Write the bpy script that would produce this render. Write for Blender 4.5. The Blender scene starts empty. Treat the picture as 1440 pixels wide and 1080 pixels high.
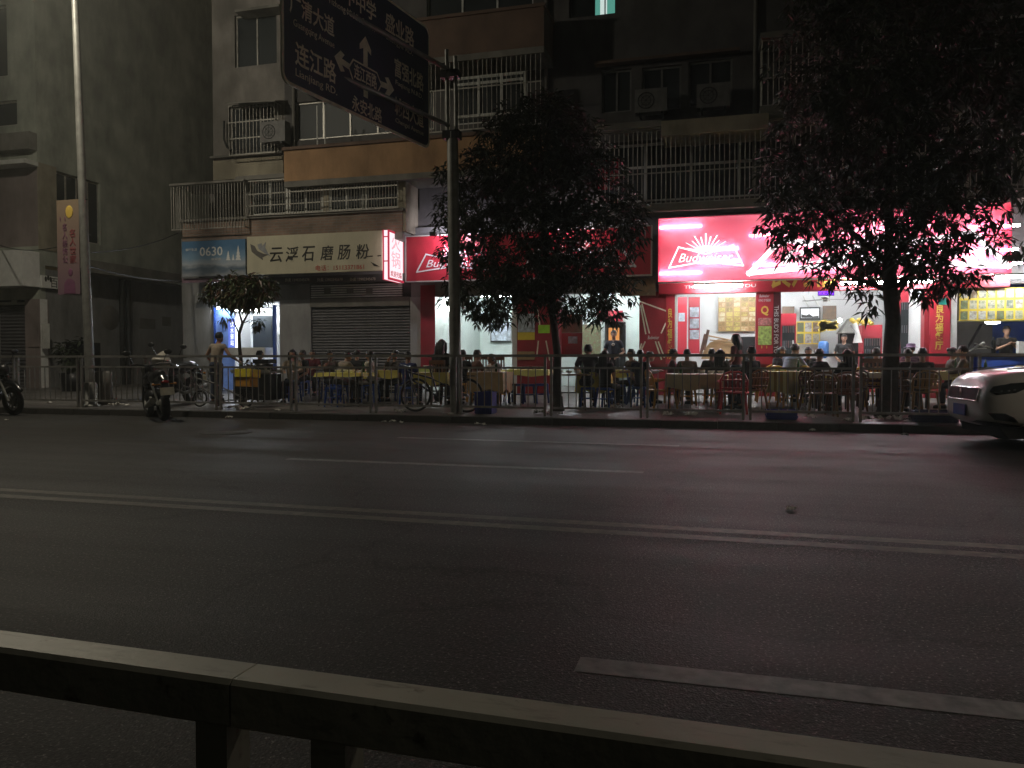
import bpy, bmesh, math, random
from math import sin, cos, tan, pi, radians, atan, sqrt
from mathutils import Vector, Matrix
random.seed(7)
S = bpy.context.scene
COL = S.collection
# ------------------------------------------------------------------ camera
CAMZ, FPX = 1.2, 1081.0
PSI, PIT = radians(15), atan(32 / 1081)
FW = Vector((-sin(PSI) * cos(PIT), cos(PSI) * cos(PIT), -sin(PIT)))
RT = Vector((cos(PSI), sin(PSI), 0))
UP = RT.cross(FW)
cd = bpy.data.cameras.new('Camera')
cd.sensor_width = 36; cd.lens = 36 * FPX / 1440; cd.clip_start = 0.05; cd.clip_end = 2000
cam = bpy.data.objects.new('Camera', cd); COL.objects.link(cam)
cam.matrix_world = Matrix(((RT.x, UP.x, -FW.x, 0), (RT.y, UP.y, -FW.y, 0), (RT.z, UP.z, -FW.z, CAMZ), (0, 0, 0, 1)))
S.camera = cam
# ------------------------------------------------------------------ night sky, exposure
W = bpy.data.worlds.new('World'); S.world = W; W.use_nodes = True
wn = W.node_tree
bg = wn.nodes['Background']
sk = wn.nodes.new('ShaderNodeTexSky'); sk.sky_type = 'NISHITA'; sk.sun_disc = False
sk.sun_elevation = radians(9); sk.sun_rotation = radians(20)
sk.air_density = 2.0; sk.dust_density = 4.0; sk.ozone_density = 0.5
wn.links.new(sk.outputs[0], bg.inputs[0]); bg.inputs[1].default_value = 0.0042
S.view_settings.view_transform = 'Standard'; S.view_settings.look = 'None'
S.view_settings.exposure = 0; S.view_settings.gamma = 1
S.cycles.use_denoising = True
S.cycles.max_bounces = 6; S.cycles.diffuse_bounces = 4; S.cycles.glossy_bounces = 3
S.cycles.transmission_bounces = 4; S.cycles.transparent_max_bounces = 8
S.cycles.sample_clamp_indirect = 4; S.cycles.caustics_reflective = False; S.cycles.caustics_refractive = False
def lamp(kind, name, loc, power, col, **k):
    l = bpy.data.lights.new(name, kind); l.energy = power; l.color = col
    for a, b in k.items(): setattr(l, a, b)
    o = bpy.data.objects.new(name, l); COL.objects.link(o); o.location = loc
    return o
# ------------------------------------------------------------------ pixel -> place
def ray(px, py): return FW + RT * ((px - 720) / FPX) + UP * ((540 - py) / FPX)
def onY(px, py, Y):
    d = ray(px, py); t = Y / d.y; return Vector((d.x * t, Y, CAMZ + d.z * t))
def onX(px, py, X):
    d = ray(px, py); t = X / d.x; return Vector((X, d.y * t, CAMZ + d.z * t))
def onZ(px, py, z):
    d = ray(px, py); t = (z - CAMZ) / d.z; return Vector((d.x * t, d.y * t, z))
def pavz(Y): return 0.13 + 0.035 * (Y - 14.1)
def pav(px, Y):
    v = onY(px, 508, Y); return Vector((v.x, Y, pavz(Y)))
# ------------------------------------------------------------------ mesh builder
class MB:
    def __init__(s): s.v = []; s.f = []; s.m = []; s.s = []; s.T = Matrix()
    def add(s, vs, fs, m=0, sm=False):
        b = len(s.v); s.v += [s.T @ Vector(v) for v in vs]
        for f in fs: s.f.append([b + i for i in f]); s.m.append(m); s.s.append(sm)
        return s
    def box(s, c, d, m=0, R=None):
        x, y, z = d[0] / 2, d[1] / 2, d[2] / 2; c = Vector(c)
        vs = [Vector((i * x, j * y, k * z)) for k in (-1, 1) for j in (-1, 1) for i in (-1, 1)]
        if R is not None: vs = [R @ v for v in vs]
        return s.add([c + v for v in vs], [(0, 2, 3, 1), (4, 5, 7, 6), (0, 1, 5, 4), (2, 6, 7, 3), (0, 4, 6, 2), (1, 3, 7, 5)], m)
    def bb(s, a, b, m=0):
        a, b = Vector(a), Vector(b); return s.box((a + b) / 2, [abs(q) for q in (b - a)], m)
    def quad(s, a, b, c, d, m=0): return s.add([a, b, c, d], [(0, 1, 2, 3)], m)
    def tube(s, pts, r, n=8, m=0, cap=True, sx=1.0):
        pts = [Vector(p) for p in pts]; k = len(pts)
        rs = [r] * k if isinstance(r, (int, float)) else r
        vs = []; fs = []; prev = None
        for i, p in enumerate(pts):
            t = (pts[min(i + 1, k - 1)] - pts[max(i - 1, 0)])
            t = t.normalized() if t.length > 1e-9 else Vector((0, 0, 1))
            if prev is None: a = t.orthogonal().normalized()
            else:
                a = prev - t * prev.dot(t); a = a.normalized() if a.length > 1e-6 else t.orthogonal().normalized()
            prev = a; b = t.cross(a)
            for j in range(n):
                w = 2 * pi * j / n; vs.append(p + (a * cos(w) * sx + b * sin(w)) * rs[i])
        for i in range(k - 1):
            for j in range(n):
                q = (j + 1) % n; fs.append((i * n + j, i * n + q, (i + 1) * n + q, (i + 1) * n + j))
        s.add(vs, fs, m, True)
        if cap:
            s.add(vs[:n], [tuple(range(n))[::-1]], m); s.add(vs[-n:], [tuple(range(n))], m)
        return s
    def ball(s, c, r, m=0, n=10, k=7):
        r = (r, r, r) if isinstance(r, (int, float)) else r; c = Vector(c)
        vs = [c + Vector((0, 0, r[2]))]; fs = []
        for i in range(1, k):
            a = pi * i / k
            for j in range(n):
                w = 2 * pi * j / n; vs.append(c + Vector((r[0] * sin(a) * cos(w), r[1] * sin(a) * sin(w), r[2] * cos(a))))
        vs.append(c - Vector((0, 0, r[2])))
        for j in range(n): fs.append((0, 1 + j, 1 + (j + 1) % n))
        for i in range(k - 2):
            for j in range(n):
                q = (j + 1) % n; a = 1 + i * n; fs.append((a + j, a + n + j, a + n + q, a + q))
        l = len(vs) - 1; a = 1 + (k - 2) * n
        for j in range(n): fs.append((l, a + (j + 1) % n, a + j))
        return s.add(vs, fs, m, True)
    def lathe(s, prof, c=(0, 0, 0), n=20, m=0, R=None):
        vs = []; fs = []; c = Vector(c)
        for (r, z) in prof:
            for j in range(n):
                w = 2 * pi * j / n; v = Vector((r * cos(w), r * sin(w), z)); vs.append(c + (R @ v if R else v))
        for i in range(len(prof) - 1):
            for j in range(n):
                q = (j + 1) % n; fs.append((i * n + j, i * n + q, (i + 1) * n + q, (i + 1) * n + j))
        return s.add(vs, fs, m, True)
    def prism(s, poly, y0, y1, m=0):            # poly in (x,z), extruded in y
        n = len(poly)
        vs = [(x, y0, z) for x, z in poly] + [(x, y1, z) for x, z in poly]
        fs = [tuple(range(n)), tuple(range(2 * n - 1, n - 1, -1))] + [(i, i + n, (i + 1) % n + n, (i + 1) % n) for i in range(n)]
        return s.add(vs, fs, m)
    def torus(s, c, R, r, axis='y', n=22, k=8, m=0):
        pts = []
        c = Vector(c); vs = []; fs = []
        for i in range(n):
            a = 2 * pi * i / n
            for j in range(k):
                b = 2 * pi * j / k; q = R + r * cos(b)
                v = {'y': (q * cos(a), r * sin(b), q * sin(a)), 'x': (r * sin(b), q * cos(a), q * sin(a)), 'z': (q * cos(a), q * sin(a), r * sin(b))}[axis]
                vs.append(c + Vector(v))
        for i in range(n):
            for j in range(k):
                fs.append((i * k + j, ((i + 1) % n) * k + j, ((i + 1) % n) * k + (j + 1) % k, i * k + (j + 1) % k))
        return s.add(vs, fs, m, True)
    def rect(s, x0, y0, x1, y1, Y, t=0.02, m=0):     # a slab standing on the plane y=Y, thickness t towards the street
        xa, xb = onY(x0, (y0 + y1) / 2, Y).x, onY(x1, (y0 + y1) / 2, Y).x
        xm = (x0 + x1) / 2
        return s.bb((xa, Y - t, onY(xm, y1, Y).z), (xb, Y, onY(xm, y0, Y).z), m)
    def mesh(s, name, mats):
        me = bpy.data.meshes.new(name); me.from_pydata([tuple(v) for v in s.v], [], s.f)
        for q in (mats if isinstance(mats, (list, tuple)) else [mats]): me.materials.append(q)
        me.polygons.foreach_set('material_index', s.m); me.polygons.foreach_set('use_smooth', s.s)
        me.update(); return me
    def build(s, name, mats, parent=None, world=True):
        if parent is None and world:                  # origin at the base of the thing
            xs = [v.x for v in s.v]; ys = [v.y for v in s.v]; zs = [v.z for v in s.v]
            o0 = Vector(((min(xs) + max(xs)) / 2, (min(ys) + max(ys)) / 2, min(zs)))
            s.v = [v - o0 for v in s.v]
        elif parent is not None and world:
            w = wloc(parent); s.v = [v - w for v in s.v]; o0 = Vector()
        else: o0 = Vector()
        o = bpy.data.objects.new(name, s.mesh(name, mats)); COL.objects.link(o); o.location = o0
        if parent is not None: o.parent = parent
        return o
def wloc(o):
    w = Vector()
    while o is not None: w += o.location; o = o.parent
    return w
def tag(o, label=None, cat=None, group=None, kind=None):
    if label: o['label'] = label
    if cat: o['category'] = cat
    if group: o['group'] = group
    if kind: o['kind'] = kind
    return o
def thing(name, label, cat, loc=(0, 0, 0), rz=0.0, group=None):
    o = bpy.data.objects.new(name, None); COL.objects.link(o); o.location = loc; o.rotation_euler = (0, 0, rz)
    o.empty_display_size = 0.2
    return tag(o, label, cat, group)
def part(mb, name, mats, parent): return mb.build(name, mats, parent, world=False)
def dup(root, loc, rz, label=None, group=None):
    r = root.copy(); COL.objects.link(r); r.location = loc; r.rotation_euler = (0, 0, rz)
    if label: r['label'] = label
    if group: r['group'] = group
    for c0 in list(root.children):
        c = c0.copy(); COL.objects.link(c); c.parent = r
        for g in list(c0.children):
            d = g.copy(); COL.objects.link(d); d.parent = c
    return r
# ------------------------------------------------------------------ materials
def _new(name):
    m = bpy.data.materials.new(name); m.use_nodes = True
    nt = m.node_tree; return m, nt, nt.nodes['Principled BSDF']
def mat(name, col, rough=0.6, metal=0.0, var=0.18, scale=6.0, bump=0.0, bscale=None, emit=0.0, ecol=None, spec=0.5, coat=0.0, objcol=False, dirt=0.0):
    m, nt, p = _new(name); N, L = nt.nodes, nt.links
    tc = N.new('ShaderNodeTexCoord')
    no = N.new('ShaderNodeTexNoise'); no.inputs['Scale'].default_value = scale; no.inputs['Detail'].default_value = 6
    L.new(tc.outputs['Object'], no.inputs['Vector'])
    mr = N.new('ShaderNodeMapRange'); mr.inputs[1].default_value = 0.3; mr.inputs[2].default_value = 0.7
    mr.inputs[3].default_value = 1 - var; mr.inputs[4].default_value = 1 + var
    L.new(no.outputs[0], mr.inputs[0])
    mx = N.new('ShaderNodeVectorMath'); mx.operation = 'SCALE'
    if objcol:
        oi = N.new('ShaderNodeObjectInfo'); L.new(oi.outputs['Color'], mx.inputs[0])
    else: mx.inputs[0].default_value = col[:3]
    L.new(mr.outputs[0], mx.inputs['Scale'])
    out = mx.outputs[0]
    if dirt:
        n2 = N.new('ShaderNodeTexNoise'); n2.inputs['Scale'].default_value = 0.9; n2.inputs['Detail'].default_value = 8; n2.inputs['Roughness'].default_value = 0.7
        mp = N.new('ShaderNodeMapping'); mp.inputs['Scale'].default_value = (1, 1, 0.3)
        L.new(tc.outputs['Object'], mp.inputs[0]); L.new(mp.outputs[0], n2.inputs['Vector'])
        r2 = N.new('ShaderNodeMapRange'); r2.inputs[1].default_value = 0.42; r2.inputs[2].default_value = 0.62; r2.inputs[3].default_value = 1; r2.inputs[4].default_value = 1 - dirt
        L.new(n2.outputs[0], r2.inputs[0])
        m2 = N.new('ShaderNodeVectorMath'); m2.operation = 'SCALE'; L.new(out, m2.inputs[0]); L.new(r2.outputs[0], m2.inputs['Scale']); out = m2.outputs[0]
    L.new(out, p.inputs['Base Color'])
    p.inputs['Roughness'].default_value = rough; p.inputs['Metallic'].default_value = metal
    p.inputs['Specular IOR Level'].default_value = spec; p.inputs['Coat Weight'].default_value = coat
    if emit:
        p.inputs['Emission Color'].default_value = (*(ecol or col)[:3], 1); p.inputs['Emission Strength'].default_value = emit
    if bump:
        b = N.new('ShaderNodeBump'); b.inputs['Strength'].default_value = bump; b.inputs['Distance'].default_value = 0.02
        n3 = N.new('ShaderNodeTexNoise'); n3.inputs['Scale'].default_value = bscale or scale * 5; n3.inputs['Detail'].default_value = 4
        L.new(tc.outputs['Object'], n3.inputs['Vector']); L.new(n3.outputs[0], b.inputs['Height']); L.new(b.outputs[0], p.inputs['Normal'])
    return m
def glass_mat(name, col=(0.02, 0.025, 0.028), rough=0.45, spec=0.25):
    return mat(name, col, rough=rough, var=0.3, scale=0.8, spec=spec)
def island_mat(name, cols, rough=0.5, emit=0.0, scale=14):
    m, nt, p = _new(name); N, L = nt.nodes, nt.links
    g = N.new('ShaderNodeNewGeometry'); tc = N.new('ShaderNodeTexCoord')
    no = N.new('ShaderNodeTexNoise'); no.inputs['Scale'].default_value = scale; no.inputs['Detail'].default_value = 3
    L.new(tc.outputs['Object'], no.inputs['Vector'])
    ad = N.new('ShaderNodeMath'); ad.operation = 'MULTIPLY_ADD'; ad.inputs[1].default_value = 0.8; ad.inputs[2].default_value = -0.4
    L.new(no.outputs[0], ad.inputs[0])
    a2 = N.new('ShaderNodeMath'); a2.operation = 'ADD'; L.new(g.outputs['Random Per Island'], a2.inputs[0]); L.new(ad.outputs[0], a2.inputs[1])
    fr = N.new('ShaderNodeMath'); fr.operation = 'PINGPONG'; fr.inputs[1].default_value = 1.0; L.new(a2.outputs[0], fr.inputs[0])
    r = N.new('ShaderNodeValToRGB'); e = r.color_ramp.elements
    while len(e) < len(cols): e.new(0.5)
    for i, c in enumerate(cols): e[i].position = i / (len(cols) - 1); e[i].color = (*c, 1)
    L.new(fr.outputs[0], r.inputs[0]); L.new(r.outputs[0], p.inputs['Base Color']); p.inputs['Roughness'].default_value = rough
    if emit: L.new(r.outputs[0], p.inputs['Emission Color']); p.inputs['Emission Strength'].default_value = emit
    return m
def emis(name, col, st):
    m = bpy.data.materials.new(name); m.use_nodes = True; nt = m.node_tree; nt.nodes.clear()
    e = nt.nodes.new('ShaderNodeEmission'); o = nt.nodes.new('ShaderNodeOutputMaterial')
    e.inputs[0].default_value = (*col, 1); e.inputs[1].default_value = st; nt.links.new(e.outputs[0], o.inputs[0]); return m
def backlit(name, col, clear=0.05):            # thin lightbox sheet: diffuse light comes through, the tubes behind just show
    m = bpy.data.materials.new(name); m.use_nodes = True; nt = m.node_tree; nt.nodes.clear(); N, L = nt.nodes, nt.links
    o = N.new('ShaderNodeOutputMaterial'); t = N.new('ShaderNodeBsdfTranslucent'); d = N.new('ShaderNodeBsdfPrincipled'); x = N.new('ShaderNodeBsdfTransparent')
    tc = N.new('ShaderNodeTexCoord'); no = N.new('ShaderNodeTexNoise'); no.inputs['Scale'].default_value = 1.3; L.new(tc.outputs['Object'], no.inputs['Vector'])
    mr = N.new('ShaderNodeMapRange'); mr.inputs[3].default_value = 0.85; mr.inputs[4].default_value = 1.1; L.new(no.outputs[0], mr.inputs[0])
    sc = N.new('ShaderNodeVectorMath'); sc.operation = 'SCALE'; sc.inputs[0].default_value = col; L.new(mr.outputs[0], sc.inputs['Scale'])
    L.new(sc.outputs[0], t.inputs[0]); L.new(sc.outputs[0], d.inputs['Base Color']); d.inputs['Roughness'].default_value = 0.4
    x.inputs[0].default_value = (1, 0.85, 0.9, 1)
    a = N.new('ShaderNodeMixShader'); a.inputs[0].default_value = 0.35; L.new(t.outputs[0], a.inputs[1]); L.new(d.outputs[0], a.inputs[2])
    b = N.new('ShaderNodeMixShader'); b.inputs[0].default_value = clear; L.new(a.outputs[0], b.inputs[1]); L.new(x.outputs[0], b.inputs[2])
    L.new(b.outputs[0], o.inputs[0]); return m
# ------------------------------------------------------------------ lettering
def text_mesh(body, shear=0.0, bold=0.0, line=1.0):
    c = bpy.data.curves.new('lettering', 'FONT'); c.body = body; c.shear = shear; c.offset = bold; c.align_x = 'CENTER'; c.space_line = line
    c.resolution_u = 2; c.extrude = 0.01
    o = bpy.data.objects.new('lettering', c); COL.objects.link(o)
    dg = bpy.context.evaluated_depsgraph_get()
    me = bpy.data.meshes.new_from_object(o.evaluated_get(dg))
    bpy.data.objects.remove(o); bpy.data.curves.remove(c)
    return me
def lettering(body, o, u, v, w, h, mt, parent, t=0.006, name='lettering', label=None, **k):
    """fits text into the parallelogram o + u*w + v*h (u: reading direction, v: up); thin plates"""
    me = text_mesh(body, **k); n = u.cross(v)
    xs = [q.co.x for q in me.vertices]; ys = [q.co.y for q in me.vertices]
    x0, x1, y0, y1 = min(xs), max(xs), min(ys), max(ys)
    vs = []
    wl = wloc(parent) if parent is not None else Vector()
    for q in me.vertices:
        a = (q.co.x - x0) / max(1e-6, x1 - x0) * w; b = (q.co.y - y0) / max(1e-6, y1 - y0) * h
        vs.append(Vector(o) + u * a + v * b + n * (t if q.co.z > 0 else 0.001) - wl)
    for q, p in zip(me.vertices, vs): q.co = p
    me.materials.clear(); me.materials.append(mt); me.update()
    ob = bpy.data.objects.new(name, me); COL.objects.link(ob); ob.parent = parent
    if label: ob['label'] = label
    return ob
UX, UZ = Vector((1, 0, 0)), Vector((0, 0, 1))
def T(body, x0, y0, x1, y1, Y, mt, parent, **k):     # lettering on a plane facing the street
    xm, ym = (x0 + x1) / 2, (y0 + y1) / 2
    a, b = onY(x0, ym, Y).x, onY(x1, ym, Y).x; z0, z1 = onY(xm, y1, Y).z, onY(xm, y0, Y).z
    return lettering(body, (a, Y, z0), UX, UZ, b - a, z1 - z0, mt, parent, **k)
# ------------------------------------------------------------------ palette
def asphalt():
    m, nt, p = _new('asphalt'); N, L = nt.nodes, nt.links
    tc = N.new('ShaderNodeTexCoord')
    def noise(sc, det, ro=0.5, mp=None):
        n = N.new('ShaderNodeTexNoise'); n.inputs['Scale'].default_value = sc; n.inputs['Detail'].default_value = det; n.inputs['Roughness'].default_value = ro
        if mp:
            q = N.new('ShaderNodeMapping'); q.inputs['Scale'].default_value = mp; L.new(tc.outputs['Object'], q.inputs[0]); L.new(q.outputs[0], n.inputs['Vector'])
        else: L.new(tc.outputs['Object'], n.inputs['Vector'])
        return n
    a = noise(62, 3, 0.75); b = noise(0.35, 6, 0.6, (0.25, 1, 1)); v = N.new('ShaderNodeTexVoronoi'); v.inputs['Scale'].default_value = 110; L.new(tc.outputs['Object'], v.inputs['Vector'])
    r = N.new('ShaderNodeValToRGB'); e = r.color_ramp.elements
    e[0].position = 0.36; e[0].color = (0.020, 0.0193, 0.018, 1); e[1].position = 0.59; e[1].color = (0.055, 0.053, 0.049, 1); q9 = e.new(0.70); q9.color = (0.34, 0.325, 0.30, 1)
    L.new(a.outputs[0], r.inputs[0])
    mr = N.new('ShaderNodeMapRange'); mr.inputs[1].default_value = 0.3; mr.inputs[2].default_value = 0.7; mr.inputs[3].default_value = 0.64; mr.inputs[4].default_value = 1.08; L.new(b.outputs[0], mr.inputs[0])
    sp = N.new('ShaderNodeMapRange'); sp.inputs[1].default_value = 0.0; sp.inputs[2].default_value = 0.9; sp.inputs[1].default_value = 0.15; sp.inputs[3].default_value = 0.6; sp.inputs[4].default_value = 1.25; L.new(v.outputs['Color'], sp.inputs[0])
    x1 = N.new('ShaderNodeVectorMath'); x1.operation = 'SCALE'; L.new(r.outputs[0], x1.inputs[0]); L.new(mr.outputs[0], x1.inputs['Scale'])
    x2 = N.new('ShaderNodeVectorMath'); x2.operation = 'SCALE'; L.new(x1.outputs[0], x2.inputs[0]); L.new(sp.outputs[0], x2.inputs['Scale'])
    st = noise(1.0, 5, 0.65, (0.05, 1.5, 1)); ms = N.new('ShaderNodeMapRange'); ms.inputs[1].default_value = 0.32; ms.inputs[2].default_value = 0.68; ms.inputs[3].default_value = 0.86; ms.inputs[4].default_value = 1.1; L.new(st.outputs[0], ms.inputs[0])
    x3 = N.new('ShaderNodeVectorMath'); x3.operation = 'SCALE'; L.new(x2.outputs[0], x3.inputs[0]); L.new(ms.outputs[0], x3.inputs['Scale'])
    ck = N.new('ShaderNodeTexVoronoi'); ck.feature = 'DISTANCE_TO_EDGE'; ck.inputs['Scale'].default_value = 0.32
    wq = noise(1.6, 5, 0.6); wa = N.new('ShaderNodeVectorMath'); wa.operation = 'SCALE'; wa.inputs['Scale'].default_value = 0.9; L.new(wq.outputs['Color'], wa.inputs[0])
    wb = N.new('ShaderNodeVectorMath'); L.new(tc.outputs['Object'], wb.inputs[0]); L.new(wa.outputs[0], wb.inputs[1]); L.new(wb.outputs[0], ck.inputs['Vector'])
    mc = N.new('ShaderNodeMapRange'); mc.inputs[1].default_value = 0.0; mc.inputs[2].default_value = 0.012; mc.inputs[3].default_value = 0.55; mc.inputs[4].default_value = 1.0; L.new(ck.outputs['Distance'], mc.inputs[0])
    x4 = N.new('ShaderNodeVectorMath'); x4.operation = 'SCALE'; L.new(x3.outputs[0], x4.inputs[0]); L.new(mc.outputs[0], x4.inputs['Scale'])
    L.new(x4.outputs[0], p.inputs['Base Color'])
    rr = N.new('ShaderNodeMapRange'); rr.inputs[1].default_value = 0.35; rr.inputs[2].default_value = 0.65; rr.inputs[3].default_value = 0.58; rr.inputs[4].default_value = 0.70; p.inputs['Specular IOR Level'].default_value = 0.28; L.new(st.outputs[0], rr.inputs[0]); L.new(rr.outputs[0], p.inputs['Roughness'])
    bp = N.new('ShaderNodeBump'); bp.inputs['Strength'].default_value = 0.4; bp.inputs['Distance'].default_value = 0.006; L.new(v.outputs['Distance'], bp.inputs['Height']); L.new(bp.outputs[0], p.inputs['Normal'])
    return m
def tiles(name, c1, c2, mortar, w, h, rough=0.6, plane='xy', bump=0.4):
    m, nt, p = _new(name); N, L = nt.nodes, nt.links
    tc = N.new('ShaderNodeTexCoord'); br = N.new('ShaderNodeTexBrick'); mp = N.new('ShaderNodeMapping')
    if plane == 'xz': mp.inputs['Rotation'].default_value = (radians(-90), 0, 0)
    if plane == 'yz': mp.inputs['Rotation'].default_value = (radians(-90), 0, radians(90))
    L.new(tc.outputs['Object'], mp.inputs[0]); L.new(mp.outputs[0], br.inputs['Vector'])
    br.inputs['Color1'].default_value = (*c1, 1); br.inputs['Color2'].default_value = (*c2, 1); br.inputs['Mortar'].default_value = (*mortar, 1)
    br.inputs['Scale'].default_value = 1; br.inputs['Mortar Size'].default_value = 0.008; br.inputs['Brick Width'].default_value = w; br.inputs['Row Height'].default_value = h
    no = N.new('ShaderNodeTexNoise'); no.inputs['Scale'].default_value = 1.7; no.inputs['Detail'].default_value = 7; L.new(tc.outputs['Object'], no.inputs['Vector'])
    mr = N.new('ShaderNodeMapRange'); mr.inputs[1].default_value = 0.3; mr.inputs[2].default_value = 0.7; mr.inputs[3].default_value = 0.55; mr.inputs[4].default_value = 1.2; L.new(no.outputs[0], mr.inputs[0])
    sc = N.new('ShaderNodeVectorMath'); sc.operation = 'SCALE'; L.new(br.outputs[0], sc.inputs[0]); L.new(mr.outputs[0], sc.inputs['Scale']); L.new(sc.outputs[0], p.inputs['Base Color'])
    p.inputs['Roughness'].default_value = rough
    b = N.new('ShaderNodeBump'); b.inputs['Strength'].default_value = bump; b.inputs['Distance'].default_value = 0.006; b.invert = True; L.new(br.outputs['Fac'], b.inputs['Height']); L.new(b.outputs[0], p.inputs['Normal'])
    return m
K = {}
K['asphalt'] = asphalt()
K['paving'] = tiles('paving tiles', (0.16, 0.15, 0.14), (0.12, 0.11, 0.105), (0.05, 0.05, 0.045), 0.5, 0.25, 0.5)
K['brick'] = tiles('balcony brick', (0.30, 0.19, 0.14), (0.22, 0.15, 0.11), (0.24, 0.22, 0.2), 0.24, 0.075, 0.7, 'xz')
K['kerb'] = island_mat('kerb stone', [(0.035, 0.033, 0.03), (0.06, 0.056, 0.05), (0.045, 0.042, 0.04), (0.075, 0.07, 0.062)], 0.8)
K['dull'] = mat('dull grey metal', (0.15, 0.145, 0.14), 0.6, var=0.25)  # darker grey than the grille steel
K['line'] = mat('worn white paint', (0.17, 0.166, 0.158), 0.6, var=0.4, scale=14, dirt=0.5)
K['yline'] = mat('worn yellow paint', (0.080, 0.070, 0.047), 0.6, var=0.5, scale=14, dirt=0.6)
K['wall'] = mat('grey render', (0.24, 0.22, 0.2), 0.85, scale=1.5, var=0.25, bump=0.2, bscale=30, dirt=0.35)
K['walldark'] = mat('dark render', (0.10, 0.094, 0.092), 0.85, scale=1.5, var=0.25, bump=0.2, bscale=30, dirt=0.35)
K['cream'] = mat('cream render', (0.36, 0.32, 0.24), 0.85, scale=1.5, var=0.2, dirt=0.4, bump=0.15, bscale=25)
K['pinkw'] = mat('pinkish tile render', (0.28, 0.23, 0.22), 0.8, scale=1.2, dirt=0.25)
K['orange'] = mat('ochre render', (0.40, 0.235, 0.12), 0.85, scale=1.4, var=0.2, dirt=0.35, bump=0.15, bscale=25)
K['brown'] = mat('brown render', (0.15, 0.095, 0.07), 0.85, scale=1.4, var=0.2, dirt=0.3)
K['alley'] = mat('lamp-lightened render', (0.40, 0.42, 0.36), 0.85, scale=1.2, var=0.25, bump=0.2, bscale=30, dirt=0.35)  # render colour lightened to carry the street lamp's glow on these walls
K['pierp'] = mat('grey pier paint', (0.36, 0.36, 0.37), 0.7, scale=1.3, var=0.12, dirt=0.3)
K['plaster'] = mat('pale plaster', (0.25, 0.25, 0.25), 0.8, scale=1.3, var=0.15, dirt=0.4)
K['white'] = mat('white wall paint', (0.75, 0.76, 0.76), 0.6, var=0.05, scale=2)
K['mint'] = mat('pale green wall paint', (0.62, 0.72, 0.68), 0.6, var=0.06, scale=2)
K['whitepaint'] = mat('white gloss paint', (0.72, 0.72, 0.7), 0.35, var=0.08)
K['slab'] = mat('concrete', (0.2, 0.19, 0.17), 0.85, scale=2, var=0.25, dirt=0.3)
K['frame'] = mat('white window frame', (0.6, 0.6, 0.57), 0.4, var=0.12)
K['bars'] = mat('grille steel', (0.42, 0.40, 0.36), 0.45, metal=0.4, var=0.25, scale=9)
K['glass'] = glass_mat('dark window glass')
K['curtain'] = mat('dull curtain', (0.14, 0.13, 0.12), 0.9, scale=3)
K['shutter'] = mat('grey shutter', (0.10, 0.098, 0.105), 0.6, metal=0.1, scale=3, dirt=0.25)
K['steel'] = mat('galvanised steel', (0.28, 0.28, 0.26), 0.5, metal=0.3, scale=7, var=0.2, dirt=0.25)
K['galv'] = mat('fence paint', (0.30, 0.29, 0.27), 0.5, metal=0.3, scale=7, var=0.25, dirt=0.3)
K['darkmetal'] = mat('dark metal', (0.03, 0.03, 0.032), 0.4, metal=0.6, scale=7)
K['chrome'] = mat('chrome', (0.7, 0.7, 0.7), 0.12, metal=1, var=0.05)
K['black'] = mat('black plastic', (0.012, 0.012, 0.013), 0.4, scale=8)
K['rubber'] = mat('tyre rubber', (0.012, 0.012, 0.012), 0.8, bump=0.2)
K['cable'] = mat('cable', (0.02, 0.02, 0.02), 0.6)
K['red'] = mat('red sign vinyl', (0.50, 0.028, 0.05), 0.45, scale=2, var=0.12)
K['redd'] = mat('deep red vinyl', (0.30, 0.018, 0.03), 0.45, scale=2, var=0.2)
K['redcurtain'] = mat('red curtain', (0.34, 0.02, 0.04), 0.85, scale=3)
K['gold'] = mat('gold lettering', (0.75, 0.52, 0.10), 0.4, var=0.1)
K['yellow'] = mat('yellow panel', (0.78, 0.60, 0.06), 0.45, scale=3, var=0.1)
K['wtext'] = mat('white lettering', (0.8, 0.8, 0.8), 0.4, var=0.04)
K['btext'] = mat('black lettering', (0.02, 0.018, 0.016), 0.5)
K['rtext'] = mat('red lettering', (0.5, 0.06, 0.05), 0.5)
K['blue'] = mat('blue paint', (0.03, 0.09, 0.42), 0.4, scale=3)
K['signblue'] = mat('traffic sign blue', (0.012, 0.020, 0.062), 0.5, var=0.25, scale=2)
K['signwhite'] = mat('traffic sign white', (0.80, 0.74, 0.58), 0.5, var=0.2, scale=6)
K['cloth'] = mat('clothing', (0.5, 0.5, 0.5), 0.9, scale=12, var=0.15, objcol=True, bump=0.2)
K['skin'] = mat('skin', (0.40, 0.23, 0.155), 0.55, scale=9, var=0.1)
K['hair'] = mat('black hair', (0.010, 0.009, 0.009), 0.45, scale=40, var=0.4, bump=0.3, bscale=90)
K['eye'] = mat('eye', (0.01, 0.008, 0.008), 0.2)
K['lips'] = mat('lips', (0.3, 0.1, 0.08), 0.5)
K['plastic'] = mat('moulded plastic', (0.5, 0.5, 0.5), 0.35, scale=4, var=0.1, objcol=True)
K['wood'] = mat('dark wood', (0.11, 0.05, 0.025), 0.45, scale=5, var=0.35)
K['board'] = mat('plywood', (0.38, 0.24, 0.11), 0.6, scale=3, var=0.25)
K['tcloth'] = mat('yellow tablecloth', (0.62, 0.55, 0.12), 0.6, scale=5, var=0.12, objcol=True)
K['china'] = mat('white melamine', (0.78, 0.78, 0.75), 0.25, var=0.05)
K['paper'] = mat('scrap paper', (0.6, 0.58, 0.54), 0.8, scale=10, var=0.2)
K['bark'] = mat('bark', (0.035, 0.028, 0.02), 0.9, scale=8, var=0.4, bump=0.6, bscale=25)
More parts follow.
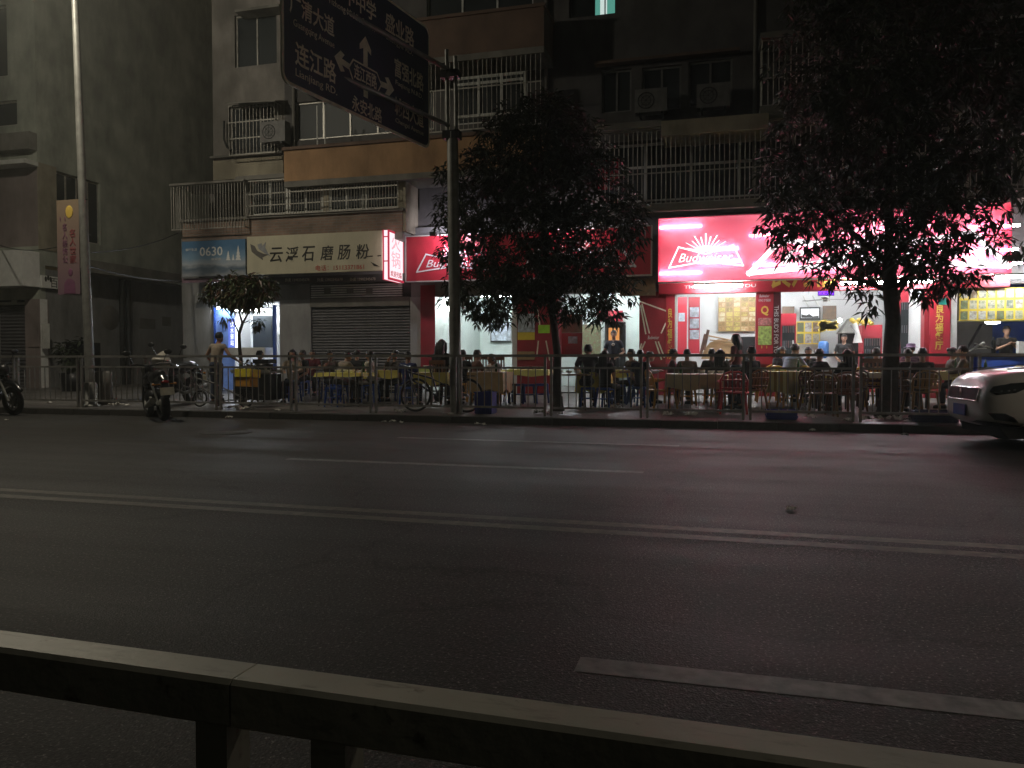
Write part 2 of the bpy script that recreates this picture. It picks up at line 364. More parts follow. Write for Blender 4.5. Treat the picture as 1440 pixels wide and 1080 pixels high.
K['leaf'] = island_mat('mango leaf', [(0.012, 0.020, 0.008), (0.020, 0.032, 0.012), (0.032, 0.046, 0.018), (0.018, 0.028, 0.010)], 0.6, scale=2)
K['leafs'] = island_mat('young leaf', [(0.03, 0.06, 0.016), (0.06, 0.10, 0.03), (0.10, 0.035, 0.02), (0.05, 0.09, 0.025)], 0.45, scale=2)
K['menu'] = island_mat('menu pictures', [(0.30, 0.20, 0.06), (0.55, 0.45, 0.12), (0.20, 0.14, 0.05), (0.45, 0.25, 0.10), (0.6, 0.55, 0.35)], 0.4)
K['menug'] = island_mat('menu photographs', [(0.1, 0.14, 0.12), (0.55, 0.52, 0.42), (0.16, 0.22, 0.12), (0.2, 0.12, 0.08), (0.6, 0.6, 0.57)], 0.35)
K['bottles'] = island_mat('bottles', [(0.05, 0.06, 0.05), (0.16, 0.13, 0.12), (0.09, 0.1, 0.12), (0.2, 0.06, 0.05)], 0.3)
K['food'] = island_mat('food picture', [(0.10, 0.05, 0.03), (0.30, 0.16, 0.07), (0.16, 0.11, 0.07), (0.45, 0.34, 0.2)], 0.4, scale=6)
K['tube'] = emis('fluorescent tube', (0.93, 0.98, 1.0), 190)
K['ftube'] = emis('shop front tube', (0.95, 0.98, 1.0), 140)
K['boxtube'] = emis('lightbox tube', (1.0, 0.92, 0.96), 64)
K['litred'] = backlit('backlit red vinyl', (0.62, 0.062, 0.125), 0.07)
K['litwhite'] = emis('backlit white lettering', (1.0, 0.9, 0.93), 2.0)
K['purple'] = emis('purple LED', (0.25, 0.05, 1.0), 3.0)

# ------------------------------------------------------------------ ground, road, pavement
def sheet(name, pts, mt, parent=None):
    mb = MB(); mb.add(pts, [tuple(range(len(pts)))]); o = mb.build(name, mt, parent); return o
road = tag(sheet('road', [(-140, -60, 0), (140, -60, 0), (140, 14.15, 0), (-140, 14.15, 0)], K['asphalt']), kind='structure')
ground = tag(sheet('ground', [(-145, -100, -0.06), (145, -100, -0.06), (145, 120, -0.06), (-145, 120, -0.06)], K['slab']), kind='structure')
mb = MB()
for i in range(40):
    a, b = -60 + i * 3.0, -57 + i * 3.0
    mb.add([(a, 14.28, pavz(14.28)), (b, 14.28, pavz(14.28)), (b, 20.4, pavz(20.4)), (a, 20.4, pavz(20.4))], [(0, 1, 2, 3)])
mb.add([(-22, 20.4, pavz(20.4)), (-15.6, 20.4, pavz(20.4)), (-15.6, 45, pavz(20.4)), (-22, 45, pavz(20.4))], [(0, 1, 2, 3)])
pavement = tag(mb.build('pavement', K['paving']), kind='structure')
mb = MB()
x = -60.0
while x < 60:
    mb.bb((x + 0.006, 14.10, -0.03), (x + 0.994, 14.278, 0.128 + random.uniform(-.004, .004))); x += 1.0
tag(mb.build('kerb', K['kerb']), kind='structure')
def marking(pts, w, mt, z=0.0016):            # pts: pixel points along the line, w: width across the road
    mb = MB(); P = [onZ(px, py, z) for px, py in pts]
    a = P[0]; b = P[-1]; n = max(2, int((b - a).length / 0.8))
    vs = []
    for i in range(n + 1):
        c = a.lerp(b, i / n); j = random.uniform(-.008, .008)
        vs += [(c.x, c.y - w / 2 + j, z), (c.x, c.y + w / 2 + j, z)]
    mb.add(vs, [(2 * i, 2 * i + 2, 2 * i + 3, 2 * i + 1) for i in range(n)])
    mb.build('lane_marking', mt, road)
a, b = onZ(20, 690, 0), onZ(1440, 771, 0)
d = (b - a).normalized()
for off in (0.13, -0.13):
    mb = MB(); vs = []
    n = 120
    for i in range(n + 1):
        t = -25 + 50 * i / n; c = a + (b - a) * 0.5 + d * t
        vs += [(c.x, c.y + off - .065 - 0.12, 0.0016), (c.x, c.y + off + .065 - 0.12, 0.0016)]
    mb.add(vs, [(2 * i, 2 * i + 2, 2 * i + 3, 2 * i + 1) for i in range(n)]); mb.build('centre_line', K['yline'], road)
marking([(812, 933), (1900, 1048)], 0.15, K['line'])
marking([(405, 645), (905, 664)], 0.15, K['line'])
marking([(560, 615), (955, 627)], 0.15, K['line'])
mb = MB(); c = onZ(318, 608, 0.006)
mb.lathe([(0.0, 0.004), (0.05, 0.006), (0.1, 0.003), (0.3, 0.004), (0.31, 0.001), (0.35, 0.001), (0.36, 0.005), (0.42, 0.005), (0.43, -0.02)], c, 28)
tag(mb.build('manhole_cover', mat('worn cast iron', (0.022, 0.021, 0.02), 0.75, var=.3, scale=14)), 'round iron manhole cover set in the asphalt near the far kerb', 'manhole cover')

# ------------------------------------------------------------------ near guard rail (foreground)
def guardmat():
    m = mat('worn guard rail paint', (0.39, 0.38, 0.33), 0.5, metal=0.15, scale=3, var=0.22, bump=0.06, bscale=40)
    nt = m.node_tree; N, L = nt.nodes, nt.links; p = N['Principled BSDF']; src = p.inputs['Base Color'].links[0].from_socket
    tc = N.new('ShaderNodeTexCoord')
    def lay(col, sc, lo, hi, src, mp=(1, 1, 1), det=8, amt=1.0):
        q = N.new('ShaderNodeMapping'); q.inputs['Scale'].default_value = mp; L.new(tc.outputs['Object'], q.inputs[0])
        n = N.new('ShaderNodeTexNoise'); n.inputs['Scale'].default_value = sc; n.inputs['Detail'].default_value = det; n.inputs['Roughness'].default_value = .7; L.new(q.outputs[0], n.inputs['Vector'])
        r = N.new('ShaderNodeMapRange'); r.inputs[1].default_value = lo; r.inputs[2].default_value = hi; r.inputs[4].default_value = amt; L.new(n.outputs[0], r.inputs[0])
        x = N.new('ShaderNodeMix'); x.data_type = 'RGBA'; L.new(r.outputs[0], x.inputs[0]); L.new(src, x.inputs[6]); x.inputs[7].default_value = (*col, 1); return x.outputs[2]
    a = lay((.10, .075, .05), 9, .60, .68, src, (1, 1, 1)); a = lay((.20, .19, .16), 28, .55, .7, a, (.4, 2, 2), 5, .8); a = lay((.05, .04, .03), 4, .66, .71, a, (1.6, 1, 1)); L.new(a, p.inputs['Base Color']); return m
J = onY(322, 1000, 0.875).x
def guard(x0, x1, posts, label):
    o = thing('guard_rail', label, 'guard rail', (x0, 0.912 - (x0 - J) * tan(radians(1.7)), 0), -radians(1.7), 'guard rail sections in the foreground')
    K.setdefault('guardtop', guardmat())
    L = x1 - x0
    mb = MB(); h, d0 = 0.775, 0.066
    bev = 0.006
    prof = [(-d0 / 2 + bev, h), (d0 / 2 - bev, h), (d0 / 2, h - bev), (d0 / 2, h - d0 + bev), (d0 / 2 - bev, h - d0), (-d0 / 2 + bev, h - d0), (-d0 / 2, h - d0 + bev), (-d0 / 2, h - bev)]
    vs = [(0, y, z) for y, z in prof] + [(L, y, z) for y, z in prof]
    mb.add(vs, [(i, (i + 1) % 8, (i + 1) % 8 + 8, i + 8) for i in range(8)] + [tuple(range(8))[::-1], tuple(range(8, 16))])
    part(mb, 'top_rail', K['guardtop'], o)
    mb = MB(); mb.box((L / 2, 0, 0.13), (L - 0.1, 0.04, 0.05)); part(mb, 'bottom_rail', K['guardtop'], o)
    for p in posts:
        mb = MB(); mb.box((p - x0, 0, (h - d0) / 2), (0.05, 0.05, h - d0 - 0.002)); mb.box((p - x0, 0, 0.006), (0.12, 0.12, 0.012)); part(mb, 'post', K['guardtop'], o)
    return o
def gx(px): return onY(px, 1000, 0.875).x

guard(J - 2.2, J - 0.0008, [J - 2.15, gx(289)], 'worn steel guard rail section at left foreground, lit yellowish along its top')
guard(J + 0.0008, J + 2.6, [gx(457), J + 1.35, J + 2.55], 'worn steel guard rail section across the right foreground, duller top')
# ------------------------------------------------------------------ building helpers
def wallholes(mb, x0, x1, z0, z1, Y, t, holes, m=0):
    xs = sorted({x0, x1, *[max(x0, min(x1, h[i])) for h in holes for i in (0, 2)]})
    zs = sorted({z0, z1, *[max(z0, min(z1, h[i])) for h in holes for i in (1, 3)]})
    for i in range(len(xs) - 1):
        j = 0
        while j < len(zs) - 1:
            def open_(j):
                cx, cz = (xs[i] + xs[i + 1]) / 2, (zs[j] + zs[j + 1]) / 2
                return any(h[0] < cx < h[2] and h[1] < cz < h[3] for h in holes)
            if open_(j): j += 1; continue
            k = j
            while k < len(zs) - 1 and not open_(k): k += 1
            mb.bb((xs[i], Y, zs[j]), (xs[i + 1], Y + t, zs[k]), m); j = k
def pxr(x0, y0, x1, y1, Y):
    xm, ym = (x0 + x1) / 2, (y0 + y1) / 2
    return (onY(x0, ym, Y).x, onY(xm, y1, Y).z, onY(x1, ym, Y).x, onY(xm, y0, Y).z)
def window(parent, r, Y, n=2, fm='frame', bar=0.05, cross=None, curtain=0.0, glass='glass'):
    x0, z0, x1, z1 = r
    mb = MB(); b = bar
    mb.bb((x0, Y - .03, z0), (x1, Y + .04, z0 + b)); mb.bb((x0, Y - .03, z1 - b), (x1, Y + .04, z1))
    for i in range(n + 1):
        x = x0 + (x1 - x0 - b) * i / n; mb.bb((x, Y - .028, z0 + b), (x + b, Y + .038, z1 - b))
    if cross: zc = z0 + (z1 - z0) * cross; mb.bb((x0 + b, Y - .026, zc - b / 2), (x1 - b, Y + .036, zc + b / 2))
    f = mb.build('window', K[fm], parent)
    mb = MB(); mb.bb((x0 + b * .5, Y + .005, z0 + b * .5), (x1 - b * .5, Y + .012, z1 - b * .5)); mb.build('pane', K[glass], f)
    if curtain:
        mb = MB(); n2 = 24; xa, xb = x0 + b, x0 + (x1 - x0) * curtain
        vs = []
        for i in range(n2 + 1):
            x = xa + (xb - xa) * i / n2; y = Y - 0.004 - 0.0 + 0.0
            vs += [(x, Y + .06 + .03 * sin(i * 1.9), z0 + b), (x, Y + .06 + .03 * sin(i * 1.9), z1 - b)]
        mb.add(vs, [(2 * i, 2 * i + 2, 2 * i + 3, 2 * i + 1) for i in range(n2)]); mb.build('curtain', K['curtain'], f)
    return f
def grille(parent, r, Y, step=0.11, rb=0.011, rails=(0.0, 0.5, 1.0), sides=0.0, name='window_grille', mt='bars'):
    x0, z0, x1, z1 = r; mb = MB()
    n = max(2, int(round((x1 - x0) / step)))
    for i in range(n + 1):
        x = x0 + (x1 - x0) * i / n + random.uniform(-.006, .006); mb.tube([(x, Y, z0), (x + random.uniform(-.006, .006), Y, z1)], rb, 5)
    for t in rails:
        z = z0 + (z1 - z0) * t; mb.box(((x0 + x1) / 2, Y + .014, z), (x1 - x0 + .03, .02, .03))
    if sides:
        k = max(2, int(sides / step))
        for xx in (x0, x1):
            for i in range(1, k + 1): mb.tube([(xx, Y + sides * i / k, z0), (xx, Y + sides * i / k, z1)], rb, 5)
            for t in rails: mb.box((xx, Y + sides / 2, z0 + (z1 - z0) * t), (.02, sides, .03))
    return mb.build(name, K[mt], parent)
def boxpart(parent, a, b, name, mt):
    mb = MB(); mb.bb(a, b); return mb.build(name, K[mt] if isinstance(mt, str) else mt, parent)
def rectpart(parent, x0, y0, x1, y1, Y, t, name, mt):
    mb = MB(); mb.rect(x0, y0, x1, y1, Y, t); return mb.build(name, K[mt] if isinstance(mt, str) else mt, parent)
def X(px, py=508, Y=20.0): return onY(px, py, Y).x
def Z(py, px=720, Y=20.0): return onY(px, py, Y).z

# ------------------------------------------------------------------ main building
XL = X(299, 120, 20.2)            # left corner of the upper floors
XR = 15.0
bld = thing('apartment_building', 'long old apartment block with caged balconies above a row of ground floor shops', 'building', ((XL + XR) / 2, 25, 0))
PZ = pavz(20.4)
SLABZ = 5.2
# upper street wall with real openings
ops = []
w_l1 = pxr(330, 18, 389, 92, 20.2); w_l2 = pxr(322, 148, 386, 215, 20.2)
w_r = [pxr(846, 98, 888, 158, 20.2), pxr(903, 93, 958, 155, 20.2), pxr(968, 84, 1030, 148, 20.2), pxr(1090, 78, 1180, 140, 20.2), pxr(1330, 60, 1440, 120, 20.2)]
w_top = [pxr(800, -40, 866, 22, 20.2), pxr(1150, -40, 1230, 5, 20.2)]
w_2 = pxr(842, 196, 1110, 280, 20.2); w_2b = pxr(1150, 180, 1440, 268, 20.2)
w_3a = pxr(640, 100, 742, 172, 20.2); w_3b = pxr(415, 135, 610, 190, 20.2); w_4 = pxr(600, -40, 750, 30, 20.2); w_2l = pxr(352, 246, 590, 300, 20.2)
ops = [w_l1, w_l2, *w_r, *w_top, w_2, w_2b, w_3a, w_3b, w_4, w_2l]
ZTOP = 17.5
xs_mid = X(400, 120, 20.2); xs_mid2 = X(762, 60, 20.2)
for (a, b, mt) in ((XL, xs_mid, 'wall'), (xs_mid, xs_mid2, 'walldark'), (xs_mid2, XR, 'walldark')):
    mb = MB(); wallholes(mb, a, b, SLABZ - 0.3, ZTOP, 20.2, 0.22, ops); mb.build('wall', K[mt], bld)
boxpart(bld, (XL, 20.42, SLABZ - .3), (XL + .22, 32, ZTOP), 'wall', 'wall')
boxpart(bld, (XL, 32, 0), (XR, 32.2, ZTOP), 'wall', 'walldark')
boxpart(bld, (XR, 20.2, 0), (XR + .2, 32.2, ZTOP), 'wall', 'walldark')
boxpart(bld, (XL - .3, 19.8, ZTOP), (XR + .4, 32.4, ZTOP + .3), 'roof', 'slab')
for z in (7.75, 10.6, 13.4): boxpart(bld, (XL + .22, 20.42, z), (XR, 32, z + .15), 'floor_slab', 'slab')
boxpart(bld, (XL + .22, 23.5, SLABZ), (XR, 23.65, ZTOP), 'inner_wall', 'curtain')
# windows of the left bay
f = window(bld, w_l1, 20.32, 2, 'bars', .04); f = window(bld, w_l2, 20.32, 3, 'bars', .035, curtain=.5)
r = pxr(322, 146, 386, 216, 19.85); grille(bld, r, 19.85, .12, .01, (0, .33, .66, 1), .35)
mb = MB(); a = onY(318, 144, 19.6); b = onY(388, 141, 19.6)
mb.add([(a.x, 19.55, a.z - .02), (b.x, 19.55, b.z - .02), (b.x, 20.2, b.z + .2), (a.x, 20.2, a.z + .2), (a.x, 19.55, a.z - .05), (b.x, 19.55, b.z - .05), (b.x, 20.2, b.z + .17), (a.x, 20.2, a.z + .17)], [(0, 1, 2, 3), (7, 6, 5, 4), (0, 4, 5, 1), (1, 5, 6, 2), (2, 6, 7, 3), (3, 7, 4, 0)])
mb.build('awning', K['slab'], bld)
mb = MB(); a = onY(330, 17, 19.7); b = onY(392, 12, 19.7); mb.bb((a.x, 19.7, a.z), (b.x, 20.2, a.z + .07)); mb.build('awning', K['slab'], bld)
mb = MB(); P = [onY(*p, 20.05) for p in ((315, 170), (315, 196), (319, 207), (328, 212), (345, 213))]; mb.tube(P, .03, 7); mb.build('drain_pipe', K['cable'], bld)
boxpart(bld, (XL - .02, 20.05, Z(222, 330, 20.2)), (X(400, 222, 20.2), 20.2, Z(219, 330, 20.2)), 'ledge', 'slab')
boxpart(bld, (XL + .005, 20.17, Z(252, 330, 20.2)), (X(399, 240, 20.2), 20.2 - .003, Z(224, 330, 20.2)), 'wall', 'cream')
# ochre balcony of the third floor, brown one above it
def balcony(x0, x1, yt, yb, Y, mt, depth, zslab=.16):
    xm = (x0 + x1) / 2
    zt, zb = Z(yt, xm, Y), Z(yb, xm, Y); xa, xb = X(x0, yt, Y), X(x1, yt, Y)
    mb = MB(); mb.bb((xa, Y, zb), (xb, Y + .12, zt - .08)); mb.bb((xa, Y + .12, zb), (xa + .12, Y + depth, zt - .08)); mb.bb((xb - .12, Y + .12, zb), (xb, Y + depth, zt - .08))
    o = mb.build('balcony', K[mt], bld)
    mb = MB(); mb.bb((xa - .04, Y - .05, zt - .08), (xb + .04, Y + .16, zt)); mb.bb((xa - .04, Y + .16, zt - .08), (xa + .15, Y + depth, zt)); mb.bb((xb - .15, Y + .16, zt - .08), (xb + .04, Y + depth, zt)); mb.build('coping', K['brown'], o)
    mb = MB(); mb.bb((xa, Y, zb - zslab), (xb, Y + depth, zb - .002)); mb.build('balcony_floor', K['slab'], o)
    return zt, zb, xa, xb
zt3, zb3, xa3, xb3 = balcony(399, 765, 193, 243, 19.1, 'orange', 1.1)
balcony(399, 765, 27, 84, 19.1, 'brown', 1.1)
window(bld, w_3a, 20.3, 2, 'frame', .06, .78); window(bld, w_3b, 20.3, 5, 'bars', .05); window(bld, w_4, 20.3, 3, 'frame', .05)
window(bld, pxr(640, 105, 740, 163, 19.3), 19.3, 3, 'frame', .07, .82)
grille(bld, pxr(600, 82, 760, 180, 19.15), 19.15, .13, .009, (0.0, .6, 1.0))
for p in (446, 457): mb = MB(); q = onY(p, 150, 19.2); mb.tube([(q.x, 19.2, zt3), (q.x, 19.2, zt3 + 1.1)], .02, 6); mb.build('clothes_pole', K['frame'], bld)
# AC units
def ac(px, py, Y, w=.8, h=.58):
    c = onY(px, py, Y); o = thing('air_conditioner', '', 'air conditioner', (c.x, Y + .16, c.z))
    mb = MB(); mb.box((0, 0, h / 2), (w, .3, h)); part(mb, 'casing', K['dull'], o)
    mb = MB(); mb.torus((-.12, -.155, h / 2), .2, .012, n=20, k=5); mb.torus((-.12, -.155, h / 2), .12, .008, n=16, k=5)
    for i in range(8): mb.tube([(-.12, -.155, h / 2), (-.12 + .2 * cos(i * pi / 4), -.155, h / 2 + .2 * sin(i * pi / 4))], .006, 4)
    part(mb, 'fan_grille', K['black'], o)
    for xx in (-.3, .26): mb = MB(); mb.bb((xx, -.16, -.06), (xx + .04, .3, -.002)); part(mb, 'bracket', K['darkmetal'], o)
    return o
ac(383, 199, 19.75)['label'] = 'dull grey air conditioner unit on brackets left of the ochre balcony'
ac(915, 157, 19.75)['label'] = 'air conditioner unit under third floor windows, left one of two near the lit sign'
ac(1003, 150, 19.75)['label'] = 'air conditioner unit under third floor windows, right one of two beside the big tree'
# second floor: brick parapets and caged verandas
YB = 19.3
xa, xb = X(256, 320, YB), X(566, 310, YB)
zs0, zs1 = Z(331, 440, YB), Z(303, 440, YB)
boxpart(bld, (xa, YB, zs0), (xb, YB + .14, zs1), 'parapet', 'brick')
boxpart(bld, (xa, YB + .14, zs0), (xa + .14, 21.5, zs1), 'parapet', 'brick')
boxpart(bld, (xa - .05, YB - .06, zs1), (xb + .05, YB + .2, zs1 + .07), 'ledge', 'slab')
boxpart(bld, (xa, YB, zs0 - .2), (xb, 21.5, zs0 - .002), 'floor_slab', 'slab')
boxpart(bld, (xa, 20.6, zs1 + .07), (XL, 20.75, Z(255, 300, 20.6)), 'wall', 'walldark')
rc = pxr(241, 262, 343, 330, 19.05); g = grille(bld, (rc[0], zs1 - .25, rc[2], Z(258, 300, 19.05)), 19.05, .095, .011, (0, 1.0), .9)
boxpart(bld, (rc[0] - .03, 19.0, Z(258, 300, 19.05)), (rc[2] + .03, 20.2, Z(255, 300, 19.05)), 'veranda_roof', 'slab')
zz0, zz1 = zs1 + .09, Z(247, 450, YB)
for (p0, p1, n) in ((352, 402, 2), (404, 452, 2), (461, 509, 2), (511, 559, 1)):
    window(bld, (X(p0, 280, YB), zz0, X(p1, 280, YB), zz1), YB + .12, n, 'frame', .06, None, curtain=0.0 if n == 2 else .7)
boxpart(bld, (X(452.5, 280, YB), YB + .06, zz0 - .01), (X(460.5, 280, YB), YB + .18, zz1), 'pier', 'cream')
boxpart(bld, (X(343, 280, YB), YB + .06, zz0 - .01), (X(351.5, 280, YB), YB + .18, zz1), 'pier', 'slab')
boxpart(bld, (X(559.5, 280, YB), YB + .02, zs0), (X(570, 280, YB), 20.2, zz1), 'pier', 'cream')
grille(bld, (X(345, 280, 19.2), zz0 - .02, X(559, 280, 19.2), zz1 - .05), 19.2, .085, .009, (0, .28, .62, 1))
boxpart(bld, (xs_mid - 1.0, 19.22, zz1), (X(600, 240, YB), 20.2, zz1 + .12), 'floor_slab', 'slab')
# right hand verandas
def veranda(x0, x1, yt, yb, Y, step, lit=None):
    r = pxr(x0, yt, x1, yb, Y); grille(bld, r, Y, step, .012, (0, .42, 1), 20.2 - Y)
    boxpart(bld, (r[0] - .05, Y - .08, r[3] + .02), (r[2] + .05, 20.2, r[3] + .16), 'veranda_roof', 'slab')
    boxpart(bld, (r[0] - .05, Y - .05, r[1] - .2), (r[2] + .05, 20.2, r[1] - .015), 'balcony_floor', 'slab')
veranda(838, 1105, 179, 284, 19.3, .115); veranda(1118, 1500, 163, 272, 19.3, .115)
window(bld, w_2, 20.3, 4, 'frame', .06, .6, curtain=.25); window(bld, w_2b, 20.3, 4, 'bars', .06, .6)
zl = Z(186, 1000, 19.2); boxpart(bld, (X(930, 175, 19.1), 19.1, Z(185, 1010, 19.1)), (X(1081, 165, 19.1), 20.2, Z(164, 1010, 19.1)), 'ledge', 'cream')
boxpart(bld, (X(836, 190, 19.1), 19.1, Z(186, 900, 19.1) + .12), (X(930, 175, 19.1) - .005, 20.2, Z(172, 880, 19.1)), 'ledge', 'slab')
for i, r in enumerate(w_r): window(bld, r, 20.3, 2 if i < 3 else 3, 'dull', .05, curtain=(0.6, .9, .5, .4, .3)[i])
boxpart(bld, (X(836, 90, 20), 19.95, Z(83, 920, 20)), (X(1040, 70, 20), 20.2, Z(79, 920, 20)), 'ledge', 'brown')
veranda(1072, 1290, 46, 140, 19.4, .13)
window(bld, pxr(1400, 20, 1490, 90, 19.9), 19.9, 2, 'frame', .06)
# lit window at the top
mb = MB(); x0, z0, x1, z1 = w_top[0]
window(bld, (x0, z0, x0 + (x1 - x0) * .52, z1), 20.3, 1, 'darkmetal', .05)
fr = window(bld, (x0 + (x1 - x0) * .53, z0, x1, z1), 20.3, 2, 'darkmetal', .03, glass='glass')
for c in list(fr.children):
    c.data.materials[0] = K.setdefault('litcurtain', emis('lit green curtain', (0.22, 0.75, 0.60), 0.40))
    c['label'] = 'greenish lit window pane'
mb = MB(); xm = x0 + (x1 - x0) * .66; mb.bb((xm, 20.29, z0 + .04), (xm + .18, 20.302, z1)); mb.build('curtain', emis('lit pale curtain', (0.75, 0.9, 0.85), 0.8), fr)
window(bld, w_top[1], 20.3, 2, 'darkmetal', .05)
for px in (412, 768, 1062): mb = MB(); q = onY(px, 100, 20.1); mb.tube([(q.x, 20.12, SLABZ + .3), (q.x, 20.12, 17)], .05, 8); mb.build('drain_pipe', K['slab'], bld)
# red washing behind the bars
mb = MB(); c = onY(846, 252, 19.45)
for i, (dx, w) in enumerate(((0, .3), (.34, .26))):
    vs = []
    for k in range(7):
        xx = c.x - .15 + dx + w * k / 6; vs += [(xx, 19.5 + .02 * sin(k * 2.1), c.z + .5), (xx, 19.5 + .03 * sin(k * 1.7 + 1), c.z - .25 - .02 * (k % 2))]
    mb.add(vs, [(2 * k, 2 * k + 1, 2 * k + 3, 2 * k + 2) for k in range(6)])
tag(mb.build('washing', K['redcurtain']), 'red washing hanging behind the second floor balcony bars', 'washing')

# ------------------------------------------------------------------ ground floor: piers, rooms
def room(x0, x1, Yb, wallm, z1=3.45, left=True, right=True, rleft=None):
    xa, xb = X(x0), X(x1)
    mb = MB(); mb.bb((xa, Yb, PZ - .1), (xb, Yb + .1, z1)); mb.build('back_wall', K[wallm], bld)
    if left: boxpart(bld, (xa - .1, 20.3, PZ - .1), (xa - .003, Yb + .1, z1), 'side_wall', wallm)
    if right: boxpart(bld, (xb + .003, 20.3, PZ - .1), (xb + .1, Yb + .1, z1), 'side_wall', wallm)
    boxpart(bld, (xa - .1, 20.25, z1 + .003), (xb + .1, Yb + .1, z1 + .1), 'ceiling', 'white')
    boxpart(bld, (xa - .1, 20.25, PZ - .05), (xb + .1, Yb + .1, PZ + .03), 'shop_floor', 'paving')
room(596, 930, 25.2, 'mint', right=False); room(935, 1305, 25.2, 'white', left=False)
boxpart(bld, (X(935) - .4, 20.45, PZ), (X(935) - .05, 25.3, 3.45), 'side_wall', 'white')
room(1312, 1560, 24.0, 'blue', z1=3.4, right=False)
room(303, 393, 21.8, 'white', z1=2.95)
# solid front between the shops above the openings
boxpart(bld, (X(257), 20.0, 2.95), (X(596), 20.2, SLABZ - .3), 'wall', 'plaster')
boxpart(bld, (X(596), 20.0, 2.98), (XR, 20.2, SLABZ - .302), 'wall', 'plaster')
def pier(x0, x1, mt='plaster', Y=19.95, z1=2.98, t=.35): boxpart(bld, (X(x0, 450, Y), Y, PZ - .15), (X(x1, 450, Y), Y + t, z1 - .004), 'pier', mt)
pier(257, 304); pier(393, 437, 'pierp'); pier(577, 594, 'pierp')
pier(720, 727, 'whitepaint'); pier(727, 786, 'redd'); pier(899, 950, 'redd'); pier(1063, 1098, 'redd'); pier(1300, 1337, 'redd'); pier(1337, 1346, 'whitepaint')
# roller shutter with louvres
rs = thing('roller_shutter', 'closed grey roller shutter with louvred vents above, under the pale sign', 'shutter', (X(507), 20.0, PZ))
mb = MB(); x0, z0, x1, z1 = pxr(437, 431, 577, 520, 20.02); z0 = PZ
n = 30
for i in range(n):
    za, zb = z0 + (z1 - z0) * i / n, z0 + (z1 - z0) * (i + 1) / n
    mb.add([(x0, 20.02, za), (x1, 20.02, za), (x1, 19.995, (za + zb) / 2), (x0, 19.995, (za + zb) / 2), (x1, 20.02, zb), (x0, 20.02, zb)], [(0, 1, 2, 3), (3, 2, 4, 5)])
mb.build('curtain', K['shutter'], rs)
mb = MB(); mb.rect(437, 419, 577, 431, 20.0, .06); mb.build('lintel', K['slab'], rs)
mb = MB()
for i in range(6):
    y = 400 + i * 3.2; a = pxr(438, y, 566, y + 1.8, 19.97); mb.bb((a[0], 19.93, a[1]), (a[2], 19.99, a[3]))
mb.build('louvre', K['frame'], rs)
rectpart(rs, 436, 398, 578, 419, 19.999, .004, 'vent_back', 'black')
for p in (460, 492, 519): rectpart(rs, p - 4, 405, p + 5, 413, 19.92, .01, 'sticker', 'curtain')

# ------------------------------------------------------------------ corner building on the left
cbX = onY(53, 300, 20).x
cb = thing('corner_building', 'pale two-part corner building with shuttered shop, lit by the street lamp', 'building', (cbX - 6, 26, 0))
fronth = [pxr(-60, 145, 24, 180, 20.0), pxr(-40, 10, 10, 110, 20.0)]
mb = MB(); wallholes(mb, cbX - 16, cbX, 3.2, 18, 20.0, .25, fronth + [pxr(-200, 238, 53, 352, 20.0)]); mb.build('wall', K['alley'], cb)
for r in fronth: window(cb, r, 20.1, 2, 'bars')
r = pxr(-200, 238, 53, 352, 20.0); boxpart(cb, (r[0], 20.06, r[1]), (cbX - .003, 20.2, r[3]), 'wall', 'pinkw')
boxpart(cb, (cbX - 16, 19.5, Z(236, 30)), (cbX + .06, 19.997, Z(230, 30)), 'ledge', 'frame')
boxpart(cb, (cbX - 16, 19.7, Z(214, 30)), (cbX + .03, 19.997, Z(190, 30)), 'parapet', 'slab')
swX = cbX
def sw(px, py): return onX(px, py, swX)
wz = sw(110, 290)
a, b = sw(79, 246), sw(142, 345)
hole = (a.y, b.z, b.y, sw(79, 240).z)
# side wall along the alley (a grid in y,z)
def sidewall(mb, y0, y1, z0, z1, holes):
    m2 = MB(); wallholes(m2, y0, y1, z0, z1, 0, .22, holes)
    for v in m2.v: v.x, v.y = swX - v.y, v.x
    mb.add(m2.v, [f[::-1] for f in m2.f])
ledz = sw(126, 382).z
mb = MB(); sidewall(mb, 20.25, 42, ledz, 18, [hole]); mb.build('wall', K['alley'], cb)
mb = MB(); m0 = sw(53, 290); m1 = sw(79, 290); mb.bb((swX + .002, 20.0, sw(66, 352).z), (swX + .03, m1.y, sw(60, 230).z)); mb.build('wall', K['cream'], cb)
mb = MB(); y0, z0, y1, z1 = hole
for i in range(5):
    y = y0 + (y1 - y0) * i / 4; mb.bb((swX - .16, y - .03, z0), (swX - .1, y + .03, z1))
mb.bb((swX - .16, y0, z0), (swX - .1, y1, z0 + .06)); mb.bb((swX - .16, y0, z1 - .06), (swX - .1, y1, z1)); f = mb.build('window', K['bars'], cb)
mb = MB(); mb.bb((swX - .14, y0, z0), (swX - .12, y1, z1)); mb.build('pane', K['glass'], f)
mb = MB(); mb.bb((swX, 21.2, ledz - .12), (swX + .7, 42, ledz + .02)); mb.bb((swX + .66, 21.2, ledz + .02), (swX + .7, 42, ledz + .3)); mb.build('canopy', K['slab'], cb)
mb = MB(); sidewall(mb, 20.25, 42, 0, ledz - .12, []); mb.build('wall', K['plaster'], cb)
for px in (172, 181): q = onX(px, 470, swX + .08); mb = MB(); mb.tube([(swX + .08, q.y, .3), (swX + .08, q.y, ledz - .12)], .09, 8); mb.build('drain_pipe', K['cable'], cb)
mb = MB()
for (u0, v0, u1, v1) in ((196, 449, 218, 462), (228, 446, 240, 458)):
    a, b = sw(u0, v1), sw(u1, v0); mb.bb((swX, a.y, a.z), (swX + .01, b.y, b.z))
mb.build('faded_notice', K['curtain'], cb)
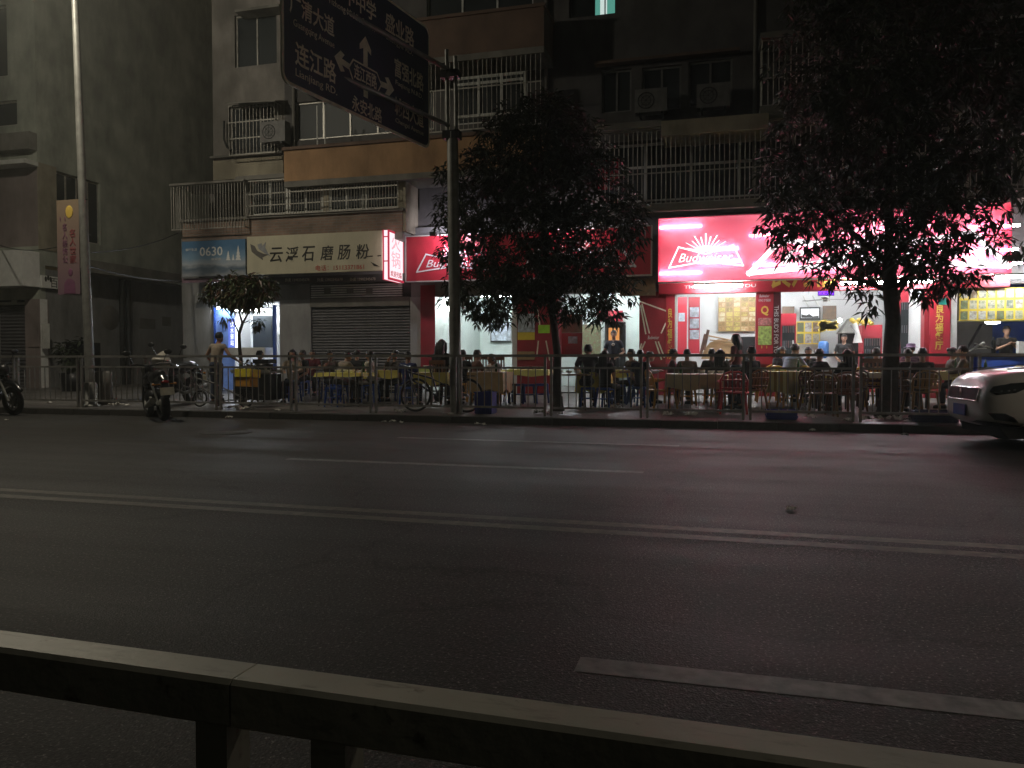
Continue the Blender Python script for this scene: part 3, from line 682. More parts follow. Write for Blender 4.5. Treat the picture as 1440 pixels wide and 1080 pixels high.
mb = MB(); c = sw(155, 447); R9 = Matrix.Rotation(pi / 2, 3, 'Y'); mb.lathe([(0, .012), (.42, .012), (.44, 0)], (swX + .0, c.y, c.z), 24, R=R9); mb.build('faded_disc', K['curtain'], cb)
boxpart(cb, (cbX - 16, 42, 0), (XL, 42.3, 16), 'end_wall', 'walldark')
boxpart(cb, (cbX - 16, 20.0, 18), (cbX, 42, 18.3), 'roof', 'slab')
# its shop front
zsill = Z(405, 30); zf0, zf1 = Z(530, 20), Z(432, 20)
boxpart(cb, (cbX - 16, 20.02, 0), (X(-4), 20.3, 3.2), 'wall', 'plaster')
boxpart(cb, (X(38), 19.95, 0), (X(56, 460, 19.95), 20.3, 3.2), 'pier', 'pinkw')
boxpart(cb, (X(56.5, 460, 19.95), 19.97, 0), (swX + .0, 20.24, 3.2), 'pier', 'whitepaint')
mb = MB(); n = 26; x0, x1 = X(-4), X(38); z1 = Z(428, 20)
for i in range(n):
    za, zb = .2 + (z1 - .2) * i / n, .2 + (z1 - .2) * (i + 1) / n
    mb.add([(x0, 20.16, za), (x1, 20.16, za), (x1, 20.13, (za + zb) / 2), (x0, 20.13, (za + zb) / 2), (x1, 20.16, zb), (x0, 20.16, zb)], [(0, 1, 2, 3), (3, 2, 4, 5)])
mb.build('roller_shutter', K['shutter'], cb)
mb = MB(); wallholes(mb, X(-4), X(38), z1, 3.3, 20.05, .1, [pxr(-6, 415, 14, 425, 20), pxr(20, 415, 38, 425, 20)]); mb.build('transom', K['frame'], cb)
boxpart(cb, (X(-4), 20.1, z1), (X(38), 20.12, 3.3), 'pane', 'glass')
mb = MB(); mb.rect(40, 456, 55, 488, 19.94, .015); o = mb.build('notice_board', K['pinkw'], cb)
mb = MB(); mb.rect(59, 455, 70, 490, 19.96, .012); o2 = mb.build('notice_board', K['frame'], cb)
sg = thing('shop_fascia', 'white shop fascia with black character and leaf mark, wrapping the corner building', 'shop sign', (cbX, 19.4, Z(405, 30)))
mb = MB(); mb.bb((cbX - 6, 19.35, Z(405, 30)), (cbX + .05, 19.99, Z(356, 30))); mb.build('fascia', K['whitepaint'], sg)
a, b = onX(55, 404, cbX + .05), onX(83, 385, cbX + .05)
mb = MB(); mb.bb((cbX + .05, 20.0, a.z), (cbX + .12, b.y + .8, onX(70, 389, cbX).z)); mb.build('return_panel', K['whitepaint'], sg)
UY = Vector((0, 1, 0)); q = onX(71, 404, cbX + .12); q2 = onX(81, 392, cbX + .12)
lettering('百', (cbX + .12, q.y, q.z), UY, UZ, q2.y - q.y, q2.z - q.z, K['btext'], sg)
q = onX(60, 402, cbX + .12); mb = MB()
for k in range(3):
    a = pi / 2 + (k - 1) * .9; mb.ball((cbX + .12, q.y + .22 + .12 * cos(a), q.z + .16 + .12 * sin(a)), (.004, .05, .09))
mb.build('leaf_mark', K['btext'], sg)
# cables across the alley
def cable(p, q, sag, r=.012, label=''):
    mb = MB(); P = [p.lerp(q, i / 14) - Vector((0, 0, sag * 4 * (i / 14) * (1 - i / 14))) for i in range(15)]; mb.tube(P, r, 5)
    o = mb.build('cable', K['cable']); tag(o, label, 'cable'); return o
cable(onY(128, 355, 15.2), onY(250, 328, 19.4), .12, .016, 'black cable from the lamp post up to the apartment block corner')
cable(onY(0, 345, 19.3), onY(128, 330, 15.2), .25, .012, 'black cable running along the corner building above its white fascia')
cable(onY(127, 375, 15.2), onY(262, 395, 19.6), .1, .016, 'black cable sagging low from the lamp post toward the snow picture sign')
# ------------------------------------------------------------------ lamps and signs
def strip(mb, pts, w, Y, t=.008, closed=False, m=0):
    n = len(pts)
    for i in range(n if closed else n - 1):
        a, b = Vector(pts[i]), Vector(pts[(i + 1) % n]); d = (b - a).normalized() * (w * .5); q = Vector((-d.y, d.x))
        c = [a - d + q, a - d - q, b + d - q, b + d + q]; tt = t + .0007 * (i % 3)
        mb.prism([(p.x, p.y) for p in c], Y - tt, Y - .001, m)
def bowtie(x0, x1, z0, z1, Y, mt, parent, w=.03, word=True):
    W_, H = x1 - x0, z1 - z0; hb = H * .58
    f = lambda u, v: (x0 + W_ * u, z0 + v)
    mb = MB(); strip(mb, [f(.13, hb), f(.5, hb * .62), f(.87, hb), f(1, 0), f(.5, hb * .26), f(0, 0)], w, Y, closed=True)
    mb.build('bow_tie_outline', mt, parent)
    mb = MB()
    cx, cz = x0 + W_ * .5, z0 + hb * .72
    for i in range(11):
        a = radians(18 + 14.4 * i); r0, r1 = H * .20, H * (.44 + .08 * (i % 2)); ca, sa = cos(a), sin(a)
        mb.prism([(cx + ca * r0 * 1.5 - sa * .012, cz + sa * r0 + ca * .012), (cx + ca * r0 * 1.5 + sa * .012, cz + sa * r0 - ca * .012), (cx + ca * r1 * 1.25 + sa * .02, cz + sa * r1), (cx + ca * r1 * 1.25 - sa * .02, cz + sa * r1)], Y - .006, Y - .001)
    mb.prism([(cx + H * .30 * cos(radians(20 + 14 * i)), cz + H * .18 * sin(radians(20 + 14 * i))) for i in range(11)], Y - .007, Y - .0015)
    mb.build('crown', mt, parent)
    if word: lettering('Budweiser', (x0 + W_ * .13, Y, z0 + hb * .25), UX, UZ, W_ * .74, hb * .42, mt, parent, t=.009, shear=.35)
def tubelamp(px, py, Y, L, label, group=None, r=.022, mt='tube', fixture=True, rz=0, z=None, loc=None):
    c = loc or onY(px, py, Y); o = thing('fluorescent_lamp', label, 'lamp', c, rz, group)
    mb = MB(); mb.tube([(-L / 2, 0, 0), (L / 2, 0, 0)], r, 8); part(mb, 'tube', K[mt], o)
    if fixture: mb = MB(); mb.bb((-L / 2 - .03, -.03, r + .004), (L / 2 + .03, .03, r + .05)); mb.bb((-L / 2 - .03, -.015, -r), (-L / 2 - .002, .015, r + .004)); mb.bb((L / 2 + .002, -.015, -r), (L / 2 + .03, .015, r + .004)); part(mb, 'fixture', K['frame'], o)
    return o
# the long backlit sign on the right
YR = 19.35
xa, xb = X(925, 350, YR), X(1423, 350, YR); z0, z1 = Z(397, 925, YR), Z(307, 925, YR)
ls = thing('lightbox_sign', 'long glowing red lightbox sign with white bow tie logos behind the big right tree', 'sign', ((xa + xb) / 2, 19.6, z0))
D = .34
boxpart(ls, (xa, YR + D, z0), (xb, YR + D + .03, z1), 'back_panel', 'white')
boxpart(ls, (xa, YR + .002, z0), (xa + .02, YR + D - .002, z1), 'side_panel', 'red'); boxpart(ls, (xb - .02, YR + .002, z0), (xb, YR + D - .002, z1), 'side_panel', 'red')
boxpart(ls, (xa + .022, YR + .004, z1 - .02), (xb - .022, YR + D - .002, z1), 'top_panel', 'white'); boxpart(ls, (xa + .022, YR + .004, z0), (xb - .022, YR + D - .002, z0 + .02), 'bottom_panel', 'white')
mb = MB(); mb.quad((xa, YR, z0), (xb, YR, z0), (xb, YR, z1), (xa, YR, z1)); mb.build('face', K['litred'], ls)
for px, py in ((957, 319), (957, 384), (1008, 350), (1012, 368), (1085, 330), (1090, 372), (1148, 345), (1152, 378), (1215, 325), (1216, 362), (1285, 318), (1290, 366), (1345, 332), (1350, 362), (1398, 318), (1396, 352), (1402, 371), (1345, 374)):
    q = onY(px, py, YR + .05); mb = MB(); mb.tube([(q.x - .5, q.y, q.z), (q.x + .5, q.y, q.z)], .028, 6); mb.build('inner_tube', K['boxtube'], ls)
bowtie(X(941, 355, YR), X(1045, 355, YR), Z(375, 995, YR), Z(325, 995, YR), YR - .003, K['litwhite'], ls, .035)
bowtie(X(1054, 355, YR), X(1418, 355, YR), Z(379, 1235, YR), Z(298, 1235, YR), YR - .003, K['litwhite'], ls, .12)
tubelamp(1010, 402, 19.28, 1.1, 'glaring white tube lamp under left end of the long glowing sign', 'tube lamps along the shop fronts', mt='ftube', r=.03)
tubelamp(1212, 398, 19.28, .9, 'white tube lamp under the glowing sign, left of the big right trunk', 'tube lamps along the shop fronts', mt='ftube', r=.03)
tubelamp(1287, 396, 19.28, .9, 'white tube lamp under the glowing sign, above the red refrigerator', 'tube lamps along the shop fronts', mt='ftube', r=.03)
tubelamp(1436, 389, 19.28, 1.0, 'white tube lamp at the right end above the yellow menu board', 'tube lamps along the shop fronts', mt='ftube', r=.03)
# header band below it
hd = thing('shop_header', 'red header band with yellow and white characters under the long glowing sign', 'shop sign', (X(1110), 19.8, 2.9))
zb0, zb1 = Z(412, 1000, 19.7), z0 - .004
boxpart(hd, (xa, 19.7, zb0), (X(1420, 400, 19.7), 19.95, zb1 + .3), 'band', 'red')
T('良为福餐厅', 1085, 352, 1240, 404, 19.698, K['gold'], hd, bold=.02)
T('食小炒', 1292, 386, 1362, 399, 19.698, K['wtext'], hd)
T('THIS BUD\'S FOR YOU', 962, 400, 1063, 405, 19.698, K['wtext'], hd, bold=.01)
# middle sign, lit from outside by a flood lamp
YM = 19.5
xa2, xb2 = X(570, 364, YM), X(917, 350, YM); zm0, zm1 = Z(397, 572, YM), Z(332, 572, YM)
ms = thing('shop_sign', 'flood-lit red shop sign with white crown logo behind the middle tree', 'sign', ((xa2 + xb2) / 2, YM + .1, zm0))
boxpart(ms, (xa2 + .03, YM, zm0 + .03), (xb2 - .03, YM + .16, zm1 - .03), 'board', 'red')
mb = MB(); b = .028
mb.bb((xa2, YM - .012, zm0), (xb2, YM + .17, zm0 + b)); mb.bb((xa2, YM - .012, zm1 - b), (xb2, YM + .17, zm1)); mb.bb((xa2, YM - .011, zm0 + b + .001), (xa2 + b, YM + .169, zm1 - b - .001)); mb.bb((xb2 - b, YM - .011, zm0 + b + .001), (xb2, YM + .169, zm1 - b - .001)); mb.build('frame', K['frame'], ms)
bowtie(X(586, 364, YM), X(690, 364, YM), Z(381, 640, YM), Z(338, 640, YM), YM - .002, K['wtext'], ms, .035)
bowtie(X(735, 360, YM), X(893, 360, YM), Z(377, 815, YM), Z(328, 815, YM), YM - .002, K['wtext'], ms, .06)
q = onY(609, 329, 19.1)
fl = thing('flood_lamp', 'small black flood lamp at the top of the middle red sign', 'lamp', (q.x, q.y, q.z))
mb = MB(); mb.box((0, 0, 0), (.16, .1, .11)); mb.tube([(0, .05, .05), (0, .4, .12)], .015, 6); part(mb, 'housing', K['black'], fl)
q = onY(641, 330, 18.95)
fl = thing('flood_lamp', 'lit white flood lamp beside the street pole, washing the middle red sign', 'lamp', (q.x, q.y, q.z))
mb = MB(); mb.box((0, -.05, .03), (.22, .12, .14)); mb.tube([(0, .0, .1), (0, .5, .16)], .015, 6); part(mb, 'housing', K['black'], fl)
mb = MB(); mb.box((0, .03, -.03), (.2, .02, .12), 0, Matrix.Rotation(.35, 3, 'X')); part(mb, 'lens', K.setdefault('lens', emis('flood lens', (.9, .8, 1), 30)), fl)
lamp('SPOT', 'flood light', (q.x, q.y + .08, q.z + .02), 180, (0.92, 0.86, 1.0), spot_size=radians(150), spot_blend=.8, shadow_soft_size=.08).rotation_euler = (radians(78), 0, radians(16))
q = onY(800, 300, 18.9)
fl = thing('flood_lamp', 'black flood lamp over the right half of the middle red sign, hidden in the tree', 'lamp', (q.x, q.y, q.z))
mb = MB(); mb.box((0, -.05, .03), (.22, .12, .14)); mb.tube([(0, .0, .1), (0, .5, .16)], .015, 6); part(mb, 'housing', K['black'], fl)
mb = MB(); mb.box((0, .03, -.03), (.2, .02, .12), 0, Matrix.Rotation(.35, 3, 'X')); part(mb, 'lens', K['lens'], fl)
lamp('SPOT', 'flood light', (q.x, q.y + .08, q.z + .02), 90, (1.0, 0.9, 0.9), spot_size=radians(150), spot_blend=.8, shadow_soft_size=.08).rotation_euler = (radians(70), 0, 0)
# projecting lightbox
px_ = onY(538, 357, 18.9); x1_ = onY(547, 357, 18.9)
zz0, zz1 = onY(542, 393, 18.9).z, onY(542, 323, 18.9).z
pj = thing('projecting_sign', 'glowing red and white lightbox projecting edge-on beside the pale sign', 'sign', ((px_.x + x1_.x) / 2, 19.4, zz0))
boxpart(pj, (px_.x + .012, 18.91, zz0 + .01), (x1_.x - .012, 19.88, zz1 - .01), 'box', K.setdefault('litbox', emis('lit white plastic', (1, .80, .85), 1.25)))
mb = MB()
for y0, y1, za, zb in ((18.9, 18.94, zz0, zz1), (19.86, 19.9, zz0, zz1), (18.94, 19.86, zz0, zz0 + .06), (18.94, 19.86, zz1 - .05, zz1)): mb.bb((px_.x, y0, za), (px_.x + .04, y1, zb)); mb.bb((x1_.x - .04, y0, za), (x1_.x, y1, zb))
for z in (zz0 + (zz1 - zz0) * .36, zz0 + (zz1 - zz0) * .85): mb.bb((px_.x + .041, 18.895, z), (x1_.x - .041, 18.91, z + .03))
mb.build('frame', K.setdefault('litfr', emis('lit red edge', (.75, .05, .1), .7)), pj)
lettering('火\n锅', (x1_.x - .012, 19.08, zz0 + .35), UY, UZ, .6, (zz1 - zz0) * .68, K.setdefault('litpink', emis('lit pink lettering', (1, .52, .6), 1.0)), pj)
lettering('欢迎光临', (x1_.x - .012, 19.02, zz0 + .1), UY, UZ, .75, .16, K['litfr'], pj)
# pale sign and the snow picture
ws = thing('shop_sign', 'unlit cream shop sign with six black brush characters and a grey bird', 'sign', (X(442), 19.2, Z(387, 350)))
YW = 19.18
xw0, xw1 = X(347.5, 360, YW), X(537, 355, YW); zw0, zw1 = Z(386.5, 350, YW), Z(333, 350, YW)
boxpart(ws, (xw0, YW, zw0), (xw1, YW + .12, zw1), 'board', K.setdefault('creamsign', mat('cream sign vinyl', (.60, .56, .42), .5, scale=1.2, var=.1, dirt=.12)))
for ch, u in zip('云浮石磨肠粉', (389, 411, 434, 460, 484, 510)):
    yy = 358 - (u - 389) * .04
    T(ch, u - 9.5, yy - 10, u + 9, yy + 11, YW - .001, K['btext'], ws, shear=.12, bold=.01)
T('电话：15113371861', 444, 372, 512, 380, YW - .001, K['rtext'], ws)
mb = MB()
def wing(pts, m=0):
    P = [onY(a, b, YW - .002) for a, b in pts]; mb.prism([(p.x, p.z) for p in P], YW - .006, YW - .001, m)
wing([(352, 343), (358, 346), (362, 353), (371, 357), (378, 358), (369, 362), (370, 366), (360, 359), (354, 354)]); wing([(362, 344), (368, 342), (369, 346), (374, 340), (373, 348), (377, 356), (381, 361), (372, 356), (364, 350)], 1)
mb.build('bird_picture', [K['curtain'], mat('grey print', (.3, .31, .33), .6)], ws)
mb = MB()
for pts in ([(521, 368), (527, 371), (534, 375), (526, 374)], [(516, 360), (524, 359.4), (524, 361), (516, 361.4)], [(531, 359), (536, 358.6), (536, 360), (531, 360.6)]): wing(pts)
mb.build('brush_mark', K['btext'], ws)
bs = thing('picture_sign', 'blue snow landscape sign reading 0630 at the left end of the shops', 'sign', (X(300), 19.3, Z(389, 300)))
xb0, xb1 = X(256, 360, YW), X(345, 360, YW); zb0_, zb1_ = Z(388, 300, YW), Z(338, 300, YW)
m, nt, p = _new('snow picture'); N, L = nt.nodes, nt.links
tc = N.new('ShaderNodeTexCoord'); sx = N.new('ShaderNodeSeparateXYZ'); L.new(tc.outputs['Generated'], sx.inputs[0])
no = N.new('ShaderNodeTexNoise'); no.inputs['Scale'].default_value = 5; no.inputs['Detail'].default_value = 6; L.new(tc.outputs['Generated'], no.inputs['Vector'])
ad = N.new('ShaderNodeMath'); ad.operation = 'MULTIPLY_ADD'; ad.inputs[1].default_value = .35; L.new(no.outputs[0], ad.inputs[0]); L.new(sx.outputs[2], ad.inputs[2])
r = N.new('ShaderNodeValToRGB'); e = r.color_ramp.elements
for _ in range(3): e.new(.5)
for i, (pp, c) in enumerate(((.2, (.30, .32, .36)), (.38, (.10, .15, .21)), (.5, (.42, .46, .52)), (.72, (.20, .33, .48)), (1, (.07, .18, .34)))): e[i].position = pp; e[i].color = (*c, 1)
L.new(ad.outputs[0], r.inputs[0]); L.new(r.outputs[0], p.inputs['Base Color']); p.inputs['Roughness'].default_value = .5
boxpart(bs, (xb0, YW, zb0_), (xb1, YW + .1, zb1_), 'board', m)
T('0630', 281, 347, 313, 360, YW - .001, K['wtext'], bs, bold=.01); T('客厅生活', 261, 349.5, 277, 353, YW - .001, K['wtext'], bs); T('欢迎您', 297, 362.5, 311, 366, YW - .001, K['wtext'], bs)
mb = MB()
for x_, h_, w_ in ((321, 12, 3.4), (335, 19, 4.2), (328, 8, 2.2)):
    for k in range(4):
        yb = 366 - h_ * k * .24; ww = w_ * (1 - k * .22); P = [onY(x_ - ww, yb, YW), onY(x_ + ww, yb, YW), onY(x_, yb - h_ * .4, YW)]; mb.prism([(v.x, v.z) for v in P], YW - .005 - .0006 * k, YW - .001)
mb.build('fir_picture', K['wtext'], bs)
mb = MB(); mb.rect(257, 391, 330, 397, 19.3, .03); mb.build('valance', mat('mauve vinyl', (.2, .12, .16), .6), bs)
# band of small text over the shutter
bd = thing('notice_band', 'narrow dark notice band with three lines of small white text under the cream sign', 'shop sign', (X(450), 19.9, Z(399, 450)))
rectpart(bd, 348, 388, 578, 398.5, 19.9, .08, 'band', 'walldark')
for a, b in ((401, 435), (446, 482), (492, 528)): T('外卖 13902345678', a, 391 - (a - 401) * .012, b, 396 - (a - 401) * .012, 19.815, K['signwhite'], bd)

# ------------------------------------------------------------------ lit kiosk on the left
kx0, kx1 = X(304), X(393)
ks = thing('kiosk_front', 'small brightly lit shop front with blue frame behind the young tree', 'shop front', ((kx0 + kx1) / 2, 20, PZ))
mb = MB(); zt = Z(430, 350)
mb.bb((X(386.5), 19.9, PZ - .1), (X(389.5), 20.0, zt)); mb.bb((X(304), 19.9, PZ - .1), (X(306), 20.0, zt)); mb.build('frame', K['blue'], ks)
mb = MB(); mb.bb((X(306.2), 19.93, PZ), (X(331), 19.99, zt - .05)); mb.build('side_panel', K.setdefault('kblue', mat('blue picture panel', (.10, .18, .42), .4, scale=3, var=.5, emit=.15, ecol=(.25, .4, .9))), ks)
mb = MB()
for k in range(16):
    a = random.uniform(0, 6.3); c = onY(random.uniform(310, 321), random.uniform(445, 465), 19.93); l = random.uniform(.1, .25)
    mb.prism([(c.x, c.z), (c.x + l * cos(a) + .02 * sin(a), c.z + l * sin(a) - .02 * cos(a)), (c.x + l * 1.3 * cos(a), c.z + l * 1.3 * sin(a)), (c.x + l * cos(a) - .02 * sin(a), c.z + l * sin(a) + .02 * cos(a))], 19.92 - k * .0004, 19.929)
mb.build('leaf_picture', K['kblue'], ks)
mb = MB(); mb.rect(322, 449, 330.5, 500, 19.9, .03); o = mb.build('light_strip', K.setdefault('kstrip', emis('lit blue strip', (.16, .25, .9), .9)), ks)
T('饮水驿站', 324, 452, 329, 486, 19.868, K.setdefault('klet', emis('lit white lettering', (.9, .95, 1), 2.2)), ks, body_vertical=None) if False else T('饮\n水\n驿\n站', 324, 452, 329, 486, 19.868, K.setdefault('klet', emis('lit white lettering', (.9, .95, 1), 1.8)), ks)
mb = MB(); mb.rect(331.5, 449, 334, 500, 19.88, .02); mb.build('light_edge', K.setdefault('kedge', emis('lit edge', (.9, .95, 1), 3.0)), ks)
mb = MB(); mb.rect(357, 444, 384, 492, 20.9, .05); o = mb.build('glazed_door', K['glass'], ks)
mb = MB(); mb.rect(335, 489, 386, 500, 20.3, .5); mb.build('counter', K['whitepaint'], ks)
mb = MB(); mb.rect(336, 449, 349, 465, 21.7, .02); mb.build('poster', mat('pale green poster', (.55, .62, .3), .5), ks)
tubelamp(350, 436, 20.6, 1.5, 'cold white tube lamp across the top of the lit kiosk', 'tube lamps inside the shops')
tubelamp(315, 433, 19.75, .5, 'short white tube lamp over blue kiosk panel', 'tube lamps inside the shops')
mb = MB(); mb.rect(325, 391, 346, 401, 19.7, .05); tag(mb.build('red_placard', K['red']), 'small red placard under the snow picture sign, behind the young tree', 'sign')

# ------------------------------------------------------------------ restaurant fronts and interiors
def poster(x0, y0, x1, y1, Y, mt, label, cat='poster', name='poster', frame=None):
    mb = MB(); mb.rect(x0, y0, x1, y1, Y, .02); o = mb.build(name, K[mt]); tag(o, label, cat); return o
def grid_board(x0, y0, x1, y1, Y, nx, ny, base, cell, label, name='menu_board', gap=.18, cat='menu board', head=0.0):
    c = onY((x0 + x1) / 2, y1, Y); o = thing(name, label, cat, c)
    rectpart(o, x0, y0, x1, y1, Y, .03, 'board', base)
    mb = MB(); a = pxr(x0, y0, x1, y1, Y); w, h = (a[2] - a[0]) / nx, (a[3] - a[1]) * (1 - head) / ny
    for i in range(nx):
        for j in range(ny):
            xx, zz = a[0] + w * (i + gap / 2), a[1] + h * (j + gap / 2); mb.bb((xx, Y - .036, zz), (xx + w * (1 - gap), Y - .0305, zz + h * (1 - gap)))
    mb.build('picture_grid', K[cell], o); return o
def stripes(parent, lines, Y, w=.035, mt='signwhite'):
    mb = MB()
    for i, (x0, y0, x1, y1) in enumerate(lines):
        a, b = onY(x0, y0, Y), onY(x1, y1, Y); strip(mb, [(a.x, a.z), (b.x, b.z)], w, Y, .004 + .0008 * i)
    return mb.build('diagonal_stripe', K[mt], parent)
# left dining room
tag(MB().rect(592, 401, 612, 516, 19.9, .03).build('red_curtain', K['redcurtain']), 'long red curtain beside the white pier at the dining room entrance', 'curtain')
pt = thing('pillar_panel', 'dark red pillar panel with white diagonal stripes and a lime green note', 'panel', (X(766), 19.93, 2.0))
rectpart(pt, 753, 418, 780, 512, 19.93, .015, 'panel', 'redd'); stripes(pt, [(755, 432, 759, 456), (757, 480, 755, 500), (768, 480, 773, 506), (775, 436, 779, 470)], 19.912)
rectpart(pt, 757, 457, 773, 468.5, 19.91, .012, 'note', mat('lime note', (.36, .72, .03), .5, emit=.0))
pb = thing('poster', 'tall poster banded red, pale blue, yellow and maroon left of the middle trunk', 'poster', (X(740), 19.93, 1.9))
for (y0, y1, mt) in ((428, 441, 'red'), (441.2, 467, 'greyp'), (467.2, 478, 'yellow'), (478.2, 494, 'redd'), (494.2, 506, 'board')):
    K.setdefault('greyp', mat('pale blue print', (.45, .52, .58), .5, scale=9, var=.5)); rectpart(pb, 728, y0, 752, y1, 19.93, .012, 'colour_band', mt)
poster(612.5, 440, 634, 478, 25.15, 'redp' if 'redp' in K else 'red', 'faded red poster on the left dining room wall beside street pole')
poster(660, 462, 664, 484, 25.15, 'red', 'narrow red hanging scroll on the pale green wall right of the street pole')
wb = thing('whiteboard', 'framed whiteboard on pale green dining room wall', 'whiteboard', onY(705, 482, 24.9))
rectpart(wb, 690, 453, 719, 481, 25.1, .02, 'frame', 'darkmetal'); rectpart(wb, 691, 454.5, 718.5, 479, 25.07, .015, 'board', 'greyp')
# middle opening
pp = thing('food_poster', 'brown and ochre food poster just right of the middle trunk', 'poster', onY(802, 497, 20.4))
rectpart(pp, 783, 442, 819, 468, 20.6, .02, 'picture', 'food'); rectpart(pp, 783, 468.2, 819, 500, 20.6, .02, 'lower_band', 'redd'); rectpart(pp, 799, 473, 812, 483, 20.57, .01, 'note', 'greyp')
boxpart(bld, (X(820, 470, 23.5), 23.5, PZ), (X(852, 470, 23.5), 23.6, 3.4), 'inner_wall', 'mint')
boxpart(bld, (X(879, 470, 23.5), 23.5, PZ), (X(930, 470, 23.5), 23.6, 3.4), 'inner_wall', 'mint')
boxpart(bld, (X(852, 430, 23.5), 23.5, Z(455, 865, 23.5)), (X(879, 430, 23.5), 23.6, 3.4), 'inner_wall', 'mint')
dw = thing('doorway', 'dark inner doorway with a warm lit hatch behind the waiter', 'door', onY(865, 510, 23.45))
mb = MB(); mb.rect(851, 453, 880, 457, 23.48, .06); mb.rect(851, 457.2, 853.5, 530, 23.48, .06); mb.rect(877.5, 457.2, 880, 530, 23.48, .06); mb.build('frame', K['black'], dw)
rectpart(dw, 852, 455, 879, 530, 24.6, .05, 'back', 'black'); rectpart(dw, 856, 461, 871, 482, 24.5, .03, 'hatch', K.setdefault('hatch', emis('warm hatch', (1, .42, .12), .75)))
gp = thing('glazed_partition', 'pale green glazed partition with blurred picture right of the food poster', 'partition', onY(835, 510, 23.4))
rectpart(gp, 817, 453, 848, 520, 23.45, .03, 'frame', 'mint'); rectpart(gp, 819, 456, 845, 500, 23.41, .01, 'picture', 'menug')
poster(840, 437, 876, 452, 23.45, 'red', 'red signboard with pale marks above the dark inner doorway')
fd = poster(872, 391, 922, 416, 19.75, 'food', 'wide food photograph under right end of the middle red sign', name='food_photograph')
st = thing('pillar_panel', 'dark red pillar panel with crossing white stripes beside the gold lettered column', 'panel', (X(918), 19.93, 2.0))
rectpart(st, 899.5, 421, 936, 512, 19.93, .015, 'panel', 'redd'); stripes(st, [(900, 424, 936, 437), (901, 430, 908, 469), (903, 428, 913, 468), (930, 468, 936, 455), (902, 484, 899.8, 492), (907, 481, 902, 492), (922, 481, 930, 505), (926, 481, 934, 502)], 19.912)
T('Budweiser', 911, 472, 927, 477, 19.913, K['wtext'], st, shear=.3)
gc = thing('column_sign', 'slim red column sign with five gold characters left of the dining hall opening', 'shop sign', (X(943), 19.93, 2))
rectpart(gc, 936.5, 408, 949.5, 512, 19.93, .03, 'panel', 'red'); T('良\n为\n福\n餐\n厅', 938.5, 433, 945.5, 505, 19.898, K['gold'], gc, bold=.02)
rectpart(bld, 949, 411, 951.5, 512, 19.95, .05, 'door_frame', 'frame')
# right dining hall
rp = thing('price_poster', 'tall red price poster with white columns at the left end of the dining hall', 'poster', onY(960, 500, 22))
rectpart(rp, 953, 418, 966, 500, 22.0, .02, 'sheet', 'redp' if 'redp' in K else 'red'); rectpart(rp, 954, 440, 963, 452, 21.97, .01, 'print', 'greyp')
rp = thing('notice_poster', 'red poster with three grey photo panels beside the leaning boards', 'poster', onY(977, 497, 22.5))
rectpart(rp, 968, 418, 984, 497, 22.6, .02, 'sheet', 'red')
for a, b in ((432, 446), (448, 462), (464, 477)): rectpart(rp, 970, a, 983, b, 22.57, .01, 'photo_panel', 'greyp')
grid_board(1010, 418, 1063, 466, 25.1, 5, 7, 'board', 'menu', 'large brown menu board full of dish pictures on white wall')
gp = thing('column_sign', 'wide red column with yellow letter and lime menu sheet right of the standing woman', 'shop sign', (X(1075), 19.93, 2))
rectpart(gp, 1064, 411, 1087, 512, 19.93, .03, 'panel', 'red'); T('Q', 1070, 430, 1081, 444, 19.898, K['gold'], gp, bold=.03); T('Budweiser', 1068, 414, 1082, 418, 19.898, K['wtext'], gp, shear=.3); T('KING OF BEERS', 1067, 420.5, 1084, 424, 19.898, K['wtext'], gp)
rectpart(gp, 1066, 447, 1085, 457.5, 19.898, .008, 'pink_sheet', mat('pink sheet', (.55, .22, .22), .5, scale=20, var=.5)); rectpart(gp, 1066, 458.5, 1085, 485, 19.898, .008, 'menu_sheet', K.setdefault('limes', mat('lime sheet', (.42, .55, .16), .5, scale=18, var=.45)))
for p in (1070.5, 1077.5): rectpart(gp, p, 486, p + 1.4, 490, 19.898, .006, 'tally_mark', 'gold')
gq = thing('column_sign', 'narrow black column with white words running down beside the wide red column', 'shop sign', (X(1092), 19.93, 2))
rectpart(gq, 1087.5, 411, 1097.5, 512, 19.93, .028, 'panel', K.setdefault('blackred', mat('dark maroon vinyl', (.10, .012, .02), .45)))
a, b = onY(1088.8, 430, 19.9), onY(1094.5, 502, 19.9)
lettering("THIS BUD'S FOR YOU", (a.x, 19.9, a.z), Vector((0, 0, -1)), UX, a.z - b.z, b.x - a.x, K['wtext'], gq)
def fridge(x0, y0, x1, Y, label):
    a, b = onY(x0, y0, Y), onY(x1, y0, Y); w = b.x - a.x; zf = PZ + .03; h = a.z - zf
    o = thing('drinks_fridge', label, 'refrigerator', ((a.x + b.x) / 2, Y + .3, zf))
    mb = MB(); mb.bb((-w / 2, -.28, 0), (w / 2, .3, h)); part(mb, 'cabinet', K['red'], o)
    mb = MB(); mb.bb((-w / 2 + .04, -.31, .25), (w / 2 - .04, -.282, h - .36)); part(mb, 'door', K['glass'], o)
    mb = MB(); mb.bb((-w / 2 + .02, -.305, h - .33), (w / 2 - .02, -.282, h - .02)); part(mb, 'header', K['red'], o)
    mb = MB(); mb.bb((w / 2 - .1, -.335, h * .4), (w / 2 - .07, -.311, h * .65)); part(mb, 'handle', K['frame'], o)
    for k in range(4):
        mb = MB(); z = .35 + (h - .9) * k / 3
        for i in range(7): mb.tube([(-w / 2 + .07 + (w - .14) * i / 6, -.318, z), (-w / 2 + .07 + (w - .14) * i / 6, -.318, z + .2)], .012, 5)
        part(mb, 'bottle_row', K['bottles'], o)
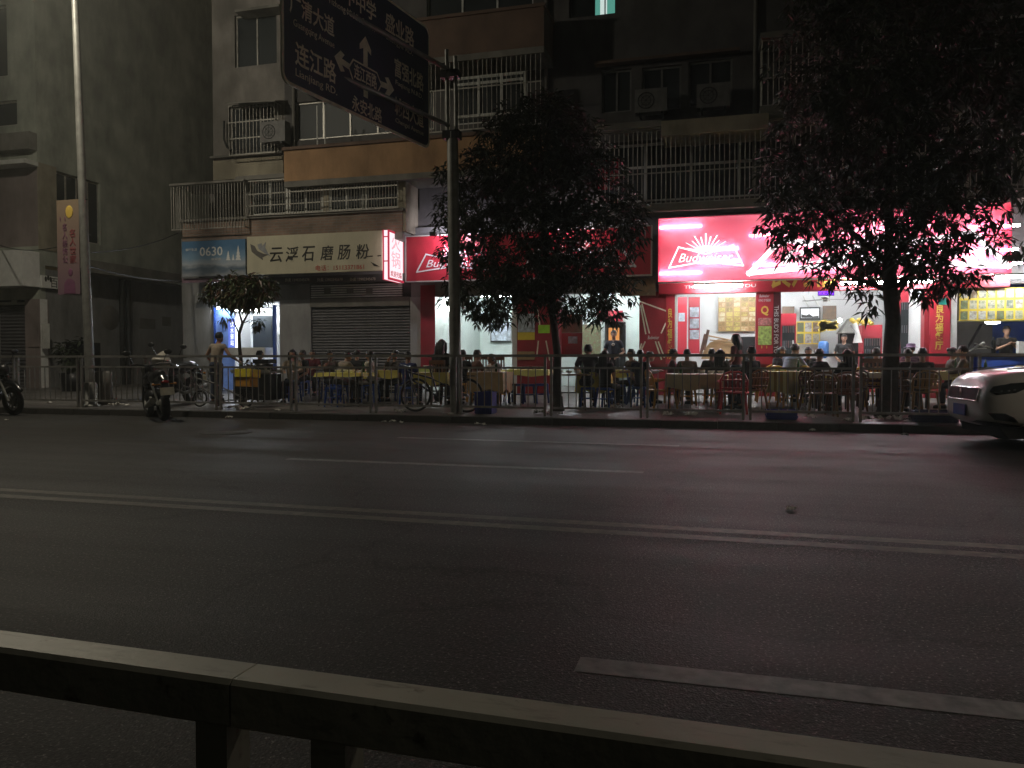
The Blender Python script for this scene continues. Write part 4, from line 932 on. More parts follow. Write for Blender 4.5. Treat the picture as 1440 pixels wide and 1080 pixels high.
fridge(1098, 441, 1120, 23.4, 'red drinks fridge behind the seated couple, left of the television')
fridge(1213, 457, 1241, 22.2, 'dark red drinks fridge just left of the big right trunk')
fridge(1265, 406, 1293, 22.0, 'tall red drinks fridge right of the big trunk')
tv = thing('television', 'wall mounted television with a bright white picture', 'television', onY(1139, 450, 24.8))
rectpart(tv, 1124.5, 432, 1153.5, 450.5, 24.85, .06, 'casing', 'black'); rectpart(tv, 1126.5, 434, 1151.5, 447, 24.785, .006, 'screen', K.setdefault('screen', emis('tv picture', (.95, .97, 1), 1.3)))
mb = MB(); P = [onY(1151, 445, 24.77), onY(1127, 445, 24.77)]; 
mb.prism([(onY(a, b, 24.77).x, onY(a, b, 24.77).z) for a, b in ((1127, 446.8), (1151, 446.8), (1151, 444), (1143, 445), (1138, 441.5), (1134, 443.5), (1127, 442))], 24.775, 24.778); mb.build('picture', K['black'], tv)
mb = MB(); q = onY(1137, 432, 24.8); mb.tube([q, q + Vector((-.15, .05, .35))], .02, 6); mb.tube([q + Vector((.3, 0, 0)), q + Vector((.12, .05, .35))], .02, 6); mb.build('bracket', K['frame'], tv)
poster(1100, 431, 1117, 441, 25.1, 'food', 'small framed picture above the left drinks fridge', name='picture'); poster(1157, 430, 1176, 449, 25.1, 'food', 'framed picture right of the television', name='picture')
grid_board(1120, 452, 1153, 484, 24.8, 3, 2, 'tcl' if 'tcl' in K else 'yellow', 'menug', 'yellow menu board with six food photographs under the television')
mb = MB()
for k in range(26):
    q = onY(random.uniform(1152, 1176), random.uniform(452, 464), 24.0); mb.box(q, (.16, .03, .10), 0, Matrix.Rotation(random.uniform(-.6, .6), 3, 'Y'))
tag(mb.build('gold_tinsel', K.setdefault('foil', mat('gold foil', (.80, .58, .10), .3, metal=.0, var=.3, scale=20))), 'shiny gold tinsel garland hanging right of the yellow menu board', 'decoration')
q = onY(1158, 500, 23.2)
wd = thing('water_dispenser', 'white water dispenser with upturned blue bottle in the dining hall', 'water dispenser', (q.x, 23.2, PZ + .03))
mb = MB(); mb.box((0, 0, .45), (.32, .32, .9)); part(mb, 'cabinet', K['whitepaint'], wd)
mb = MB(); mb.lathe([(.05, .9), (.14, .98), (.14, 1.32), (.1, 1.38), (0, 1.39)], n=16); part(mb, 'bottle', mat('blue bottle', (.1, .25, .6), .15), wd)
rh = thing('range_hood', 'stainless cooking hood glinting brightly above the stove', 'cooker hood', onY(1195, 470, 24.2))
mb = MB(); a = pxr(1178, 448, 1212, 469, 24.2); mb.add([(a[0], 23.6, a[1]), (a[2], 23.6, a[1]), (a[2], 24.6, a[1]), (a[0], 24.6, a[1]), (a[0] + .3, 23.9, a[3]), (a[2] - .3, 23.9, a[3]), (a[2] - .3, 24.6, a[3]), (a[0] + .3, 24.6, a[3])], [(0, 1, 5, 4), (1, 2, 6, 5), (2, 3, 7, 6), (3, 0, 4, 7), (4, 5, 6, 7)]); mb.build('canopy', K['steel'], rh)
mb = MB(); q = onY(1181, 450.5, 23.5); mb.ball(q, .06); mb.build('bulb', K.setdefault('bulb', emis('bulb', (1, .98, .95), 40)), rh)
rectpart(bld, 1178, 470, 1213, 512, 24.6, .4, 'stove_counter', 'darkmetal')
cf = thing('ceiling_fan', 'small ceiling fan with grey blades in the dining hall', 'fan', onY(1162, 421, 22.5))
mb = MB(); mb.lathe([(0, -.06), (.1, -.05), (.1, .04), (.03, .06), (.03, .4)], n=12); part(mb, 'motor', K['frame'], cf)
for k in range(3): mb = MB(); mb.box((.42, 0, 0), (.62, .12, .012)); mb.T = Matrix(); o = part(mb, 'blade', K['steel'], cf); o.rotation_euler = (.06, 0, .3 + k * 2 * pi / 3)
lb = thing('led_sign', 'small purple LED sign hanging under the header band', 'sign', onY(1161, 415, 19.9))
rectpart(lb, 1150, 407.5, 1173, 416, 20.0, .04, 'casing', K.setdefault('ledback', emis('violet glow', (.12, .02, .5), .7))); T('欢迎光临', 1151, 409, 1172, 414.5, 19.958, K['purple'], lb, bold=.02)
hs = thing('hanging_basket', 'bunch of yellow paper wrapped snacks hanging from above the small fridge', 'decoration', onY(1213, 456, 22.0))
mb = MB()
for k in range(9): mb.ball(onY(1198 + k * 3.4, 450 + (k % 3) * 2.5, 22.0), (.07, .05, .06), 0, 6, 4)
mb.build('bundle', K['foil'], hs)
mb = MB(); q0, q1 = onY(1200, 455, 22.0), onY(1206, 482, 22.0); mb.tube([q0, q0.lerp(q1, .5) + Vector((.05, 0, 0)), q1], [.1, .06, .12], 8); tag(mb.build('white_bag', K['whitepaint']), 'white plastic bag hanging left of the small dark red fridge', 'bag')
lean = thing('leaning_boards', 'brown folded table tops and planks leaning on the white wall behind the standing woman', 'boards', (X(1003), 23.5, PZ + .03))
for i, (x0, y0, x1, y1, w) in enumerate(((985, 500, 992, 470, .12), (990, 492, 996, 464, .12), (996, 472, 1030, 479, .06), (998, 478, 1030, 481, .05))):
    a, b = onY(x0, y0, 23.4), onY(x1, y1, 23.5); mb = MB(); mb.tube([a, b], w / 2, 4); mb.build('plank', K['wood'] if i < 2 else K['board'], lean)
mb = MB(); P = [onY(a, b, 23.8) for a, b in ((986, 505), (990, 492), (998, 482), (1010, 477), (1022, 478), (1032, 484), (1036, 505))]; mb.prism([(p.x, p.z) for p in P], 23.75, 23.8); mb.build('table_top', K['board'], lean)
sb = rectpart(bld, 1041, 474, 1063, 512, 24.9, .3, 'serving_shelf', 'darkmetal')
gp = thing('column_sign', 'tall red column sign with five gold characters right of the red fridges', 'shop sign', (X(1321), 19.93, 2))
rectpart(gp, 1307, 402, 1335.5, 512, 19.93, .03, 'panel', 'red'); T('良\n为\n福\n餐\n厅', 1315, 428, 1327, 492, 19.898, K['gold'], gp, bold=.02); rectpart(gp, 1320, 419, 1332, 428.5, 19.89, .01, 'green_plate', mat('teal plate', (.02, .25, .2), .4)); T('Budweiser', 1313, 409, 1328, 414, 19.898, K['wtext'], gp, shear=.3)
poster(1294, 405, 1306, 456, 21.0, 'greyp', 'tall white notice in the gap between the red fridge and the gold lettered column')
# right hand shop
mb = grid_board(1349, 404, 1560, 450, 19.93, 16, 3, 'yellow', 'menug', 'long yellow menu board of dish photographs above the right hand shop', gap=.22)
boxpart(bld, (X(1346), 20.0, Z(452, 1400)), (X(1560), 20.15, Z(449.5, 1400)), 'lintel', 'frame')
boxpart(bld, (X(1346, 480, 22.2), 22.2, PZ), (X(1391, 480, 22.2), 22.3, 3.4), 'inner_wall', 'curtain')
mb = MB(); a = [(1391, 456), (1378, 456), (1352, 500), (1391, 500)]; P = [onY(*q, 22.15) for q in a]; mb.prism([(p.x, p.z) for p in P], 21.9, 22.15); mb.build('stair_underside', K['walldark'], bld)
lp = thing('ceiling_lamp', 'bright round ceiling lamp over the right shop counter', 'lamp', onY(1396, 453, 20.6))
mb = MB(); mb.lathe([(0, -.05), (.14, -.03), (.16, .02), (0, .04)], n=14); part(mb, 'globe', K['bulb'], lp)
mb = MB(); mb.bb((-.05, -.05, .04), (.05, .05, .08)); part(mb, 'base', K['frame'], lp)
ct = thing('counter', 'dark shop counter with dishes beneath the yellow menu board', 'counter', (X(1440), 20.7, PZ + .03))
mb = MB(); mb.bb((X(1372, 500, 20.8) - X(1440), -.25, 0), (3.4, .25, .92)); part(mb, 'body', K['blue'], ct); mb = MB(); mb.bb((X(1370, 500, 20.8) - X(1440), -.3, .92), (3.45, .3, .97)); part(mb, 'worktop', K['darkmetal'], ct)
mb = MB(); q = onY(1381, 488, 20.5)
for k in range(7): mb.box(q + Vector((random.uniform(-.2, .2), 0, random.uniform(-.04, .06))), (.22, .1, .02), 0, Matrix.Rotation(random.uniform(-.7, .7), 3, 'Y'))
tag(mb.build('paper_stack', K['china']), 'crumpled white paper lying on counter left of the man in black', 'paper')
mb = MB(); mb.rect(1429, 480, 1440, 498, 20.35, .15); tag(mb.build('white_box', K['china']), 'white takeaway box on the counter right of the man in black', 'box')
mb = MB(); q = onY(1397, 497, 20.5); mb.lathe([(.05, 0), (.06, .3), (.02, .36), (.02, .42), (0, .42)], (q.x, 20.5, PZ + 1.0), 10); tag(mb.build('bottle', K['glass']), 'glass bottle standing on the counter beside the white papers', 'bottle')
# interior tubes
for lab, x_, Y_, z_, L_ in (('white ceiling tube lamp near the front of the left dining room', 640, 21.8, 3.25, 1.3), ('white ceiling tube lamp over the whiteboard in left dining room', 705, 23.3, 3.25, 1.3), ('white ceiling tube lamp above the food poster in middle room', 815, 21.4, 3.25, 1.2), ('white ceiling tube lamp by the inner doorway in middle room', 886, 22.2, 3.25, .9), ('white ceiling tube lamp at left front of dining hall', 975, 21.0, 3.3, 1.3), ('white ceiling tube lamp above the dish menu board', 1035, 23.5, 3.3, 1.3), ('white ceiling tube lamp above the television', 1135, 22.8, 3.3, 1.3), ('white ceiling tube lamp above the small red fridge', 1230, 21.3, 3.3, 1.3)):
    tubelamp(0, 0, 0, L_, lab, 'tube lamps inside the shops', loc=(X(x_, 430, Y_), Y_, z_))
mb = MB(); q = onY(632, 434, 21); mb.ball(q, .07); tag(mb.build('bare_bulb', K['bulb']), 'bare glowing bulb hanging over the faded red poster', 'lamp')
# ------------------------------------------------------------------ street lamps (their light belongs to them)
K['lamplens'] = emis('street lamp lens', (1.0, 0.84, 0.55), 60)
def street_lamp(base, lean, label, power, glow, cone=178, tilt=-14, H=10.4, arm=2.3):
    o = thing('street_lamp', label, 'street lamp', base, 0, 'street lamps on the far pavement')
    top = Vector((lean, 0, H))
    mb = MB(); mb.lathe([(.22, 0), (.22, .03), (.15, .05), (.15, .5), (.12, .56)], n=14); mb.tube([(0, 0, .5), top * .5, top], [.105, .09, .07], 12); part(mb, 'pole', K['steel'], o)
    mb = MB(); mb.tube([top - Vector((0, 0, .1)), top + Vector((0, -.6, .28)), top + Vector((0, -arm, .42))], [.045, .04, .035], 8); part(mb, 'arm', K['steel'], o)
    mb = MB(); c = top + Vector((0, -arm - (.25 if arm > 0 else -.25), .42)); mb.ball(c, (.14, .42, .09)); h = part(mb, 'lamp_head', K['steel'], o)
    mb = MB(); mb.ball(c - Vector((0, 0, .07)), (.10, .30, .04)); part(mb, 'lens', K['lamplens'], h)
    w = Vector(base) + c - Vector((0, 0, .22))
    l = lamp('SPOT', 'street lamp light', w, power, (1.0, 0.88, 0.68), spot_size=radians(cone), spot_blend=1.0, shadow_soft_size=.22)
    l.rotation_euler = (radians(tilt), 0, 0)
    lamp('POINT', 'street lamp glow', w, glow, (1.0, 0.92, 0.74), shadow_soft_size=.25)
    return o
q = pav(126.5, 14.75)
street_lamp(q, -.28, 'tall grey street lamp post carrying the pink banner, at far left', 840, 800)
street_lamp((17.6, 14.75, pavz(14.75)), .1, 'street lamp post farther right along the pavement, beyond the white car', 1500, 10, 150, -22, arm=4.2)
street_lamp((14.5, -1.3, 0), 0, 'added street lamp post on the near side of the road, out of view at right', 1700, 10, 165, 4, arm=-1.2)  # unseen lamp, added to light the near side of the car
mb = MB(); mb.lathe([(0, 0), (.2, 0), (.19, .75), (.15, .8), (0, .8)], (q.x - .02, q.y + .42, pavz(15.2)), 14); tag(mb.build('bollard_base', K['slab']), 'stout concrete stump standing behind the banner lamp post', 'bollard')
# pink banner on the post
bq0, bq1 = onY(81, 345, 14.7), onY(112, 345, 14.7); zt, zb = onY(97, 281, 14.7).z, onY(97, 414, 14.7).z
bn = thing('banner', 'faded pink vertical advert banner with a man printed at the bottom, on the lamp post', 'banner', ((bq0.x + bq1.x) / 2, 14.7, zb))
m, nt, p = _new('banner vinyl'); N, L = nt.nodes, nt.links
tc = N.new('ShaderNodeTexCoord'); sx = N.new('ShaderNodeSeparateXYZ'); L.new(tc.outputs['Generated'], sx.inputs[0]); r = N.new('ShaderNodeValToRGB'); e = r.color_ramp.elements
e[0].color = (.22, .13, .17, 1); e[1].color = (.27, .20, .13, 1); L.new(sx.outputs[2], r.inputs[0]); L.new(r.outputs[0], p.inputs['Base Color']); p.inputs['Roughness'].default_value = .6
boxpart(bn, (bq0.x, 14.69, zb), (bq1.x, 14.71, zt), 'cloth', m)
def TB(s, x0, y0, x1, y1, mt='rtext'): T(s, x0, y0, x1, y1, 14.688, K[mt], bn)
K['bred'] = mat('banner red', (.30, .06, .07), .6); K['bpurp'] = mat('banner print', (.20, .07, .14), .6)
TB('名\n人\n世\n家', 98, 322, 107, 370, 'bred'); TB('名\n人\n装\n饰\n公', 88, 314, 95, 370, 'bpurp'); TB('· ·', 84, 305, 92, 311, 'bpurp')
mb = MB(); c = onY(97, 298, 14.685); mb.ball((c.x, 14.688, c.z), (.11, .006, .15)); mb.build('gold_emblem', K['gold'], bn)
mb = MB(); c = onY(99, 383, 14.685); mb.ball((c.x, 14.688, c.z), (.065, .006, .09)); d = onY(98, 404, 14.685); mb.prism([(d.x - .16, zb + .02), (d.x + .16, zb + .02), (d.x + .15, zb + .28), (d.x + .06, zb + .36), (d.x - .06, zb + .36), (d.x - .15, zb + .26)], 14.684, 14.689); mb.build('printed_man', K['bpurp'], bn)
mb = MB(); 
for z in (zt - .01, zb + .01): mb.tube([(bq0.x - .03, 14.72, z), (q.x, 14.75, z)], .015, 6)
mb.build('bracket', K['darkmetal'], bn)
# ------------------------------------------------------------------ direction sign on its post
pq = pav(641, 14.62)
sp = thing('sign_post', 'thick grey post with two thin pipes on top, holding the blue direction sign', 'post', pq)
mb = MB(); mb.lathe([(.2, 0), (.2, .02), (.118, .03)], n=16); mb.tube([(0, 0, .02), (-.06, 0, 5.6)], [.118, .112], 16); part(mb, 'lower_tube', K['steel'], sp)
for dx, zz in ((-.13, 7.25), (.05, 7.1)): mb = MB(); mb.tube([(dx - .03, 0, 5.45), (dx - .05, 0, zz)], .038, 10); part(mb, 'upper_pipe', K['steel'], sp)
mb = MB(); mb.box((-.07, 0, 5.55), (.34, .22, .16)); part(mb, 'bracket', K['darkmetal'], sp)
mb = MB(); mb.box((-.1, 0, 6.75), (.36, .2, .14)); part(mb, 'clamp', K['darkmetal'], sp)
A = Vector((-6.3, 10.28, 0)); B = Vector((-5.52, 14.3, 0))
su = (B - A).normalized(); sn = Vector((su.y, -su.x, 0)); sw_ = (B - A).length; sh = 2.35; sz = 5.36
for z in (5.9, 7.0):
    mb = MB(); a = A + su * .6 - sn * .1; mb.tube([(a.x - pq.x, a.y - pq.y, z - pq.z), (-.14, 0, z - pq.z)], .045, 8); part(mb, 'arm', K['steel'], sp)
ds = thing('direction_sign', 'large dark blue road direction sign with white arrows and street names, overhead', 'road sign', (A.x, A.y, sz))
def SP(a, b, n=0): return A + su * a + sn * n + Vector((0, 0, sz + b))
def rrect(x0, z0, x1, z1, r, k=5):
    P = []
    for cx, cz, s in ((x1 - r, z0 + r, -90), (x1 - r, z1 - r, 0), (x0 + r, z1 - r, 90), (x0 + r, z0 + r, 180)):
        for i in range(k + 1): a = radians(s + 90 * i / k); P.append((cx + r * cos(a), cz + r * sin(a)))
    return P
def splate(poly, n0, n1, name, mt, par=ds):
    k = len(poly); mb = MB(); mb.add([SP(a, b, n0) for a, b in poly] + [SP(a, b, n1) for a, b in poly], [tuple(range(k))[::-1], tuple(range(k, 2 * k))] + [(i, (i + 1) % k, (i + 1) % k + k, i + k) for i in range(k)])
    return mb.build(name, K[mt], par)
splate(rrect(0, 0, sw_, sh, .16), -.02, .012, 'border', 'signwhite'); splate(rrect(.045, .045, sw_ - .045, sh - .045, .13), .0125, .016, 'blue_panel', 'signblue')
def ST(s, x0, z0, x1, z1, mt='signwhite', **k):
    me = lettering(s, SP(x0, z0, .017), su, UZ, x1 - x0, z1 - z0, K[mt], ds, t=.004, **k); return me
ST('广清大道', .16, 1.08, 1.2, 1.4, bold=.015); ST('Guangqing Avenue', .24, .88, 1.2, 1.02); ST('连江路', .27, .34, 1.24, .70, bold=.015); ST('Lianjiang RD.', .28, .14, 1.26, .29)
ST('一中中学', 1.16, 1.76, 2.34, 2.1, bold=.015); ST('Yizhong Middle School', 1.05, 1.56, 2.3, 1.7)
ST('盛业路', 2.62, 1.75, 3.55, 2.1, bold=.015); ST('Shengye RD.', 2.64, 1.58, 3.5, 1.69)
ST('富强北路', 2.9, 1.03, 3.87, 1.38, bold=.015); ST('Fuqiang N.RD.', 2.93, .87, 3.84, .98); ST('城西大道', 2.9, .34, 3.87, .68, bold=.015); ST('Chengxi Avenue', 2.92, .18, 3.86, .29); ST('永安北路', 1.65, .06, 2.5, .32, bold=.012)
def arrow(pts, name='arrow'): splate(pts, .0165, .02, name, 'signwhite')
arrow([(1.97, .38), (2.09, .38), (2.09, .58), (1.97, .58)]); arrow([(1.97, .86), (2.09, .86), (2.09, 1.2), (2.19, 1.15), (2.19, 1.24), (2.03, 1.42), (1.87, 1.24), (1.87, 1.15), (1.97, 1.2)])
arrow([(1.2, .79), (1.36, .94), (1.46, .90), (1.39, .82), (1.62, .80), (1.62, .70), (1.39, .72), (1.46, .63), (1.36, .60)]); arrow([(2.88, .77), (2.7, .94), (2.6, .91), (2.67, .82), (2.42, .80), (2.42, .70), (2.67, .72), (2.6, .62), (2.7, .59)])
splate([(1.55, .74), (1.68, .92), (2.36, .92), (2.5, .74), (2.36, .53), (1.68, .53)], .0205, .022, 'route_plate', 'signwhite'); splate([(1.585, .74), (1.695, .89), (2.345, .89), (2.465, .74), (2.345, .56), (1.695, .56)], .0225, .024, 'route_plate_face', 'signblue')
lettering('连江西路', SP(1.7, .60, .025), su, UZ, .64, .26, K['signwhite'], ds, t=.004, bold=.01)
# ------------------------------------------------------------------ pavement railing
FY, PITCH, FX0 = 14.45, 1.829, None
FX0 = onY(307, 540, FY).x
fp = thing('railing_panel', '', 'railing', (FX0, FY, pavz(FY)), 0, 'grey steel railing panels along the kerb')
def bx(name, c, d, mt='galv'): mb = MB(); mb.box(c, d); return part(mb, name, K[mt], fp)
bx('post', (.06, 0, .57), (.045, .05, 1.14)); bx('post', (PITCH - .06, 0, .57), (.045, .05, 1.14))
bx('top_rail', (PITCH / 2, 0, 1.165), (PITCH, .07, .05)); bx('middle_rail', (PITCH / 2, 0, .93), (PITCH - .172, .04, .04)); bx('bottom_rail', (PITCH / 2, 0, .16), (PITCH - .172, .04, .04))
for i in range(10): mb = MB(); mb.box((.25 + i * (PITCH - .5) / 9, 0, .545), (.016, .016, .726)); part(mb, 'picket', K['galv'], fp)
FL = {-6: 'railing panel at far left edge, behind the parked scooter', -5: 'railing panel at left, just before the banner lamp post', -4: 'railing panel in front of banner lamp post', -3: 'railing panel just right of the banner lamp post', -2: 'railing panel left of the parked motorcycle', -1: 'railing panel behind the parked motorcycle and yellow delivery box', 0: 'railing panel in front of the vegetable cart and young tree', 1: 'railing panel before the grey shutter and front left diners', 2: 'railing panel in front of the mountain bicycle rear wheel', 3: 'railing panel in front of blue crate, between street post and middle trunk', 4: 'railing panel right of the middle trunk', 5: 'railing panel in front of the red plastic chair', 6: 'railing panel in front of the striped yellow table and blue tub', 7: 'railing panel in front of the brown chairs and big right trunk', 8: 'railing panel partly behind the white car bonnet', 9: 'railing panel hidden mostly by the white car', 10: 'railing panel beyond the white car'}
first = True
for k in range(-6, 11):
    loc = (FX0 + k * PITCH, FY, pavz(FY))
    if first: fp.location = loc; fp['label'] = FL[k]; first = False
    else: dup(fp, loc, 0, FL[k])
# ------------------------------------------------------------------ trees
def limb(mb, pts, r0, r1, n=8):
    k = len(pts); mb.tube(pts, [r0 + (r1 - r0) * i / (k - 1) for i in range(k)], n)
def leaves(mb, blobs, ncl, ll=.17, lw=.021, per=9, droop=.9, seed=1, keep=None):
    rnd = random.Random(seed); tot = sum(b[3] ** 2 for b in blobs); vs = []; fs = []
    for (cx, cy, cz, r) in blobs:
        for _ in range(max(1, int(ncl * r * r / tot))):
            while True:
                d = Vector((rnd.uniform(-1, 1), rnd.uniform(-1, 1), rnd.uniform(-1, 1)))
                if .05 < d.length < 1: break
            d = d * (.35 + .65 * rnd.random() ** .4) / max(.6, d.length) if rnd.random() < .6 else d
            c = Vector((cx, cy, cz)) + Vector((d.x * r, d.y * r * .9, d.z * r))
            if keep and not keep(c): continue
            od = d.normalized() if d.length > 0 else Vector((0, 0, 1))
            for _k in range(per):
                a = rnd.uniform(0, 2 * pi); o = Vector((cos(a), sin(a), 0)) + od * .5 + Vector((0, 0, rnd.uniform(-droop * 1.5, .35)))
                o.normalize(); L_ = ll * rnd.uniform(.6, 1.15); s = o.cross(Vector((rnd.uniform(-.5, .5), rnd.uniform(-.5, .5), 1)))
                s = s.normalized() if s.length > .01 else Vector((1, 0, 0)); w = lw * rnd.uniform(.7, 1.2)
                p0 = c + o * .02 + Vector((rnd.gauss(0, .035), rnd.gauss(0, .035), rnd.gauss(0, .035))); p1 = p0 + o * L_ * .45; p2 = p0 + o * L_ - Vector((0, 0, L_ * .22 * droop)); up = s.cross(o) * .006
                b = len(vs); vs += [p0, p1 + s * w + up, p2, p1 - s * w + up]; fs.append((b, b + 1, b + 2, b + 3))
    mb.add(vs, fs, 0)
def tree(name, label, base, trunk, limbs, blobs, ncl, lm='leaf', seed=1, keep=None, r0=.12, **k):
    o = thing(name, label, 'tree', base); B0 = Vector(base)
    mb = MB()
    tp = [Vector(p) - B0 for p in trunk]; limb(mb, tp, r0, r0 * .72, 10); mb.tube([(0, 0, -.03), (0, 0, .12), (0, 0, .3)], [r0 * 1.6, r0 * 1.15, r0], 10)
    for p, ra, rb in limbs: limb(mb, [Vector(q) - B0 for q in p], ra, rb, 7)
    part(mb, 'trunk', K['bark'], o)
    mb = MB(); leaves(mb, [(x - B0.x, y - B0.y, z - B0.z, r) for x, y, z, r in blobs], ncl, seed=seed, **k); part(mb, 'crown', K[lm], o)
    return o
def bl(lst, Y, spread=.5, seed=3):
    rnd = random.Random(seed); out = []
    for px, py, r in lst:
        y = Y + rnd.uniform(-spread, spread); c = onY(px, py, y); s = r * c.y / (FPX * (cos(PSI) + (px - 720) / FPX * sin(PSI))); out.append((c.x, c.y, c.z, s))
    return out
Y1 = 15.55
b1 = pav(785, Y1)
tr = [b1, onY(783, 540, Y1), onY(784, 500, Y1), onY(779, 455, Y1), onY(774, 425, Y1), onY(768, 390, Y1)]
f_ = tr[-1]
lim = [([f_, onY(735, 340, Y1 - .2), onY(690, 270, Y1)], .07, .02), ([f_, onY(790, 330, Y1 + .3), onY(820, 260, Y1)], .07, .02), ([f_, onY(765, 300, Y1), onY(760, 190, Y1)], .08, .02), ([tr[-2], onY(700, 405, Y1 + .2), onY(650, 380, Y1)], .05, .015), ([tr[-2], onY(820, 380, Y1 - .2), onY(870, 340, Y1)], .05, .015)]
crown1 = [(765, 195, 62), (715, 215, 55), (812, 215, 52), (690, 265, 62), (765, 270, 80), (838, 275, 60), (872, 325, 42), (655, 300, 46), (660, 350, 48), (740, 345, 80), (815, 345, 68), (690, 405, 45), (645, 408, 26), (750, 395, 55), (820, 398, 52), (862, 400, 36), (700, 440, 22), (852, 440, 22), (800, 435, 22), (668, 440, 18), (888, 300, 28), (630, 250, 22), (790, 165, 34), (725, 165, 30)]
tree('street_tree', 'dense dark mango tree with leaning trunk standing in the middle, behind the railing', b1, tr, lim, bl(crown1, Y1, .55, 5), 2300, seed=11, r0=.09, ll=.21, lw=.026)
Y2 = 15.5
b2 = pav(1249, Y2)
tr2 = [b2, onY(1250, 560, Y2), onY(1253, 500, Y2), onY(1256, 450, Y2), onY(1252, 410, Y2), onY(1250, 370, Y2)]
f2 = tr2[-1]
lim2 = [([f2, onY(1190, 320, Y2), onY(1120, 270, Y2)], .07, .02), ([f2, onY(1310, 300, Y2 + .2), onY(1370, 230, Y2)], .07, .02), ([f2, onY(1250, 250, Y2), onY(1255, 90, Y2)], .09, .03), ([tr2[-2], onY(1300, 370, Y2 - .2), onY(1360, 345, Y2)], .05, .015), ([tr2[-2], onY(1200, 390, Y2), onY(1120, 340, Y2)], .05, .015)]
crown2 = [(1250, 60, 95), (1150, 95, 75), (1350, 60, 85), (1420, 100, 80), (1230, 150, 90), (1330, 160, 85), (1140, 190, 70), (1410, 200, 60), (1200, 235, 80), (1290, 245, 80), (1370, 240, 52), (1110, 255, 48), (1150, 300, 52), (1230, 310, 70), (1300, 320, 62), (1345, 300, 36), (1095, 300, 30), (1120, 345, 26), (1180, 355, 40), (1250, 370, 42), (1310, 372, 42), (1352, 375, 30), (1390, 335, 20), (1425, 345, 22), (1405, 300, 20), (1150, 385, 20), (1210, 405, 18), (1222, 425, 14), (1290, 405, 22), (1340, 400, 20), (1435, 270, 26), (1200, -60, 110), (1330, -60, 110), (1460, 160, 60), (1215, 440, 9), (1092, 335, 16), (1162, 405, 10)]
tree('street_tree', 'big wide mango tree with straight trunk in front of the long glowing sign', b2, tr2, lim2, bl(crown2, Y2, .6, 8), 2500, seed=21, r0=.165, ll=.24, lw=.03)
Y3 = 16.4
b3 = pav(341, Y3)
tr3 = [b3, onY(340, 520, Y3), onY(337, 490, Y3), onY(336, 470, Y3), onY(341, 455, Y3)]
lim3 = [([tr3[-1], onY(348, 442, Y3), onY(362, 430, Y3)], .028, .012), ([tr3[-1], onY(336, 438, Y3), onY(330, 425, Y3)], .026, .012), ([tr3[-2], onY(328, 450, Y3), onY(318, 435, Y3)], .02, .01), ([tr3[-1], onY(352, 450, Y3), onY(366, 452, Y3)], .014, .008)]
crown3 = [(310, 410, 18), (330, 408, 20), (350, 408, 20), (370, 408, 17), (296, 414, 11), (340, 424, 15), (320, 424, 13), (362, 424, 12), (382, 404, 9), (364, 456, 8), (330, 398, 12), (316, 447, 5), (355, 397, 11)]
tree('young_tree', 'young tree with thin forked trunk and reddish tips in front of the lit kiosk', b3, tr3, lim3, bl(crown3, Y3, .3, 2), 260, 'leafs', seed=31, r0=.05, ll=.2, lw=.026, droop=1.1)
pl = thing('potted_plant', 'dark leafy potted plant at the alley mouth behind the banner post', 'plant', onY(103, 540, 19.0).xy.to_3d() + Vector((0, 0, pavz(19))))
mb = MB(); mb.lathe([(0, 0), (.3, 0), (.38, .55), (.34, .55), (.3, .45), (0, .45)], n=14); part(mb, 'pot', K['darkmetal'], pl)
mb = MB(); leaves(mb, [(0, 0, .95, .4), (.2, .1, 1.3, .25), (-.2, 0, 1.25, .25)], 70, seed=5, ll=.25, lw=.04); part(mb, 'foliage', K['leaf'], pl)
ub = thing('utility_cabinet', 'dark metal utility cabinet standing against the corner building wall', 'cabinet', (onY(118, 540, 19.3).x, 19.3, pavz(19.3)))
mb = MB(); mb.box((0, 0, .75), (.8, .5, 1.4)); part(mb, 'body', K['darkmetal'], ub); mb = MB(); mb.box((-.2, -.26, .75), (.37, .02, 1.25)); part(mb, 'door', K['darkmetal'], ub); mb = MB(); mb.box((.2, -.26, .75), (.37, .02, 1.25)); part(mb, 'door', K['darkmetal'], ub)
# ------------------------------------------------------------------ people
def remesh(mb, vox, it=3):
    me = mb.mesh('tmp', []); o = bpy.data.objects.new('tmp', me); COL.objects.link(o)
    r = o.modifiers.new('r', 'REMESH'); r.mode = 'VOXEL'; r.voxel_size = vox; r.use_smooth_shade = True
    s = o.modifiers.new('s', 'SMOOTH'); s.iterations = it; s.factor = .5
    dg = bpy.context.evaluated_depsgraph_get(); m2 = bpy.data.meshes.new_from_object(o.evaluated_get(dg))
    bpy.data.objects.remove(o); bpy.data.meshes.remove(me); return m2
def V(*a): return Vector(a)
SIT = dict(pel=V(0, .02, .53), ch=V(0, -.01, .95), nk=V(0, -.03, 1.09), hd=V(0, -.05, 1.235), sh=.175, hip=V(.09, 0, .50), kn=V(.13, -.42, .50), an=V(.13, -.40, .09), seat=1)
STD = dict(pel=V(0, .01, .95), ch=V(0, .0, 1.30), nk=V(0, -.01, 1.45), hd=V(0, -.03, 1.60), sh=.185, hip=V(.09, 0, .92), kn=V(.10, -.02, .50), an=V(.11, .02, .09), seat=0)
